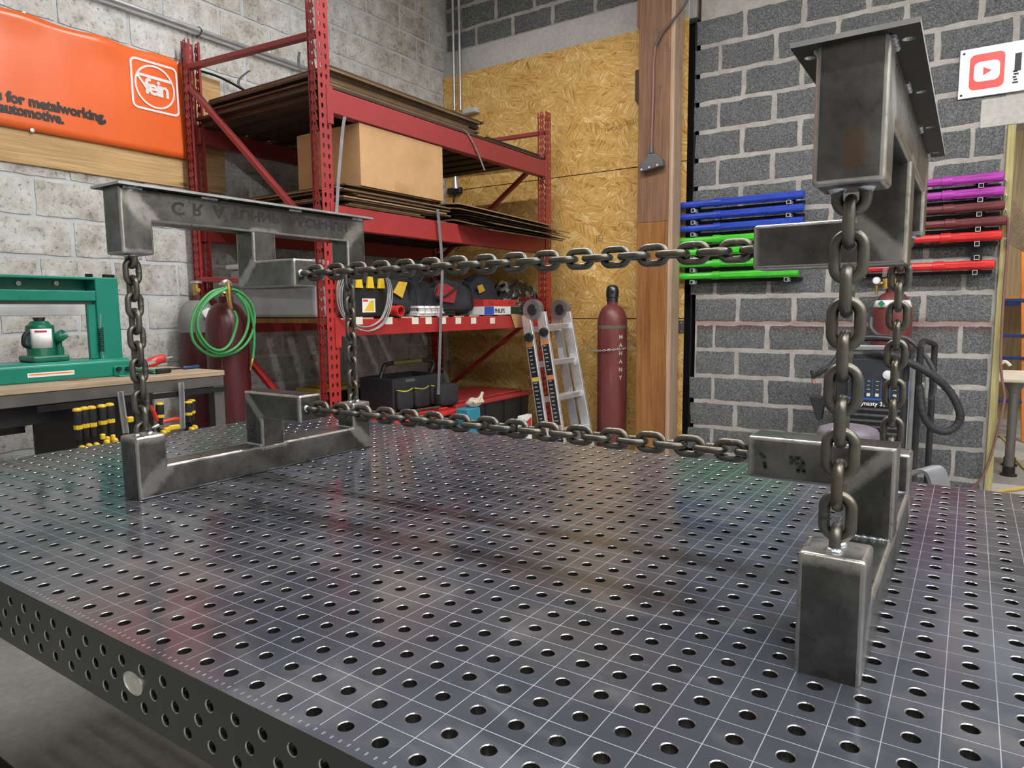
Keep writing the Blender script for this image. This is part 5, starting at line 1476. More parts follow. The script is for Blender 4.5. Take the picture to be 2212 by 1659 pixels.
m = MB(); m.tube(smooth_path([pX(u, v, XC) for u, v in ((322, 876), (332, 890), (338, 905), (350, 912))], 4), 0.009, 9); m.build('handle', M_REDPL, t, smooth=60)
m = MB(); m.tube(smooth_path([pX(u, v, XC) for u, v in ((350, 912), (365, 908), (378, 905), (387, 906))], 4), 0.009, 9); m.build('handle', M_REDPL, t, smooth=60)
m = MB(); m.tube([pX(u, v, XC) for u, v in ((351, 911), (338, 921), (328, 924))], [0.010, 0.010, 0.004], 8); m.build('jaws', M_COND, t, smooth=60)
for k, (u, v, w) in enumerate(((281, 905, 12), (360, 928, 12), (376, 922, 22), (222, 942, 9), (232, 948, 8), (244, 944, 8))):
    a, b = pX(u - w / 2, v + 8, XC + 0.01), pX(u + w / 2, v - 6, XC + 0.01)
    m = MB(); m.box((XC, a.y, a.z), (XC + 0.02, b.y, b.z)); tag(m.build('clamp_pad', M_YEL, None, 0.004), 'small yellow clamp pad hanging among the clamps, %s from the left' % ('first,second,fourth,fifth,sixth,third'.split(',')[(3, 4, 5, 0, 1, 2)[k]]), 'clamp pad', 'loose yellow clamp pads under the bench')

# ================================================================== gas cylinders beside the bench
def m_cyl(name, lo, hi):
    t = NT(name); p = t.pos(True)
    n = t.noise(t.mapping(p, (1, 1, 0.25)), 14, 6, 0.7); n2 = t.noise(t.mapping(p, (30, 30, 2)), 1, 4)
    c = t.ramp(n, [(0.3, lo), (0.7, hi)])
    c = t.mix(t.ramp(n2, [(0.62, 0.0), (0.75, 0.35)]), c, (0.45, 0.28, 0.27))
    return t.set(c, t.ramp(n, [(0.3, 0.28), (0.7, 0.45)]), 0, 0.5)
M_MAR = m_cyl('maroon_cylinder_paint', (0.06, 0.010, 0.012), (0.085, 0.016, 0.018))
M_MARD = m_cyl('dusty_maroon_paint', (0.12, 0.026, 0.026), (0.17, 0.045, 0.043))
M_BRASS = pm('brass', (0.62, 0.40, 0.12), 0.3, 0.9)
def cyl_body(t, x, y, r, h, mat, neckm=None):
    m = MB()
    prof = [(r * 0.93, 0.0), (r, 0.02), (r, h - 0.17), (r * 0.985, h - 0.13), (r * 0.93, h - 0.09), (r * 0.80, h - 0.05), (r * 0.60, h - 0.02), (r * 0.40, h - 0.005), (r * 0.34, h)]
    m.lathe(prof, (x, y, 0), 32); m.build('body', mat, t, smooth=40)
    m = MB(); m.lathe([(r * 0.36, h - 0.008), (r * 0.36, h + 0.028), (r * 0.30, h + 0.03)], (x, y, 0), 24); m.build('neck_ring', neckm or mat, t, smooth=40)
def cyl_at(u0, u1, v, r):
    """centre of an upright cylinder of radius r seen between columns u0,u1"""
    um = (u0 + u1) / 2; d = ray(um, v); dh = Vector((d.x, d.y)).length
    da, db = ray(u0, v), ray(u1, v)
    ang = abs(math.atan2(da.y, da.x) - math.atan2(db.y, db.x)) / 2
    dist = r / math.sin(ang); k = dist / dh
    return CAM.x + d.x * k, CAM.y + d.y * k
x, y = cyl_at(446, 540, 760, 0.117)
h1 = pY(492, 652, y).z
CY1 = thing('gas_cylinder', 'glossy maroon gas cylinder holding the green hose coil', 'gas cylinder', (x, y, 0), 'gas cylinders beside the bench')
cyl_body(CY1, x, y, 0.117, h1, M_MAR)
m = MB(); m.cyl((x, y, h1 + 0.03), (x, y, h1 + 0.09), 0.016, 12); m.cyl((x, y, h1 + 0.045), (x + 0.05, y - 0.035, h1 + 0.06), 0.012, 10); m.build('valve', M_BRASS, CY1, smooth=40)
m = MB(); m.lathe([(0.012, 0), (0.03, 0.004), (0.032, 0.014), (0.02, 0.022)], (x, y, h1 + 0.09), 14); m.build('handwheel', M_COND, CY1, smooth=30)
a = pX(493, 620, x + 0.12); b = pX(496, 650, x + 0.13); c2 = pX(500, 668, x + 0.13)
fx = thing('gas_coupler', 'brass hose fitting with a chrome elbow hanging on the maroon cylinder', 'fitting', (b.x, b.y, c2.z))
m = MB(); m.tube([a + Vector((0, 0, .02)), a, b, c2], [0.016, 0.017, 0.013, 0.010], 12); m.build('brass_body', M_BRASS, fx, smooth=50)
m = MB(); m.tube(smooth_path([pX(u, v, x + 0.1) for u, v in ((482, 612), (490, 608), (496, 615), (495, 624))], 4), 0.015, 10); m.build('elbow', M_COND, fx, smooth=60)
m = MB(); p = pX(515, 628, x + 0.1); m.cyl(a, p, 0.012, 10); m.build('knob', M_BLKPL, fx, smooth=40)
# hose: loops hung from the valve, lying against the cylinder front
HM = pm('green_rubber_hose', (0.055, 0.30, 0.09), 0.45, 0, 0.1, 10)
hose = thing('green_hose', 'coil of light green rubber hose hung over the maroon cylinder valve', 'hose', pX(482, 768, x + 0.15))
def hose_loop(pix, xs, nm='loop'):
    P = [pX(u, v, xx) for (u, v), xx in zip(pix, xs)]
    m = MB(); m.tube(smooth_path(P, 6), 0.0082, 8); m.build(nm, HM, hose, smooth=60)
hx_ = x + 0.135
hose_loop(((490, 622), (455, 632), (425, 665), (413, 705), (420, 740), (450, 765), (480, 768), (515, 757), (540, 730), (550, 690), (542, 655), (520, 632), (500, 624)), [hx_] * 13)
hose_loop(((490, 624), (460, 636), (432, 668), (424, 705), (432, 735), (455, 757), (480, 763), (510, 750), (530, 722), (537, 690), (530, 660), (512, 636)), [hx_ + 0.018] * 12)
hose_loop(((488, 624), (450, 648), (430, 680), (428, 712), (448, 745), (474, 757), (495, 745), (508, 715), (512, 690), (506, 672)), [hx_ + 0.03] * 10)
hose_loop(((512, 634), (535, 660), (547, 700), (549, 740), (546, 775)), [hx_ + 0.004] * 5, 'tail')
a, b = pX(546, 775, hx_ + 0.004), pX(540, 800, hx_ + 0.004)
m = MB(); m.tube([a, a.lerp(b, 0.4), a.lerp(b, 0.6), b], [0.008, 0.010, 0.006, 0.004], 10); m.build('end_fitting', M_BRASS, hose, smooth=50)
x2, y2 = x - 0.30, y + 0.10
d = ray(431, 740); k = (y2 - CAM.y) / d.y; x2 = CAM.x + d.x * k
CY2 = thing('gas_cylinder', 'maroon gas cylinder with a grey shoulder behind the hose coil', 'gas cylinder', (x2, y2, 0), 'gas cylinders beside the bench')
h2 = pY(431, 648, y2).z
cyl_body(CY2, x2, y2, 0.117, h2, M_MAR)
r = 0.1185
m = MB(); m.lathe([(r, h2 - 0.20), (r, h2 - 0.17), (r * 0.985, h2 - 0.13), (r * 0.93, h2 - 0.09), (r * 0.80, h2 - 0.05), (r * 0.60, h2 - 0.02), (r * 0.41, h2 - 0.004)], (x2, y2, 0.0008), 32); m.f = m.f[:-2]; m.m = m.m[:-2]; m.build('grey_shoulder', pm('grey_shoulder_paint', (0.20, 0.20, 0.20), 0.5), CY2, smooth=60, recalc=False)
m = MB(); m.cyl((x2, y2, h2 + 0.03), (x2, y2, h2 + 0.10), 0.02, 12); m.cyl((x2, y2, h2 + 0.06), (x2 + 0.05, y2 - 0.02, h2 + 0.06), 0.014, 10); m.build('valve', M_BRASS, CY2, smooth=40)
m = MB(); m.lathe([(0.01, 0), (0.036, 0.003), (0.036, 0.016), (0.02, 0.02)], (x2, y2, h2 + 0.10), 16); m.build('handwheel', M_COND, CY2, smooth=30)
P = [pX(u, v, x2 + 0.15) for u, v in ((434, 673), (448, 665), (462, 668), (458, 686), (444, 687))]
m = MB(); m.prism(P, (0.002, 0.001, 0)); tg_ = m.build('paper_tag', M_WHITE, CY2)
# ================================================================== timber post and what hangs on it
YP0, YP1 = 4.20, 4.37
px0, px1 = pY(1373, 800, YP0).x, pY(1447, 800, YP0).x
PT = thing('timber_post', 'massive brown timber post standing before the boarded opening', 'post', ((px0 + px1) / 2, (YP0 + YP1) / 2, 0))
zc1 = 2.0
m = MB(); m.box((px0, YP0, 0), (px1 - 0.035, YP1, zc1 - 0.02)); m.mat(1).box((px0, YP0, zc1 - 0.02), (px1 - 0.035, YP1, CEIL)); m.build('beam', [M_POST, M_POST2], PT, 0.004)
m = MB(); m.box((px1 - 0.034, YP0 + 0.004, 0), (px1, YP1, CEIL)); m.build('side_board', M_POST3, PT, 0.003)
for (u0, v0, u1, v1) in ((1376, -60, 1389, 66), (1371, 148, 1388, 226)):
    a, b = pY(u0, v1, YP0 + 0.03), pY(u1, v0, YP0 + 0.03)
    m = MB(); m.prism([(a.x, YP0 + 0.03, b.z), (px0, YP0 + 0.03, b.z), (px0, YP0 + 0.03, a.z - 0.03), (a.x, YP0 + 0.03, a.z + 0.03)], (0, 0.12, 0)); m.build('cleat', M_DKWOOD_SHADE if v0 > 0 else M_POST2, PT, 0.003)
for (u0, v0, u1, v1) in ((1417, 60, 1428, 85), (1438, 92, 1446, 110), (1426, 186, 1421, 223)):
    a, b = pY(u0, v0, YP0 - 0.008), pY(u1, v1, YP0 - 0.002)
    m = MB(); m.tube([a + Vector((0, 0.012, 0)), a, b, b + Vector((0, 0.006, 0))], 0.004, 6); m.build('bent_nail', M_ANGLE, PT)
a, b = pY(1463, 692, YP1 + 0.088), pY(1477, 720, YP1 + 0.088)
t = thing('hinge_plate', 'small dark steel hinge plate screwed to the board edge by the post', 'hinge', (a.x, YB - 0.045, b.z))
m = MB(); m.box((a.x, YB - 0.046, b.z), (b.x, YB - 0.0405, a.z)); m.build('plate', M_ANGLE, t, 0.001)
for f in (0.18, 0.82):
    z_ = b.z + (a.z - b.z) * f; m = MB(); m.cyl(((a.x + b.x) / 2 + 0.008, YB - 0.049, z_), ((a.x + b.x) / 2 + 0.008, YB - 0.046, z_), 0.006, 8); m.build('screw', M_COND, t)
# power cord with three-way tap
P = [pY(u, v, YP0 - 0.02) for u, v in ((1500, -30), (1478, 12), (1455, 42), (1430, 72), (1416, 100), (1412, 140), (1411, 200), (1409, 260), (1407, 322))]
t = thing('socket_tap', 'grey three-way socket tap hanging on its cord down the timber post', 'socket tap', P[-1] - Vector((0, 0, 0.12)))
m = MB(); m.tube(smooth_path(P[:5], 5), 0.009, 8); m.build('cable', pm('grey_cord', (0.09, 0.07, 0.065), 0.5), t, smooth=60)
m = MB(); m.tube(smooth_path(P[4:], 5), 0.0075, 8); m.build('cable', pm('dusty_pink_cord', (0.26, 0.12, 0.11), 0.55), t, smooth=60)
M_TAP = pm('grey_rubber', (0.09, 0.09, 0.09), 0.55)
c0 = pY(1409, 340, YP0 - 0.03)
a, b = pY(1385, 368, YP0 - 0.03), pY(1434, 342, YP0 - 0.03)
m = MB(); m.cyl(P[-1] + Vector((0, 0, 0.02)), P[-1] - Vector((0, 0, 0.03)), 0.014, 10, 0.018)
m.build('strain_relief', M_TAP, t, smooth=40)
m = MB(); zc_ = (a.z + b.z) / 2
m.add([(c0.x - 0.025, YP0 - 0.05, zc_ + 0.075), (c0.x + 0.03, YP0 - 0.05, zc_ + 0.075), (b.x - 0.0, YP0 - 0.06, zc_ + 0.02), (a.x, YP0 - 0.06, zc_ - 0.005), (c0.x - 0.025, YP0 - 0.01, zc_ + 0.075), (c0.x + 0.03, YP0 - 0.01, zc_ + 0.075), (b.x, YP0 - 0.004, zc_ + 0.02), (a.x, YP0 - 0.004, zc_ - 0.005)],
      [(0, 3, 2, 1), (4, 5, 6, 7), (0, 1, 5, 4), (1, 2, 6, 5), (2, 3, 7, 6), (3, 0, 4, 7)])
m.build('tap_shoulder', M_TAP, t, 0.004)
m = MB(); m.bar((a.x, YP0 - 0.032, zc_ - 0.022), (b.x, YP0 - 0.032, zc_ + 0.004), 0.056, 0.055); tb = m.build('tap_body', M_TAP, t, 0.006, 2)
for f in (0.08, 0.42, 0.78):
    p = Vector((a.x, YP0 - 0.061, zc_ - 0.035)).lerp(Vector((b.x, YP0 - 0.061, zc_ - 0.009)), f)
    m = MB(); m.lump(p - Vector((0, 0, 0.008)), (0.018, 0.006, 0.016), 3, 2, 0, 0, 10, 6); m.build('indicator_lamp', pm('clear_lamp', (0.5, 0.5, 0.5), 0.15), tb, smooth=180)

# ================================================================== conduits and boxes on the boards
yb_ = YB - 0.065
for lab, u in (('left of the two vertical grey conduits on the boarded opening', 982), ('right of the two vertical grey conduits on the boarded opening', 995)):
    a = pY(u, 238, yb_)
    m = MB(); m.cyl((a.x, yb_, a.z), (a.x, yb_, CEIL), 0.0125, 12); tag(m.build('conduit', M_COND, smooth=40), lab, 'conduit', 'conduits on the boarded opening')
a, b = pY(1000, 246, yb_ - 0.02), pY(1031, 231, yb_ - 0.02)
t = thing('junction_box', 'grey cast conduit elbow box at the foot of the two conduits', 'conduit box', (a.x, yb_, a.z))
m = MB(); m.box((a.x + 0.02, yb_ - 0.045, a.z - 0.01), (b.x, YB - 0.042, b.z)); m.build('box', pm('cast_grey', (0.52, 0.55, 0.58), 0.4, 0.2), t, 0.008, 2)
m = MB(); m.cyl((pY(984, 240, yb_).x, yb_, (a.z + b.z) / 2 - 0.012), (a.x + 0.03, yb_, (a.z + b.z) / 2 - 0.012), 0.017, 12); m.build('hub', M_COND, t, smooth=40)
a, b = pY(970, 420, YB - 0.06), pY(997, 404, YB - 0.06)
t = thing('wall_outlet', 'black outlet box with a plugged grey cable behind the rack', 'outlet', (a.x, YB - 0.06, a.z))
m = MB(); m.box((a.x, YB - 0.09, a.z), (b.x, YB - 0.041, b.z)); m.build('box', M_BLKPL, t, 0.004)
c0, c1 = pY(983, 375, YB - 0.09), pY(985, 408, YB - 0.09)
m = MB(); m.cyl(c0, c1, 0.016, 12, 0.028); m.cyl(c0 + Vector((0, 0, 0.3)), c0, 0.012, 10); m.build('plug', M_COND, t, smooth=40)
m = MB(); m.tube(smooth_path([pY(u, v, YB - 0.1) for u, v in ((990, 412), (984, 420), (980, 432), (980, 450))], 4), 0.009, 8); m.build('cable', M_BLKPL, t, smooth=60)

# ================================================================== aluminium folding ladder leaning on the rack
M_ALU = pm('brushed_aluminium', (0.80, 0.81, 0.82), 0.38, 0.7, 0.1, 12)
M_ALUD = pm('cast_aluminium_hinge', (0.30, 0.30, 0.31), 0.4, 0.7)
XA = -2.50
A = pX(1136, 672, XA)
LW = pX(1200, 672, XA).y - A.y
Bm = pY(1176, 935, A.y)
dr = (Bm - A); dr.normalize()
Lf = A.z / -dr.z
LD = thing('folding_ladder', 'folded aluminium multi-position ladder with black labels leaning against the rack', 'ladder', (A.x + dr.x * Lf, A.y + LW / 2, 0))
nrm = Vector((-dr.z, 0, dr.x)).normalized()
if nrm.x < 0: nrm = -nrm
def Lp(s, y, o): return A + dr * s + Vector((0, y, 0)) + nrm * o
def stile(y, o, w, h, s0=0.0, flare=0.0):
    m = MB(); m.bar(Lp(s0, y, o), Lp((A.z + nrm.z * o) / -dr.z - 0.004, y + flare, o), w, h, nrm); return m.build('stile', M_ALU, LD, 0.002)
gp = 0.115
FL = 0.06
st_ = [stile(0.0, 0.0, 0.03, 0.075, 0.03, -0.0), stile(LW, 0.0, 0.03, 0.075, 0.03, FL), stile(0.03, gp, 0.03, 0.075, 0.03, -0.0), stile(LW - 0.03, gp, 0.03, 0.075, 0.03, FL)]
for o in (0.0, gp):
    for k in range(4):
        s = 0.14 + k * 0.27
        f = s / Lf * FL
        y0, y1 = (0.012, LW - 0.012) if o == 0 else (0.042, LW - 0.042)
        m = MB(); m.bar(Lp(s, y0, o), Lp(s, y1 + f, o), 0.036, 0.042, (0, 0, 1)); m.build('rung', M_ALU, LD, 0.006, 2)
for y, yy in ((0.0, 0.03), (LW, LW - 0.03)):
    c = Lp(0.0, (y + yy) / 2, gp / 2)
    sg = -1 if y == 0 else 1
    m = MB(); MM = Matrix.Translation(c) @ Matrix.Rotation(math.pi / 2, 4, 'X')
    m.lathe([(0.02, -0.03), (0.075, -0.03), (0.078, -0.024), (0.078, 0.024), (0.075, 0.03), (0.02, 0.03)], (0, 0, 0), 24, MM); h_ = m.build('hinge', M_ALUD, LD, smooth=30)
    m = MB(); MM = Matrix.Translation(c + Vector((0.01, -0.034, 0))) @ Matrix.Rotation(math.pi / 2, 4, 'X')
    m.lathe([(0.0, 0.0), (0.04, 0.0), (0.042, 0.006), (0.036, 0.014), (0.0, 0.014)], (0, 0, -0.004), 20, MM); m.build('hinge_knob', M_BLKPL, h_, smooth=30)
for o, s in ((0.01, 0.20), (gp + 0.01, 0.18)):
    c = Lp(s, -0.018 if o < 0.05 else 0.012, o)
    m = MB(); m.lathe([(0.0, 0.0), (0.034, 0.0), (0.036, 0.01), (0.03, 0.03), (0.0, 0.032)], (0, 0, 0), 18, Matrix.Translation(c) @ Matrix.Rotation(math.pi / 2, 4, 'X')); m.build('lock_knob', M_BLKPL, LD, smooth=30)
M_LAB = pm('black_label', (0.02, 0.02, 0.022), 0.4)
for si, (o, y) in enumerate(((0.0, -0.0155), (gp, 0.0145))):
    for s0, s1, mt in ((0.24, 0.265, M_ORANGE), (0.27, 0.50, M_LAB), (0.505, 0.53, M_YEL if si == 0 else M_ORANGE), (0.535, 0.88, M_LAB), (0.885, 0.91, M_ORANGE), (0.915, 1.15, M_LAB), (1.155, 1.175, M_YEL), (1.18, 1.40, M_LAB)):
        m = MB(); m.bar(Lp(s0, y, o), Lp(s1, y, o), 0.001, 0.055, nrm); lb = m.build('label', mt, st_[0 if si == 0 else 2])
        if mt is M_LAB:
            n = int((s1 - s0) / 0.03)
            mm = MB()
            for q in range(n):
                sa = s0 + 0.01 + q * 0.03; mm.bar(Lp(sa, y - 0.0008, o - 0.018), Lp(sa, y - 0.0008, o + 0.016 * random.uniform(0.2, 1)), 0.0006, 0.008, dr)
            ob = mm.build('label_print', pm('grey_print', (0.35, 0.35, 0.35), 0.5), st_[0 if si == 0 else 2]); ob['kind'] = 'stuff'
for s, y in ((0.30, LW + 0.0), (0.36, LW - 0.03)):
    m = MB(); o = -0.0 if y == LW else gp
    m.bar(Lp(s, y - 0.0165, o), Lp(s + 0.09, y - 0.0165, o), 0.001, 0.05, nrm); m.build('label', pm('grey_label', (0.5, 0.5, 0.5), 0.5), st_[1])

# ================================================================== capped cylinder by the post
y = 4.27; x = pY(1322, 780, y).x
h = pY(1322, 657, y).z
t = thing('gas_cylinder', 'dusty maroon gas cylinder with a steel cap and white letters beside the post', 'gas cylinder', (x, y, 0))
cyl_body(t, x, y, 0.117, h, M_MARD)
zt_ = pY(1322, 615, y).z; hc = zt_ - h - 0.02
rc = 0.0475
m = MB(); m.lathe([(rc * 0.95, 0), (rc * 0.95, 0.03), (rc * 1.06, 0.035), (rc * 1.06, hc * 0.62), (rc * 1.0, hc * 0.80), (rc * 0.8, hc * 0.92), (rc * 0.45, hc * 0.99), (0.004, hc)], (x, y, h + 0.02), 24); cp = m.build('cap', pm('cap_steel', (0.09, 0.095, 0.105), 0.3, 0.8), t, smooth=40)
dv = Vector((CAM.x - x, CAM.y - y, 0)).normalized(); sv = Vector((-dv.y, dv.x, 0))
pc = Vector((x, y, h + 0.02 + hc * 0.55)) + dv * rc * 1.065
m = MB(); m.cyl(pc - dv * 0.004, pc + dv * 0.0008, 0.011, 14); m.build('vent_hole', M_BLACKGAP, cp)
r = 0.1178
m = MB(); m.lathe([(r, h - 0.192), (r, h - 0.165)], (x, y, 0), 32); m.f = m.f[:-2]; m.m = m.m[:-2]; m.build('grime_band', pm('grey_green_grime', (0.11, 0.095, 0.075), 0.7), t, smooth=60, recalc=False)
M_LET = pm('white_stencil_paint', (0.50, 0.47, 0.46), 0.6)
zA, zY = pY(1340, 727, y).z, pY(1340, 814, y).z
for k, ch in enumerate('MAHANY'):
    z = zA + (zY - zA) * k / 5
    offs = 0.062; ang = math.asin(offs / r)
    nrm_ = (dv * math.cos(ang) - sv * -math.sin(ang)) if False else None
    # to the right as seen from the camera
    rt = Vector((ROW[0].x, ROW[0].y, 0)).normalized()
    nv = (dv * math.cos(ang) + rt * math.sin(ang)).normalized()
    ex = Vector((-nv.y, nv.x, 0));
    if ex.dot(rt) < 0: ex = -ex
    p = Vector((x, y, z - 0.016)) + nv * (r + 0.0015)
    text_obj(ch, 'lettering', M_LET, t, frame_mat(p, ex, (0, 0, 1)), 0.045, 0.0004, 'CENTER', bold=0.0008)
# retaining chain of small bright links
P = [pY(u, v, yy) for (u, v), yy in zip(((1218, 733), (1240, 744), (1265, 753), (1285, 758)), (4.44, 4.40, 4.33, y - 0.06))]
for k in range(9):
    a_ = math.radians(200 + 140 * k / 8)
    ca = -dv; P.append(Vector((x, y, pY(1300 + 6 * k, 758 - k * 0.6, y - 0.1).z)) + (dv * math.sin(math.radians(20 + 140 * k / 8)) + rt * -math.cos(math.radians(20 + 140 * k / 8))) * (r + 0.007))
P += [pY(1368, 748, YP0 - 0.01)]
P = smooth_path(P, 12)
pts = [P[0]]; acc = 0
for a, b in zip(P, P[1:]):
    acc += (b - a).length
    if acc > 0.018: pts.append(b); acc = 0
mm = MB()
for k in range(len(pts) - 1):
    a, b = pts[k], pts[k + 1]; d = (b - a).normalized(); up = Vector((0, 0, 1)) if k % 2 else dv
    s_ = d.cross(up).normalized(); c = (a + b) / 2
    loop = [c + d * (0.013 * math.cos(q * math.pi / 4)) + s_ * (0.007 * math.sin(q * math.pi / 4)) for q in range(8)]
    mm.tube(loop, 0.0022, 5, closed=True)
o = mm.build('retaining_chain', M_COND); tag(o, 'thin bright chain strung round the capped cylinder', 'chain')

# ================================================================== rod tubes on the block wall
YT = 4.40
COLS = {'blue': pm('blue_tube', (0.018, 0.055, 0.42), 0.35), 'green': pm('bright_green_tube', (0.055, 0.50, 0.025), 0.35), 'magenta': pm('magenta_tube', (0.36, 0.035, 0.34), 0.38), 'maroon': pm('maroon_tube', (0.125, 0.022, 0.026), 0.4), 'red': pm('red_tube', (0.58, 0.022, 0.022), 0.35)}
RT = thing('tube_rack', 'black wall rack of short square sockets holding the coloured rod tubes', 'rack', (-0.4, YB, TT + 0.6))
M_SOCK = pm('socket_rim', (0.5, 0.5, 0.5), 0.5)
def octa(m, x0, x1, c, r0, r1):
    m.tube([(x0, c[0], c[1]), (x1, c[0], c[1])], [r0, r1], 8)
def rod_tube(colour, label, x0, xr, x1, z, skip=False):
    t = thing('rod_tube', label, 'tube', ((x0 + x1) / 2, YT, z - 0.024), 'coloured rod tubes on the block wall')
    mt = COLS[colour]; c = (YT, z)
    m = MB(); m.tube([(x0, YT, z), (x0 + 0.004, YT, z), (xr - 0.03, YT, z), (xr - 0.028, YT, z)], [0.021, 0.0245, 0.0245, 0.027], 8); m.build('cap_end', mt, t)
    m = MB()
    for k in range(3):
        xx = xr - 0.026 + k * 0.017; m.cyl((xx, YT, z), (xx + 0.011, YT, z), 0.031, 20)
    m.cyl((xr - 0.028, YT, z), (xr + 0.028, YT, z), 0.029, 20); m.build('collar', mt, t, smooth=30)
    m = MB(); m.tube([(xr + 0.028, YT, z), (x1 - 0.012, YT, z), (x1 - 0.004, YT, z), (x1, YT, z)], [0.026, 0.0292, 0.0292, 0.023], 12); m.build('tube_body', mt, t, smooth=25)
    for k in range(4):                                  # raised flutes
        a_ = math.radians(100 + k * 45 + 60); rr = 0.0270
        m = MB(); m.tube([(xr + 0.04, YT + rr * math.cos(a_), z + rr * math.sin(a_)), (x1 - 0.05, YT + (rr + .0025) * math.cos(a_), z + (rr + .0025) * math.sin(a_))], 0.0022, 5); m.build('flute', mt, t)
def socket(xc, z):
    m = MB(); s0, s1 = 0.0135, 0.0105; y0 = YT - 0.028
    for lo, hi in (((-s0, -s0), (s0, -s1)), ((-s0, s1), (s0, s0)), ((-s0, -s1), (-s1, s1)), ((s1, -s1), (s0, s1))):
        m.box((xc + lo[0], y0, z + lo[1]), (xc + hi[0], YB - 0.012, z + hi[1]))
    m.build('socket', M_SOCK, RT)
    m = MB(); m.box((xc - s1, y0 + 0.006, z - s1), (xc + s1, YB - 0.012, z + s1)); m.build('socket_core', M_BLACKGAP, RT)
def zpx(u, v): return pY(u, v, YT).z
zf = lambda x, y: (1450 + x / 2.903, 360 + y / 2.903)
rows_l = [('blue', 'uppermost blue rod tube left of the frame, highest on the wall rack', 175), ('blue', 'middle one of the three blue rod tubes on the wall rack', 255), ('blue', 'lowest of the three blue rod tubes, just above the green ones', 333), ('green', 'uppermost green rod tube, just below the blue ones', 415), ('green', 'second green rod tube from the top, behind the chain', 500), ('green', 'third green rod tube from the top of the wall rack', 588), ('green', 'lowest green rod tube on the wall rack', 663)]
xe = pY(*zf(832, 300), YT).x; xr_ = pY(*zf(290, 300), YT).x; xl = xr_ - 0.47
xs1, xs2 = pY(*zf(142, 300), YT).x, pY(*zf(738, 300), YT).x
zz_ = []
for k, (c, lab, zy) in enumerate(rows_l):
    z = pY(*zf(815, zy), YT).z
    zz_.append(z)
zz_ = [zz_[0] + (zz_[-1] - zz_[0]) * k / 6 for k in range(7)]
for k, (c, lab, zy) in enumerate(rows_l):
    z = zz_[k]
    rod_tube(c, lab, -1.72, xr_, xe - (0.02 if k > 3 else 0), z)
    for xs in (xs1, xs2): socket(xs, z - 0.046)
    m = MB(); m.box((GAP_R, YB - 0.03, z - 0.052), (xe - 0.01, YB - 0.008, z - 0.030)); m.build('back_bar', M_BLKRAIL, RT)
m = MB(); m.box((xs1 - 0.03, YB - 0.0385, zz_[-1] - 0.06), (xs1 + 0.03, YB - 0.031, zz_[0])); m.build('upright_strip', M_BLKRAIL, RT)
m = MB(); m.box((xs2 - 0.03, YB - 0.0385, zz_[-1] - 0.06), (xs2 + 0.03, YB - 0.031, zz_[0])); m.build('upright_strip', M_BLKRAIL, RT)
rows_r = [('magenta', 'upper magenta rod tube beside the doorway', 2088, 60), ('magenta', 'lower magenta rod tube beside the doorway', 2088, 150), ('maroon', 'upper maroon rod tube beside the doorway', 2093, 240), ('maroon', 'lower maroon rod tube beside the doorway', 2106, 335), ('red', 'upper red rod tube beside the doorway, over the empty socket', 2077, 428), ('red', 'lower red rod tube beside the doorway, over the gas regulator', 2030, 612)]
for k, (c, lab, xe_, zy) in enumerate(rows_r):
    p = pY(*zf(xe_, zy), YT); z = p.z
    xr2 = pY(*zf(xe_ - 355, zy), YT).x
    rod_tube(c, lab, xr2 - 0.47, xr2, p.x, z)
    xs3 = pY(*zf(1945 - (zy - 60) * 0.075, zy + 45), YT).x
    for xs in (xs3, xs3 - 0.62): socket(xs, z - 0.046)
    m = MB(); m.box((xr2 - 0.46, YB - 0.03, z - 0.052), (min(p.x - 0.01, DOOR_L - 0.01), YB - 0.008, z - 0.030)); m.build('back_bar', M_BLKRAIL, RT)
zmid = (pY(*zf(2077, 428), YT).z + pY(*zf(2030, 612), YT).z) / 2
for xs in (xs3 + 0.005, xs3 - 0.615): socket(xs, zmid - 0.043)
m = MB(); m.box((xs3 - 0.025, YB - 0.0385, pY(*zf(1900, 660), YT).z), (xs3 + 0.035, YB - 0.031, pY(*zf(1900, 60), YT).z)); m.build('upright_strip', M_BLKRAIL, RT)
for k, v in enumerate((96, 190, 283, 470)):
    p = pY(*zf(2098, v), YB - 0.05)
    m = MB(); m.tube([(p.x - 0.002, YB - 0.034, p.z), (p.x, YB - 0.05, p.z + 0.018), (p.x + 0.012, YB - 0.05, p.z), (p.x, YB - 0.05, p.z - 0.018)], 0.003, 6, closed=True); m.build('end_clip', M_COND, RT)

# ================================================================== sign by the doorway
a, b = pY(2075, 110, YB - 0.022), pY(2070, 215, YB - 0.022)
sz0, sz1, sx0 = b.z, a.z, a.x
t = thing('wall_sign', 'white wall sign with a red rounded play-button logo', 'sign', (sx0 + 0.5, YB - 0.022, sz0))
m = MB(); m.box((sx0, YB - 0.022, sz0), (sx0 + 1.2, YB - 0.008, sz1)); m.build('panel', pm('white_sign_face', (0.82, 0.84, 0.86), 0.25), t, 0.001)
ca, cb = pY(2092, 192, YB - 0.022), pY(2172, 118, YB - 0.022)
cx_, cz_ = (ca.x + cb.x) / 2, (sz0 + sz1) / 2
lw_, lh_ = cb.x - ca.x, (sz1 - sz0) * 0.72
def sgn_shape(name, pts, mat, off, par=t):
    mm = MB(); mm.prism([(cx_ + q[0], YB - 0.0222 - off, cz_ + q[1]) for q in pts], (0, -0.001, 0)); return mm.build(name, mat, par)
sgn_shape('logo_square', rrect(lw_, lh_, 0.03), pm('sign_red', (0.70, 0.06, 0.05), 0.35), 0.0)
sgn_shape('logo_window', rrect(lw_ * 0.74, lh_ * 0.56, 0.03), pm('white_sign_face', (0.82, 0.84, 0.86), 0.25), 0.001)
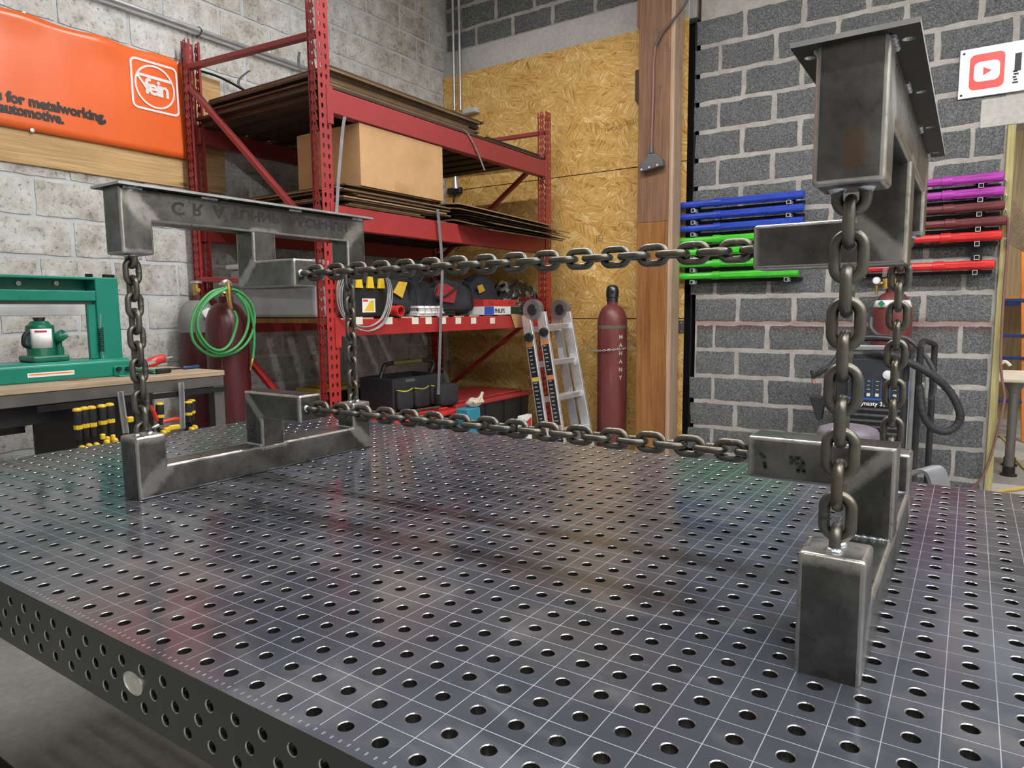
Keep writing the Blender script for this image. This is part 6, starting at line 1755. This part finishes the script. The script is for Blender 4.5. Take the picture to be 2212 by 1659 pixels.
sgn_shape('logo_triangle', [(-0.018, -0.024), (0.026, 0.0), (-0.018, 0.024)], pm('sign_red', (0.70, 0.06, 0.05), 0.35), 0.002)
p0, p1 = pY(2189, 182, YB - 0.0225), pY(2200, 114, YB - 0.0225)
m = MB(); m.box((p0.x, YB - 0.0235, p0.z + 0.075), (p0.x + 0.032, YB - 0.022, p1.z)); m.build('lettering', M_BLKINK, t)
for k in range(5):
    zq = p0.z + 0.005 + k * 0.016; m = MB(); m.box((p0.x - 0.006 + 0.004 * (k % 2), YB - 0.0235, zq), (p0.x + 0.022 - 0.005 * (k % 3), YB - 0.022, zq + 0.010)); m.build('lettering', M_BLKINK, t)
for (u, v) in ((2083, 117), (2076, 207)):
    p = pY(u, v, YB - 0.023); m = MB(); m.cyl((p.x, YB - 0.024, p.z), (p.x, YB - 0.021, p.z), 0.007, 10); m.build('screw', M_DARKST, t)

# ================================================================== welding machine on its cart
YW = 3.75
wl, wr = pY(1800, 850, YW).x, pY(1962, 850, YW).x
wt = pY(1880, 758, YW).z
WM = thing('tig_welder', 'black TIG welding machine on a tall cart beneath the red rod tubes', 'welder', ((wl + wr) / 2, YW + 0.25, 0))
M_WBLK = pm('charcoal_powder_coat', (0.022, 0.023, 0.026), 0.4, 0.1, 0.2, 30)
m = MB(); m.box((wl, YW, 0.16), (wr, YW + 0.5, wt)); m.build('housing', M_WBLK, WM, 0.02, 2)
m = MB(); m.box((wr - 0.002, YW + 0.02, 0.18), (wr + 0.004, YW + 0.48, wt - 0.06)); m.build('side_panel', pm('pale_grey_panel', (0.42, 0.43, 0.44), 0.35, 0.3), WM, 0.001)
a, b = pY(1828, 872, YW - 0.01), pY(1952, 778, YW - 0.01)
m = MB(); m.box((a.x, YW - 0.012, a.z), (b.x, YW + 0.01, b.z)); cpn = m.build('control_panel', pm('panel_graphite', (0.03, 0.033, 0.04), 0.3), WM, 0.004)
bz = pY(1880, 862, YW - 0.012).z
m = MB(); m.box((a.x + 0.005, YW - 0.0135, bz - 0.006), (b.x - 0.005, YW - 0.0118, bz + 0.006)); m.build('blue_stripe', pm('panel_blue', (0.03, 0.10, 0.35), 0.3), cpn)
for k in range(6):
    xx = a.x + 0.07 + k * 0.045
    m = MB(); m.box((xx - 0.009, YW - 0.0142, bz + 0.016), (xx + 0.009, YW - 0.0118, bz + 0.034)); m.build('button', pm('button_white', (0.55, 0.57, 0.6), 0.4), cpn)
    m = MB(); m.box((xx - 0.0015 + 0.02, YW - 0.013, bz + 0.012), (xx + 0.0015 + 0.02, YW - 0.0118, bz + 0.12)); m.build('divider', pm('panel_blue', (0.03, 0.10, 0.35), 0.3), cpn)
    for q in range(3):
        m = MB(); m.box((xx - 0.008, YW - 0.013, bz + 0.055 + q * 0.024), (xx + 0.008 - 0.004 * (q % 2), YW - 0.0118, bz + 0.059 + q * 0.024)); m.build('panel_print', pm('panel_green', (0.30, 0.42, 0.30), 0.5), cpn)
p = pY(1917, 810, YW - 0.02); m = MB(); m.lathe([(0.026, 0), (0.024, 0.016), (0.012, 0.02)], (0, 0, 0), 18, Matrix.Translation((p.x, YW - 0.012, p.z)) @ Matrix.Rotation(math.pi / 2, 4, 'X')); m.build('dial', pm('button_white', (0.55, 0.57, 0.6), 0.4), cpn, smooth=30)
p = pY(1858, 869, YW - 0.0125)
text_obj('Dynasty 350', 'lettering', M_WHITE, WM, frame_mat((p.x - 0.02, YW - 0.0128, bz - 0.038), (1, 0, 0), (0, 0, 1)) @ Matrix.Shear('XY', 4, (0.25, 0)), 0.034, 0.0006, bold=0.0004)
for k in range(6):
    z = bz - 0.065 - k * 0.034
    m = MB(); m.prism([(wl + 0.035, YW - 0.016, z), (wl + 0.035, YW + 0.002, z + 0.012), (wl + 0.035, YW + 0.002, z - 0.012)], (wr - wl - 0.07, 0, 0)); m.build('louvre', pm('louvre_grey', (0.10, 0.10, 0.105), 0.3, 0.4), WM)
m = MB(); m.box((wl + 0.01, YW - 0.012, 0.2), (wr - 0.01, YW + 0.002, bz - 0.29)); m.build('cooler_front', M_WBLK, WM, 0.006)
m = MB(); m.tube(smooth_path([(wl + 0.03, YW + 0.1, wt - 0.01), (wl + 0.05, YW + 0.06, wt + 0.055), ((wl + wr) / 2, YW + 0.04, wt + 0.075), (wr - 0.05, YW + 0.06, wt + 0.055), (wr - 0.03, YW + 0.1, wt - 0.01)], 6), 0.02, 10); m.build('handle', M_WBLK, WM, smooth=60)
m = MB(); m.box((wl + 0.06, YW + 0.08, wt - 0.002), (wl + 0.27, YW + 0.3, wt + 0.02)); m.build('top_tray', pm('pale_tray', (0.62, 0.64, 0.68), 0.35), WM, 0.004)
# cart rails, wheels, fender
zr = pY(2010, 738, YW + 0.35).z
for xx, yy in ((wr + 0.045, YW + 0.05), (wr + 0.10, YW + 0.42)):
    m = MB(); m.cyl((xx, yy, 0.10), (xx, yy, zr - 0.02), 0.018, 12); m.build('cart_rail', M_BLKPL, WM, smooth=40)
m = MB(); m.tube(smooth_path([(wr + 0.045, YW + 0.05, zr - 0.03), (wr + 0.05, YW + 0.2, zr + 0.01), (wr + 0.10, YW + 0.42, zr - 0.02)], 5), 0.016, 10); m.build('cart_handle', M_BLKPL, WM, smooth=60)
m = MB(); m.box((wl - 0.02, YW + 0.02, 0.10), (wr + 0.12, YW + 0.49, 0.15)); m.build('cart_deck', M_BLKPL, WM, 0.006)
p = pY(2005, 1030, YW - 0.12)
wx = p.x; zwh = 0.10
for xx, nm in ((wr + 0.06, 0), (wl - 0.02, 1)):
    m = MB(); m.lathe([(0.03, -0.025), (0.095, -0.025), (0.10, -0.015), (0.10, 0.015), (0.095, 0.025), (0.03, 0.025)], (0, 0, 0), 24, Matrix.Translation((xx + 0.03, YW + 0.02, 0.10)) @ Matrix.Rotation(math.pi / 2, 4, 'Y')); m.build('wheel', M_BLKPL, WM, smooth=30)
# torch hose loop on the right
M_HOSE = pm('black_hose_cover', (0.016, 0.016, 0.018), 0.6, 0, 0.3, 40, 0.5, 120)
def zz3(x, y): return (1650 + x / 3.4555, 600 + y / 3.4555)
def hosepath(name, pix, ys, r, mat=M_HOSE, n=7):
    P = [pY(*zz3(*q), yy) for q, yy in zip(pix, ys)]
    P = smooth_path(P, n)
    rr = [r * (1 + 0.06 * math.sin(i * 1.9)) for i in range(len(P))]
    m = MB(); m.tube(P, rr, 10); return m.build(name, mat, WM, smooth=60)
hosepath('torch_hose', ((620, 600), (750, 570), (880, 565), (1000, 590), (1100, 640), (1200, 690), (1300, 760), (1380, 840), (1430, 920), (1465, 1010), (1455, 1080), (1410, 1130), (1350, 1148), (1280, 1130), (1220, 1080), (1185, 1000), (1170, 900), (1160, 800)), [YW + 0.02, YW + 0.02, YW - 0.02, YW - 0.03, YW - 0.03, YW - 0.03, YW - 0.02, YW, YW, YW, YW, YW - 0.01, YW - 0.02, YW - 0.03, YW - 0.04, YW - 0.04, YW - 0.03, YW - 0.02], 0.021)
hosepath('gas_hose', ((800, 300), (800, 370), (840, 420), (900, 440), (1000, 440), (1080, 460), (1160, 530), (1230, 620), (1270, 710), (1275, 820), (1245, 900)), [4.0, 3.98, 3.95, 3.93, 3.92, 3.92, 3.92, 3.92, 3.92, 3.95, 3.98], 0.013, pm('grey_hose', (0.06, 0.06, 0.065), 0.5))
hosepath('torch_lead', ((600, 590), (540, 610), (500, 660), (440, 690), (400, 720)), [YW + 0.03, YW - 0.02, YW - 0.04, YW - 0.05, YW - 0.05], 0.017)
hosepath('torch_handle', ((400, 720), (375, 735), (365, 755)), [YW - 0.05] * 3, 0.012, M_WBLK)
hosepath('torch_cap', ((365, 740), (355, 690)), [YW - 0.05] * 2, 0.008, M_WBLK)
hosepath('torch_cup', ((366, 755), (374, 788)), [YW - 0.05] * 2, 0.011, pm('pink_ceramic_cup', (0.30, 0.12, 0.09), 0.5))
a, b = pY(*zz3(345, 880), YW + 0.02), pY(*zz3(430, 1060), YW + 0.02)
m = MB(); m.add([(a.x, YW - 0.02, a.z), (b.x + 0.02, YW - 0.02, a.z), (b.x, YW - 0.02, b.z), (a.x + 0.05, YW - 0.02, b.z), (a.x, YW + 0.06, a.z), (b.x + 0.02, YW + 0.06, a.z), (b.x, YW + 0.06, b.z), (a.x + 0.05, YW + 0.06, b.z)],
                [(0, 3, 2, 1), (4, 5, 6, 7), (0, 1, 5, 4), (1, 2, 6, 5), (2, 3, 7, 6), (3, 0, 4, 7)]); m.build('torch_holster', M_WBLK, WM, 0.004)
a, b = pY(*zz3(1195, 900), YW + 0.1), pY(*zz3(1230, 745), YW + 0.1)
m = MB(); m.box((a.x, YW + 0.09, a.z), (b.x, YW + 0.12, b.z)); m.build('bracket', pm('pale_bracket', (0.35, 0.35, 0.34), 0.4, 0.3), WM, 0.004)
# cylinder behind the machine
x, y = cyl_at(1879, 1973, 700, 0.117)
y = max(y, YW + 0.62); d = ray(1926, 700); k = (y - CAM.y) / d.y; x = CAM.x + d.x * k
h = pY(1926, 630, y).z
t = thing('gas_cylinder', 'maroon gas cylinder with a white label band standing behind the welder', 'gas cylinder', (x, y, 0))
cyl_body(t, x, y, 0.117, h, M_MARD)
z0, z1 = pY(1926, 655, y - 0.11).z, pY(1926, 641, y - 0.11).z
m = MB(); vs = []; fs = []; n = 20
def rprof(z):                # shoulder radius at height z
    pr_ = [(0.117, h - 0.17), (0.1152, h - 0.13), (0.1088, h - 0.09), (0.0936, h - 0.05), (0.0702, h - 0.02)]
    if z <= pr_[0][1]: return 0.117
    for (ra, za), (rb, zb_) in zip(pr_, pr_[1:]):
        if z <= zb_: return ra + (rb - ra) * (z - za) / (zb_ - za)
    return 0.07
z0 = min(z0, h - 0.10); z1 = z0 + 0.045
for i in range(n + 1):
    a_ = math.radians(180 + 180 * i / n)
    for z in (z0, z1):
        rr = rprof(z) + 0.0025; vs.append((x + rr * math.cos(a_), y + rr * math.sin(a_), z))
for i in range(n): fs.append((2 * i, 2 * i + 2, 2 * i + 3, 2 * i + 1))
m.add(vs, fs); lbl = m.build('label_band', M_WHITE, t, smooth=60, recalc=False); lbl.modifiers.new('t', 'SOLIDIFY').thickness = 0.0008
p = pY(*zz3(880, 165), y - 0.11)
zc_ = (z0 + z1) / 2
m = MB(); m.prism([(p.x - 0.022, y - 0.118, zc_), (p.x, y - 0.121, zc_ - 0.022), (p.x + 0.022, y - 0.123, zc_), (p.x, y - 0.121, zc_ + 0.022)], (0, -0.001, 0)); m.build('green_diamond', pm('label_green', (0.01, 0.22, 0.12), 0.5), lbl)
m = MB(); m.cyl((x, y, h + 0.03), (x, y, h + 0.085), 0.016, 12); m.build('valve', M_BRASS, t, smooth=40)
rg = thing('gas_regulator', 'brass gas regulator with a round gauge and clear flow tube', 'regulator', pY(1908, 640, y - 0.05))
c0 = pY(1912, 612, y - 0.05)
m = MB(); m.cyl((x, y - 0.01, h + 0.07), c0, 0.013, 10); m.cyl(c0 - Vector((0, 0, 0.035)), c0 + Vector((0, 0, 0.03)), 0.018, 12); m.cyl(c0 - Vector((0.045, 0, 0.0)), c0, 0.012, 10); m.build('brass_body', M_BRASS, rg, smooth=40)
g0 = pY(1894, 606, y - 0.06)
m = MB(); m.lathe([(0.0, 0.0), (0.022, 0.0), (0.024, 0.006), (0.024, 0.02), (0.0, 0.02)], (0, 0, 0), 20, Matrix.Translation(g0) @ Matrix.Rotation(math.pi / 2, 4, 'X')); m.build('gauge', M_COND, rg, smooth=30)
m = MB(); m.cyl(g0 - Vector((0, 0.0215, 0)), g0 - Vector((0, 0.0205, 0)), 0.019, 18); m.build('gauge_face', M_WHITE, rg)
gl = NT('clear_flow_tube'); gl.b.inputs['Transmission Weight'].default_value = 0.9; gl.set((0.85, 0.9, 0.9), 0.08)
f0 = pY(1910, 598, y - 0.05)
m = MB(); m.cyl(f0, f0 + Vector((0.006, 0, 0.10)), 0.013, 14); m.build('flow_tube', gl.m, rg, smooth=40)
m = MB(); m.tube([g0 + Vector((0.0, 0, -0.03)), g0 + Vector((-0.0, 0, -0.09))], [0.009, 0.007], 8); m.build('outlet', M_BRASS, rg, smooth=40)

# ================================================================== stool and chair behind the table
p = pY(1832, 919, 2.15)
t = thing('shop_stool', 'round grey-mauve cushioned stool standing behind the right base frame', 'stool', (p.x, 2.15, 0))
rs = abs(pY(1900, 930, 2.15).x - p.x) * 1.02
M_SEAT = pm('mauve_grey_vinyl', (0.13, 0.115, 0.14), 0.45)
m = MB(); m.lathe([(rs * 0.9, -0.07), (rs, -0.055), (rs, -0.03), (rs * 0.93, -0.012), (rs * 0.7, -0.002), (0.003, 0.0)], (p.x, 2.15, p.z), 36); m.build('seat', M_SEAT, t, smooth=60)
m = MB(); m.cyl((p.x, 2.15, 0.09), (p.x, 2.15, p.z - 0.07), 0.025, 14); m.build('column', M_COND, t, smooth=40)
for k in range(5):
    a_ = 2 * math.pi * k / 5 + 0.3
    e = Vector((p.x + 0.24 * math.cos(a_), 2.15 + 0.24 * math.sin(a_), 0.07))
    m = MB(); m.bar((p.x, 2.15, 0.10), e, 0.035, 0.03); lg = m.build('leg', M_BLKPL, t, 0.004)
    m = MB(); m.lathe([(0.008, -0.012), (0.03, -0.012), (0.03, 0.012), (0.008, 0.012)], (0, 0, 0), 14, Matrix.Translation(e - Vector((0, 0, 0.04))) @ Matrix.Rotation(a_, 4, 'Z') @ Matrix.Rotation(math.pi / 2, 4, 'X')); m.build('caster', M_BLKPL, lg, smooth=30)
def zq(x, y): return (1900 + x / 7.09, 980 + y / 7.09)
yv = 2.2
P = [pY(*zq(*q), yv) for q in ((560, 300), (640, 245), (720, 232), (790, 240), (850, 280), (890, 370), (920, 480), (935, 560))]
t = thing('shop_chair', 'grey shop chair whose curved armrest shows above the table edge', 'chair', (P[3].x, yv + 0.1, 0))
m = MB(); m.ribbon(smooth_path(P, 5), (0.05, 0.12, 0), 0.012); m.build('armrest', pm('grey_chair_plastic', (0.16, 0.165, 0.18), 0.45), t, smooth=40)
ex = P[3].x
m = MB(); m.cyl((ex, yv + 0.05, 0.45), (ex, yv + 0.05, P[3].z - 0.012), 0.014, 10); m.build('arm_post', M_DARKST, t, smooth=40)
m = MB(); m.lump((ex + 0.16, yv + 0.12, 0.40), (0.42, 0.42, 0.09), 3, 4, 0.02); m.build('seat', M_SEAT, t, smooth=60)
for sx in (-0.1, 0.4):
    for sy in (-0.05, 0.30):
        m = MB(); m.cyl((ex + sx, yv + sy, 0), (ex + 0.02 + sx * 0.85, yv + 0.02 + sy * 0.9, 0.42), 0.013, 8); m.build('leg', M_DARKST, t, smooth=40)

# ================================================================== room beyond the doorway
YR = 9.2
M_TAN = m_wood('tan_panel_wall', (0.50, 0.37, 0.20), (0.62, 0.48, 0.29), 2, 0.6, knots=False)
m = MB(); m.box((-1.5, YR, 0), (6.2, YR + 0.15, CEIL)); struct(m.build('wall_far', M_TAN))
m = MB(); m.box((-1.65, YB + 0.2, 0), (-1.5, YR + 0.15, CEIL)); struct(m.build('wall_far_side', M_TAN))
m = MB(); m.box((6.0, YB + 0.2, 0), (6.2, YR, CEIL)); struct(m.build('wall_far_right', M_TAN))
shop_light(1.2, 6.6, 3.6, 2.0, 'unseen LED lamp added to light the room beyond the doorway')  # lamp added to brighten the far room, itself out of view
fp = pZ(2178, 1027, 0.0)
ST = thing('work_stand', 'pale-topped stand on grey tube legs in the room beyond the doorway', 'table', (fp.x, fp.y, 0))
zt_ = pY(2170, 815, fp.y).z
M_LEGG = pm('grey_pipe_leg', (0.17, 0.16, 0.15), 0.5, 0.3)
lx = pY(2140, 815, fp.y).x
m = MB(); m.box((lx - 0.25, fp.y - 0.12, zt_ - 0.03), (lx + 0.42, fp.y + 0.75, zt_)); m.build('top', pm('pale_bench_top', (0.66, 0.58, 0.47), 0.6), ST, 0.012, 2)
for yy, sx in ((fp.y, 0.0), (fp.y + 0.42, 0.02), (fp.y + 0.42, -0.25)):
    m = MB(); m.cyl((fp.x + sx, yy, 0.012), (fp.x + sx, yy, zt_ - 0.12), 0.032, 14); lg = m.build('leg', M_LEGG, ST, smooth=40)
    m = MB(); m.cyl((fp.x + sx, yy, zt_ - 0.12), (fp.x + sx, yy, zt_ - 0.03), 0.034, 14, 0.075); m.build('flange', M_LEGG, lg, smooth=40)
    m = MB(); m.lathe([(0.058, 0), (0.058, 0.012), (0.042, 0.02), (0.042, 0.07), (0.034, 0.075)], (fp.x + sx, yy, 0), 16); m.build('foot', M_BLKPL, lg, smooth=30)
p = pY(2172, 782, fp.y + 0.3)
m = MB(); m.tube(smooth_path([pY(u, v, fp.y + 0.3) for u, v in ((2160, 797), (2162, 786), (2172, 781), (2183, 790))], 5), 0.012, 8); tag(m.build('white_hook', M_WHITE, smooth=60), 'small curved white hook on the pale-topped stand', 'hook')
# blue and orange step ladder, shelf, boards
yl = 7.6
LDR = thing('step_ladder', 'blue and orange step ladder in the room beyond the doorway', 'ladder', (pY(2200, 900, yl).x, yl, 0))
M_BLUE = pm('blue_ladder', (0.02, 0.04, 0.18), 0.45)
xr0 = pY(2199, 800, yl).x
m = MB(); m.bar((xr0 + 0.08, yl, 0), (xr0 - 0.02, yl + 0.35, 2.0), 0.03, 0.08, (0, 1, 0)); m.build('rail', M_ORANGE, LDR, 0.003)
m = MB(); m.bar((xr0 - 0.55, yl, 0), (xr0 - 0.45, yl + 0.35, 2.0), 0.03, 0.08, (0, 1, 0)); m.build('rail', M_ORANGE, LDR, 0.003)
for v in (645, 722, 770, 862):
    z = max(0.2, pY(2180, v, yl + 0.1).z)
    m = MB(); m.box((xr0 - 0.5, yl + z * 0.17 - 0.05, z - 0.03), (xr0 + 0.05, yl + z * 0.17 + 0.05, z)); m.build('step', M_BLUE, LDR, 0.003)
yh = 8.3
p = pY(2185, 640, yh)
SHF = thing('wood_shelf', 'orange-edged shelf with papers on the far room wall', 'shelf', (p.x + 0.3, yh + 0.3, p.z))
m = MB(); m.box((p.x - 0.15, yh, p.z - 0.03), (p.x + 1.6, YR, p.z + 0.0)); m.build('board', pm('orange_shelf_board', (0.60, 0.30, 0.07), 0.5), SHF)
m = MB(); m.box((p.x - 0.15, yh - 0.012, p.z - 0.10), (p.x + 1.6, yh, p.z - 0.031)); m.build('edge_beam', M_BLUE, SHF)
for k in range(3):
    m = MB(); m.box((p.x + 0.1 + k * 0.03, yh + 0.06, p.z + 0.001 + k * 0.02), (p.x + 0.55 - k * 0.04, yh + 0.5, p.z + 0.02 + k * 0.02)); tag(m.build('paper_pile', M_PAPER), '%s pile of pale paper on the orange-edged shelf' % ('lowest', 'middle', 'topmost')[k], 'paper', 'paper on the far shelf')
a, b = pY(2180, 435, 6.8), pY(2216, 520, 6.8)
m = MB(); m.prism([pY(2150, 380, 6.8), pY(2240, 500, 6.8), pY(2240, 560, 6.8), pY(2150, 510, 6.8)], (0, 0.03, 0)); tag(m.build('leaning_board', M_BTOP), 'slanted pale board hanging high in the far room', 'board')
# yellow hose and orange cord on the far floor
M_YHOSE = pm('yellow_hose', (0.62, 0.42, 0.08), 0.5)
P = [pZ(u, v, 0.012) for u, v in ((2060, 1110), (2105, 1080), (2160, 1062), (2230, 1048), (2300, 1000))]
m = MB(); m.tube(smooth_path(P, 6), 0.014, 8); tag(m.build('air_hose', M_YHOSE, smooth=60), 'yellow air hose curving over the floor through the doorway', 'hose')
P = [pZ(u, v, 0.010) for u, v in ((2100, 940), (2160, 942), (2190, 985), (2206, 1005), (2240, 1040))]
m = MB(); m.tube(smooth_path(P, 6), 0.010, 8); tag(m.build('extension_cord', pm('pale_yellow_cord', (0.66, 0.52, 0.16), 0.5), smooth=60), 'thin yellow cord lying behind the stand legs', 'cord')
P = [pY(u, v, YB - 0.05) for u, v in ((2177, 470), (2176, 540), (2168, 640), (2162, 760), (2164, 815), (2170, 860), (2160, 910), (2142, 980), (2122, 1030), (2092, 1060), (2060, 1085))]
m = MB(); m.tube(smooth_path(P, 5), 0.0075, 8); tag(m.build('power_cable', pm('dull_red_cord', (0.20, 0.10, 0.085), 0.6), smooth=60), 'dull red cord hanging down the yellow door jamb', 'cord')
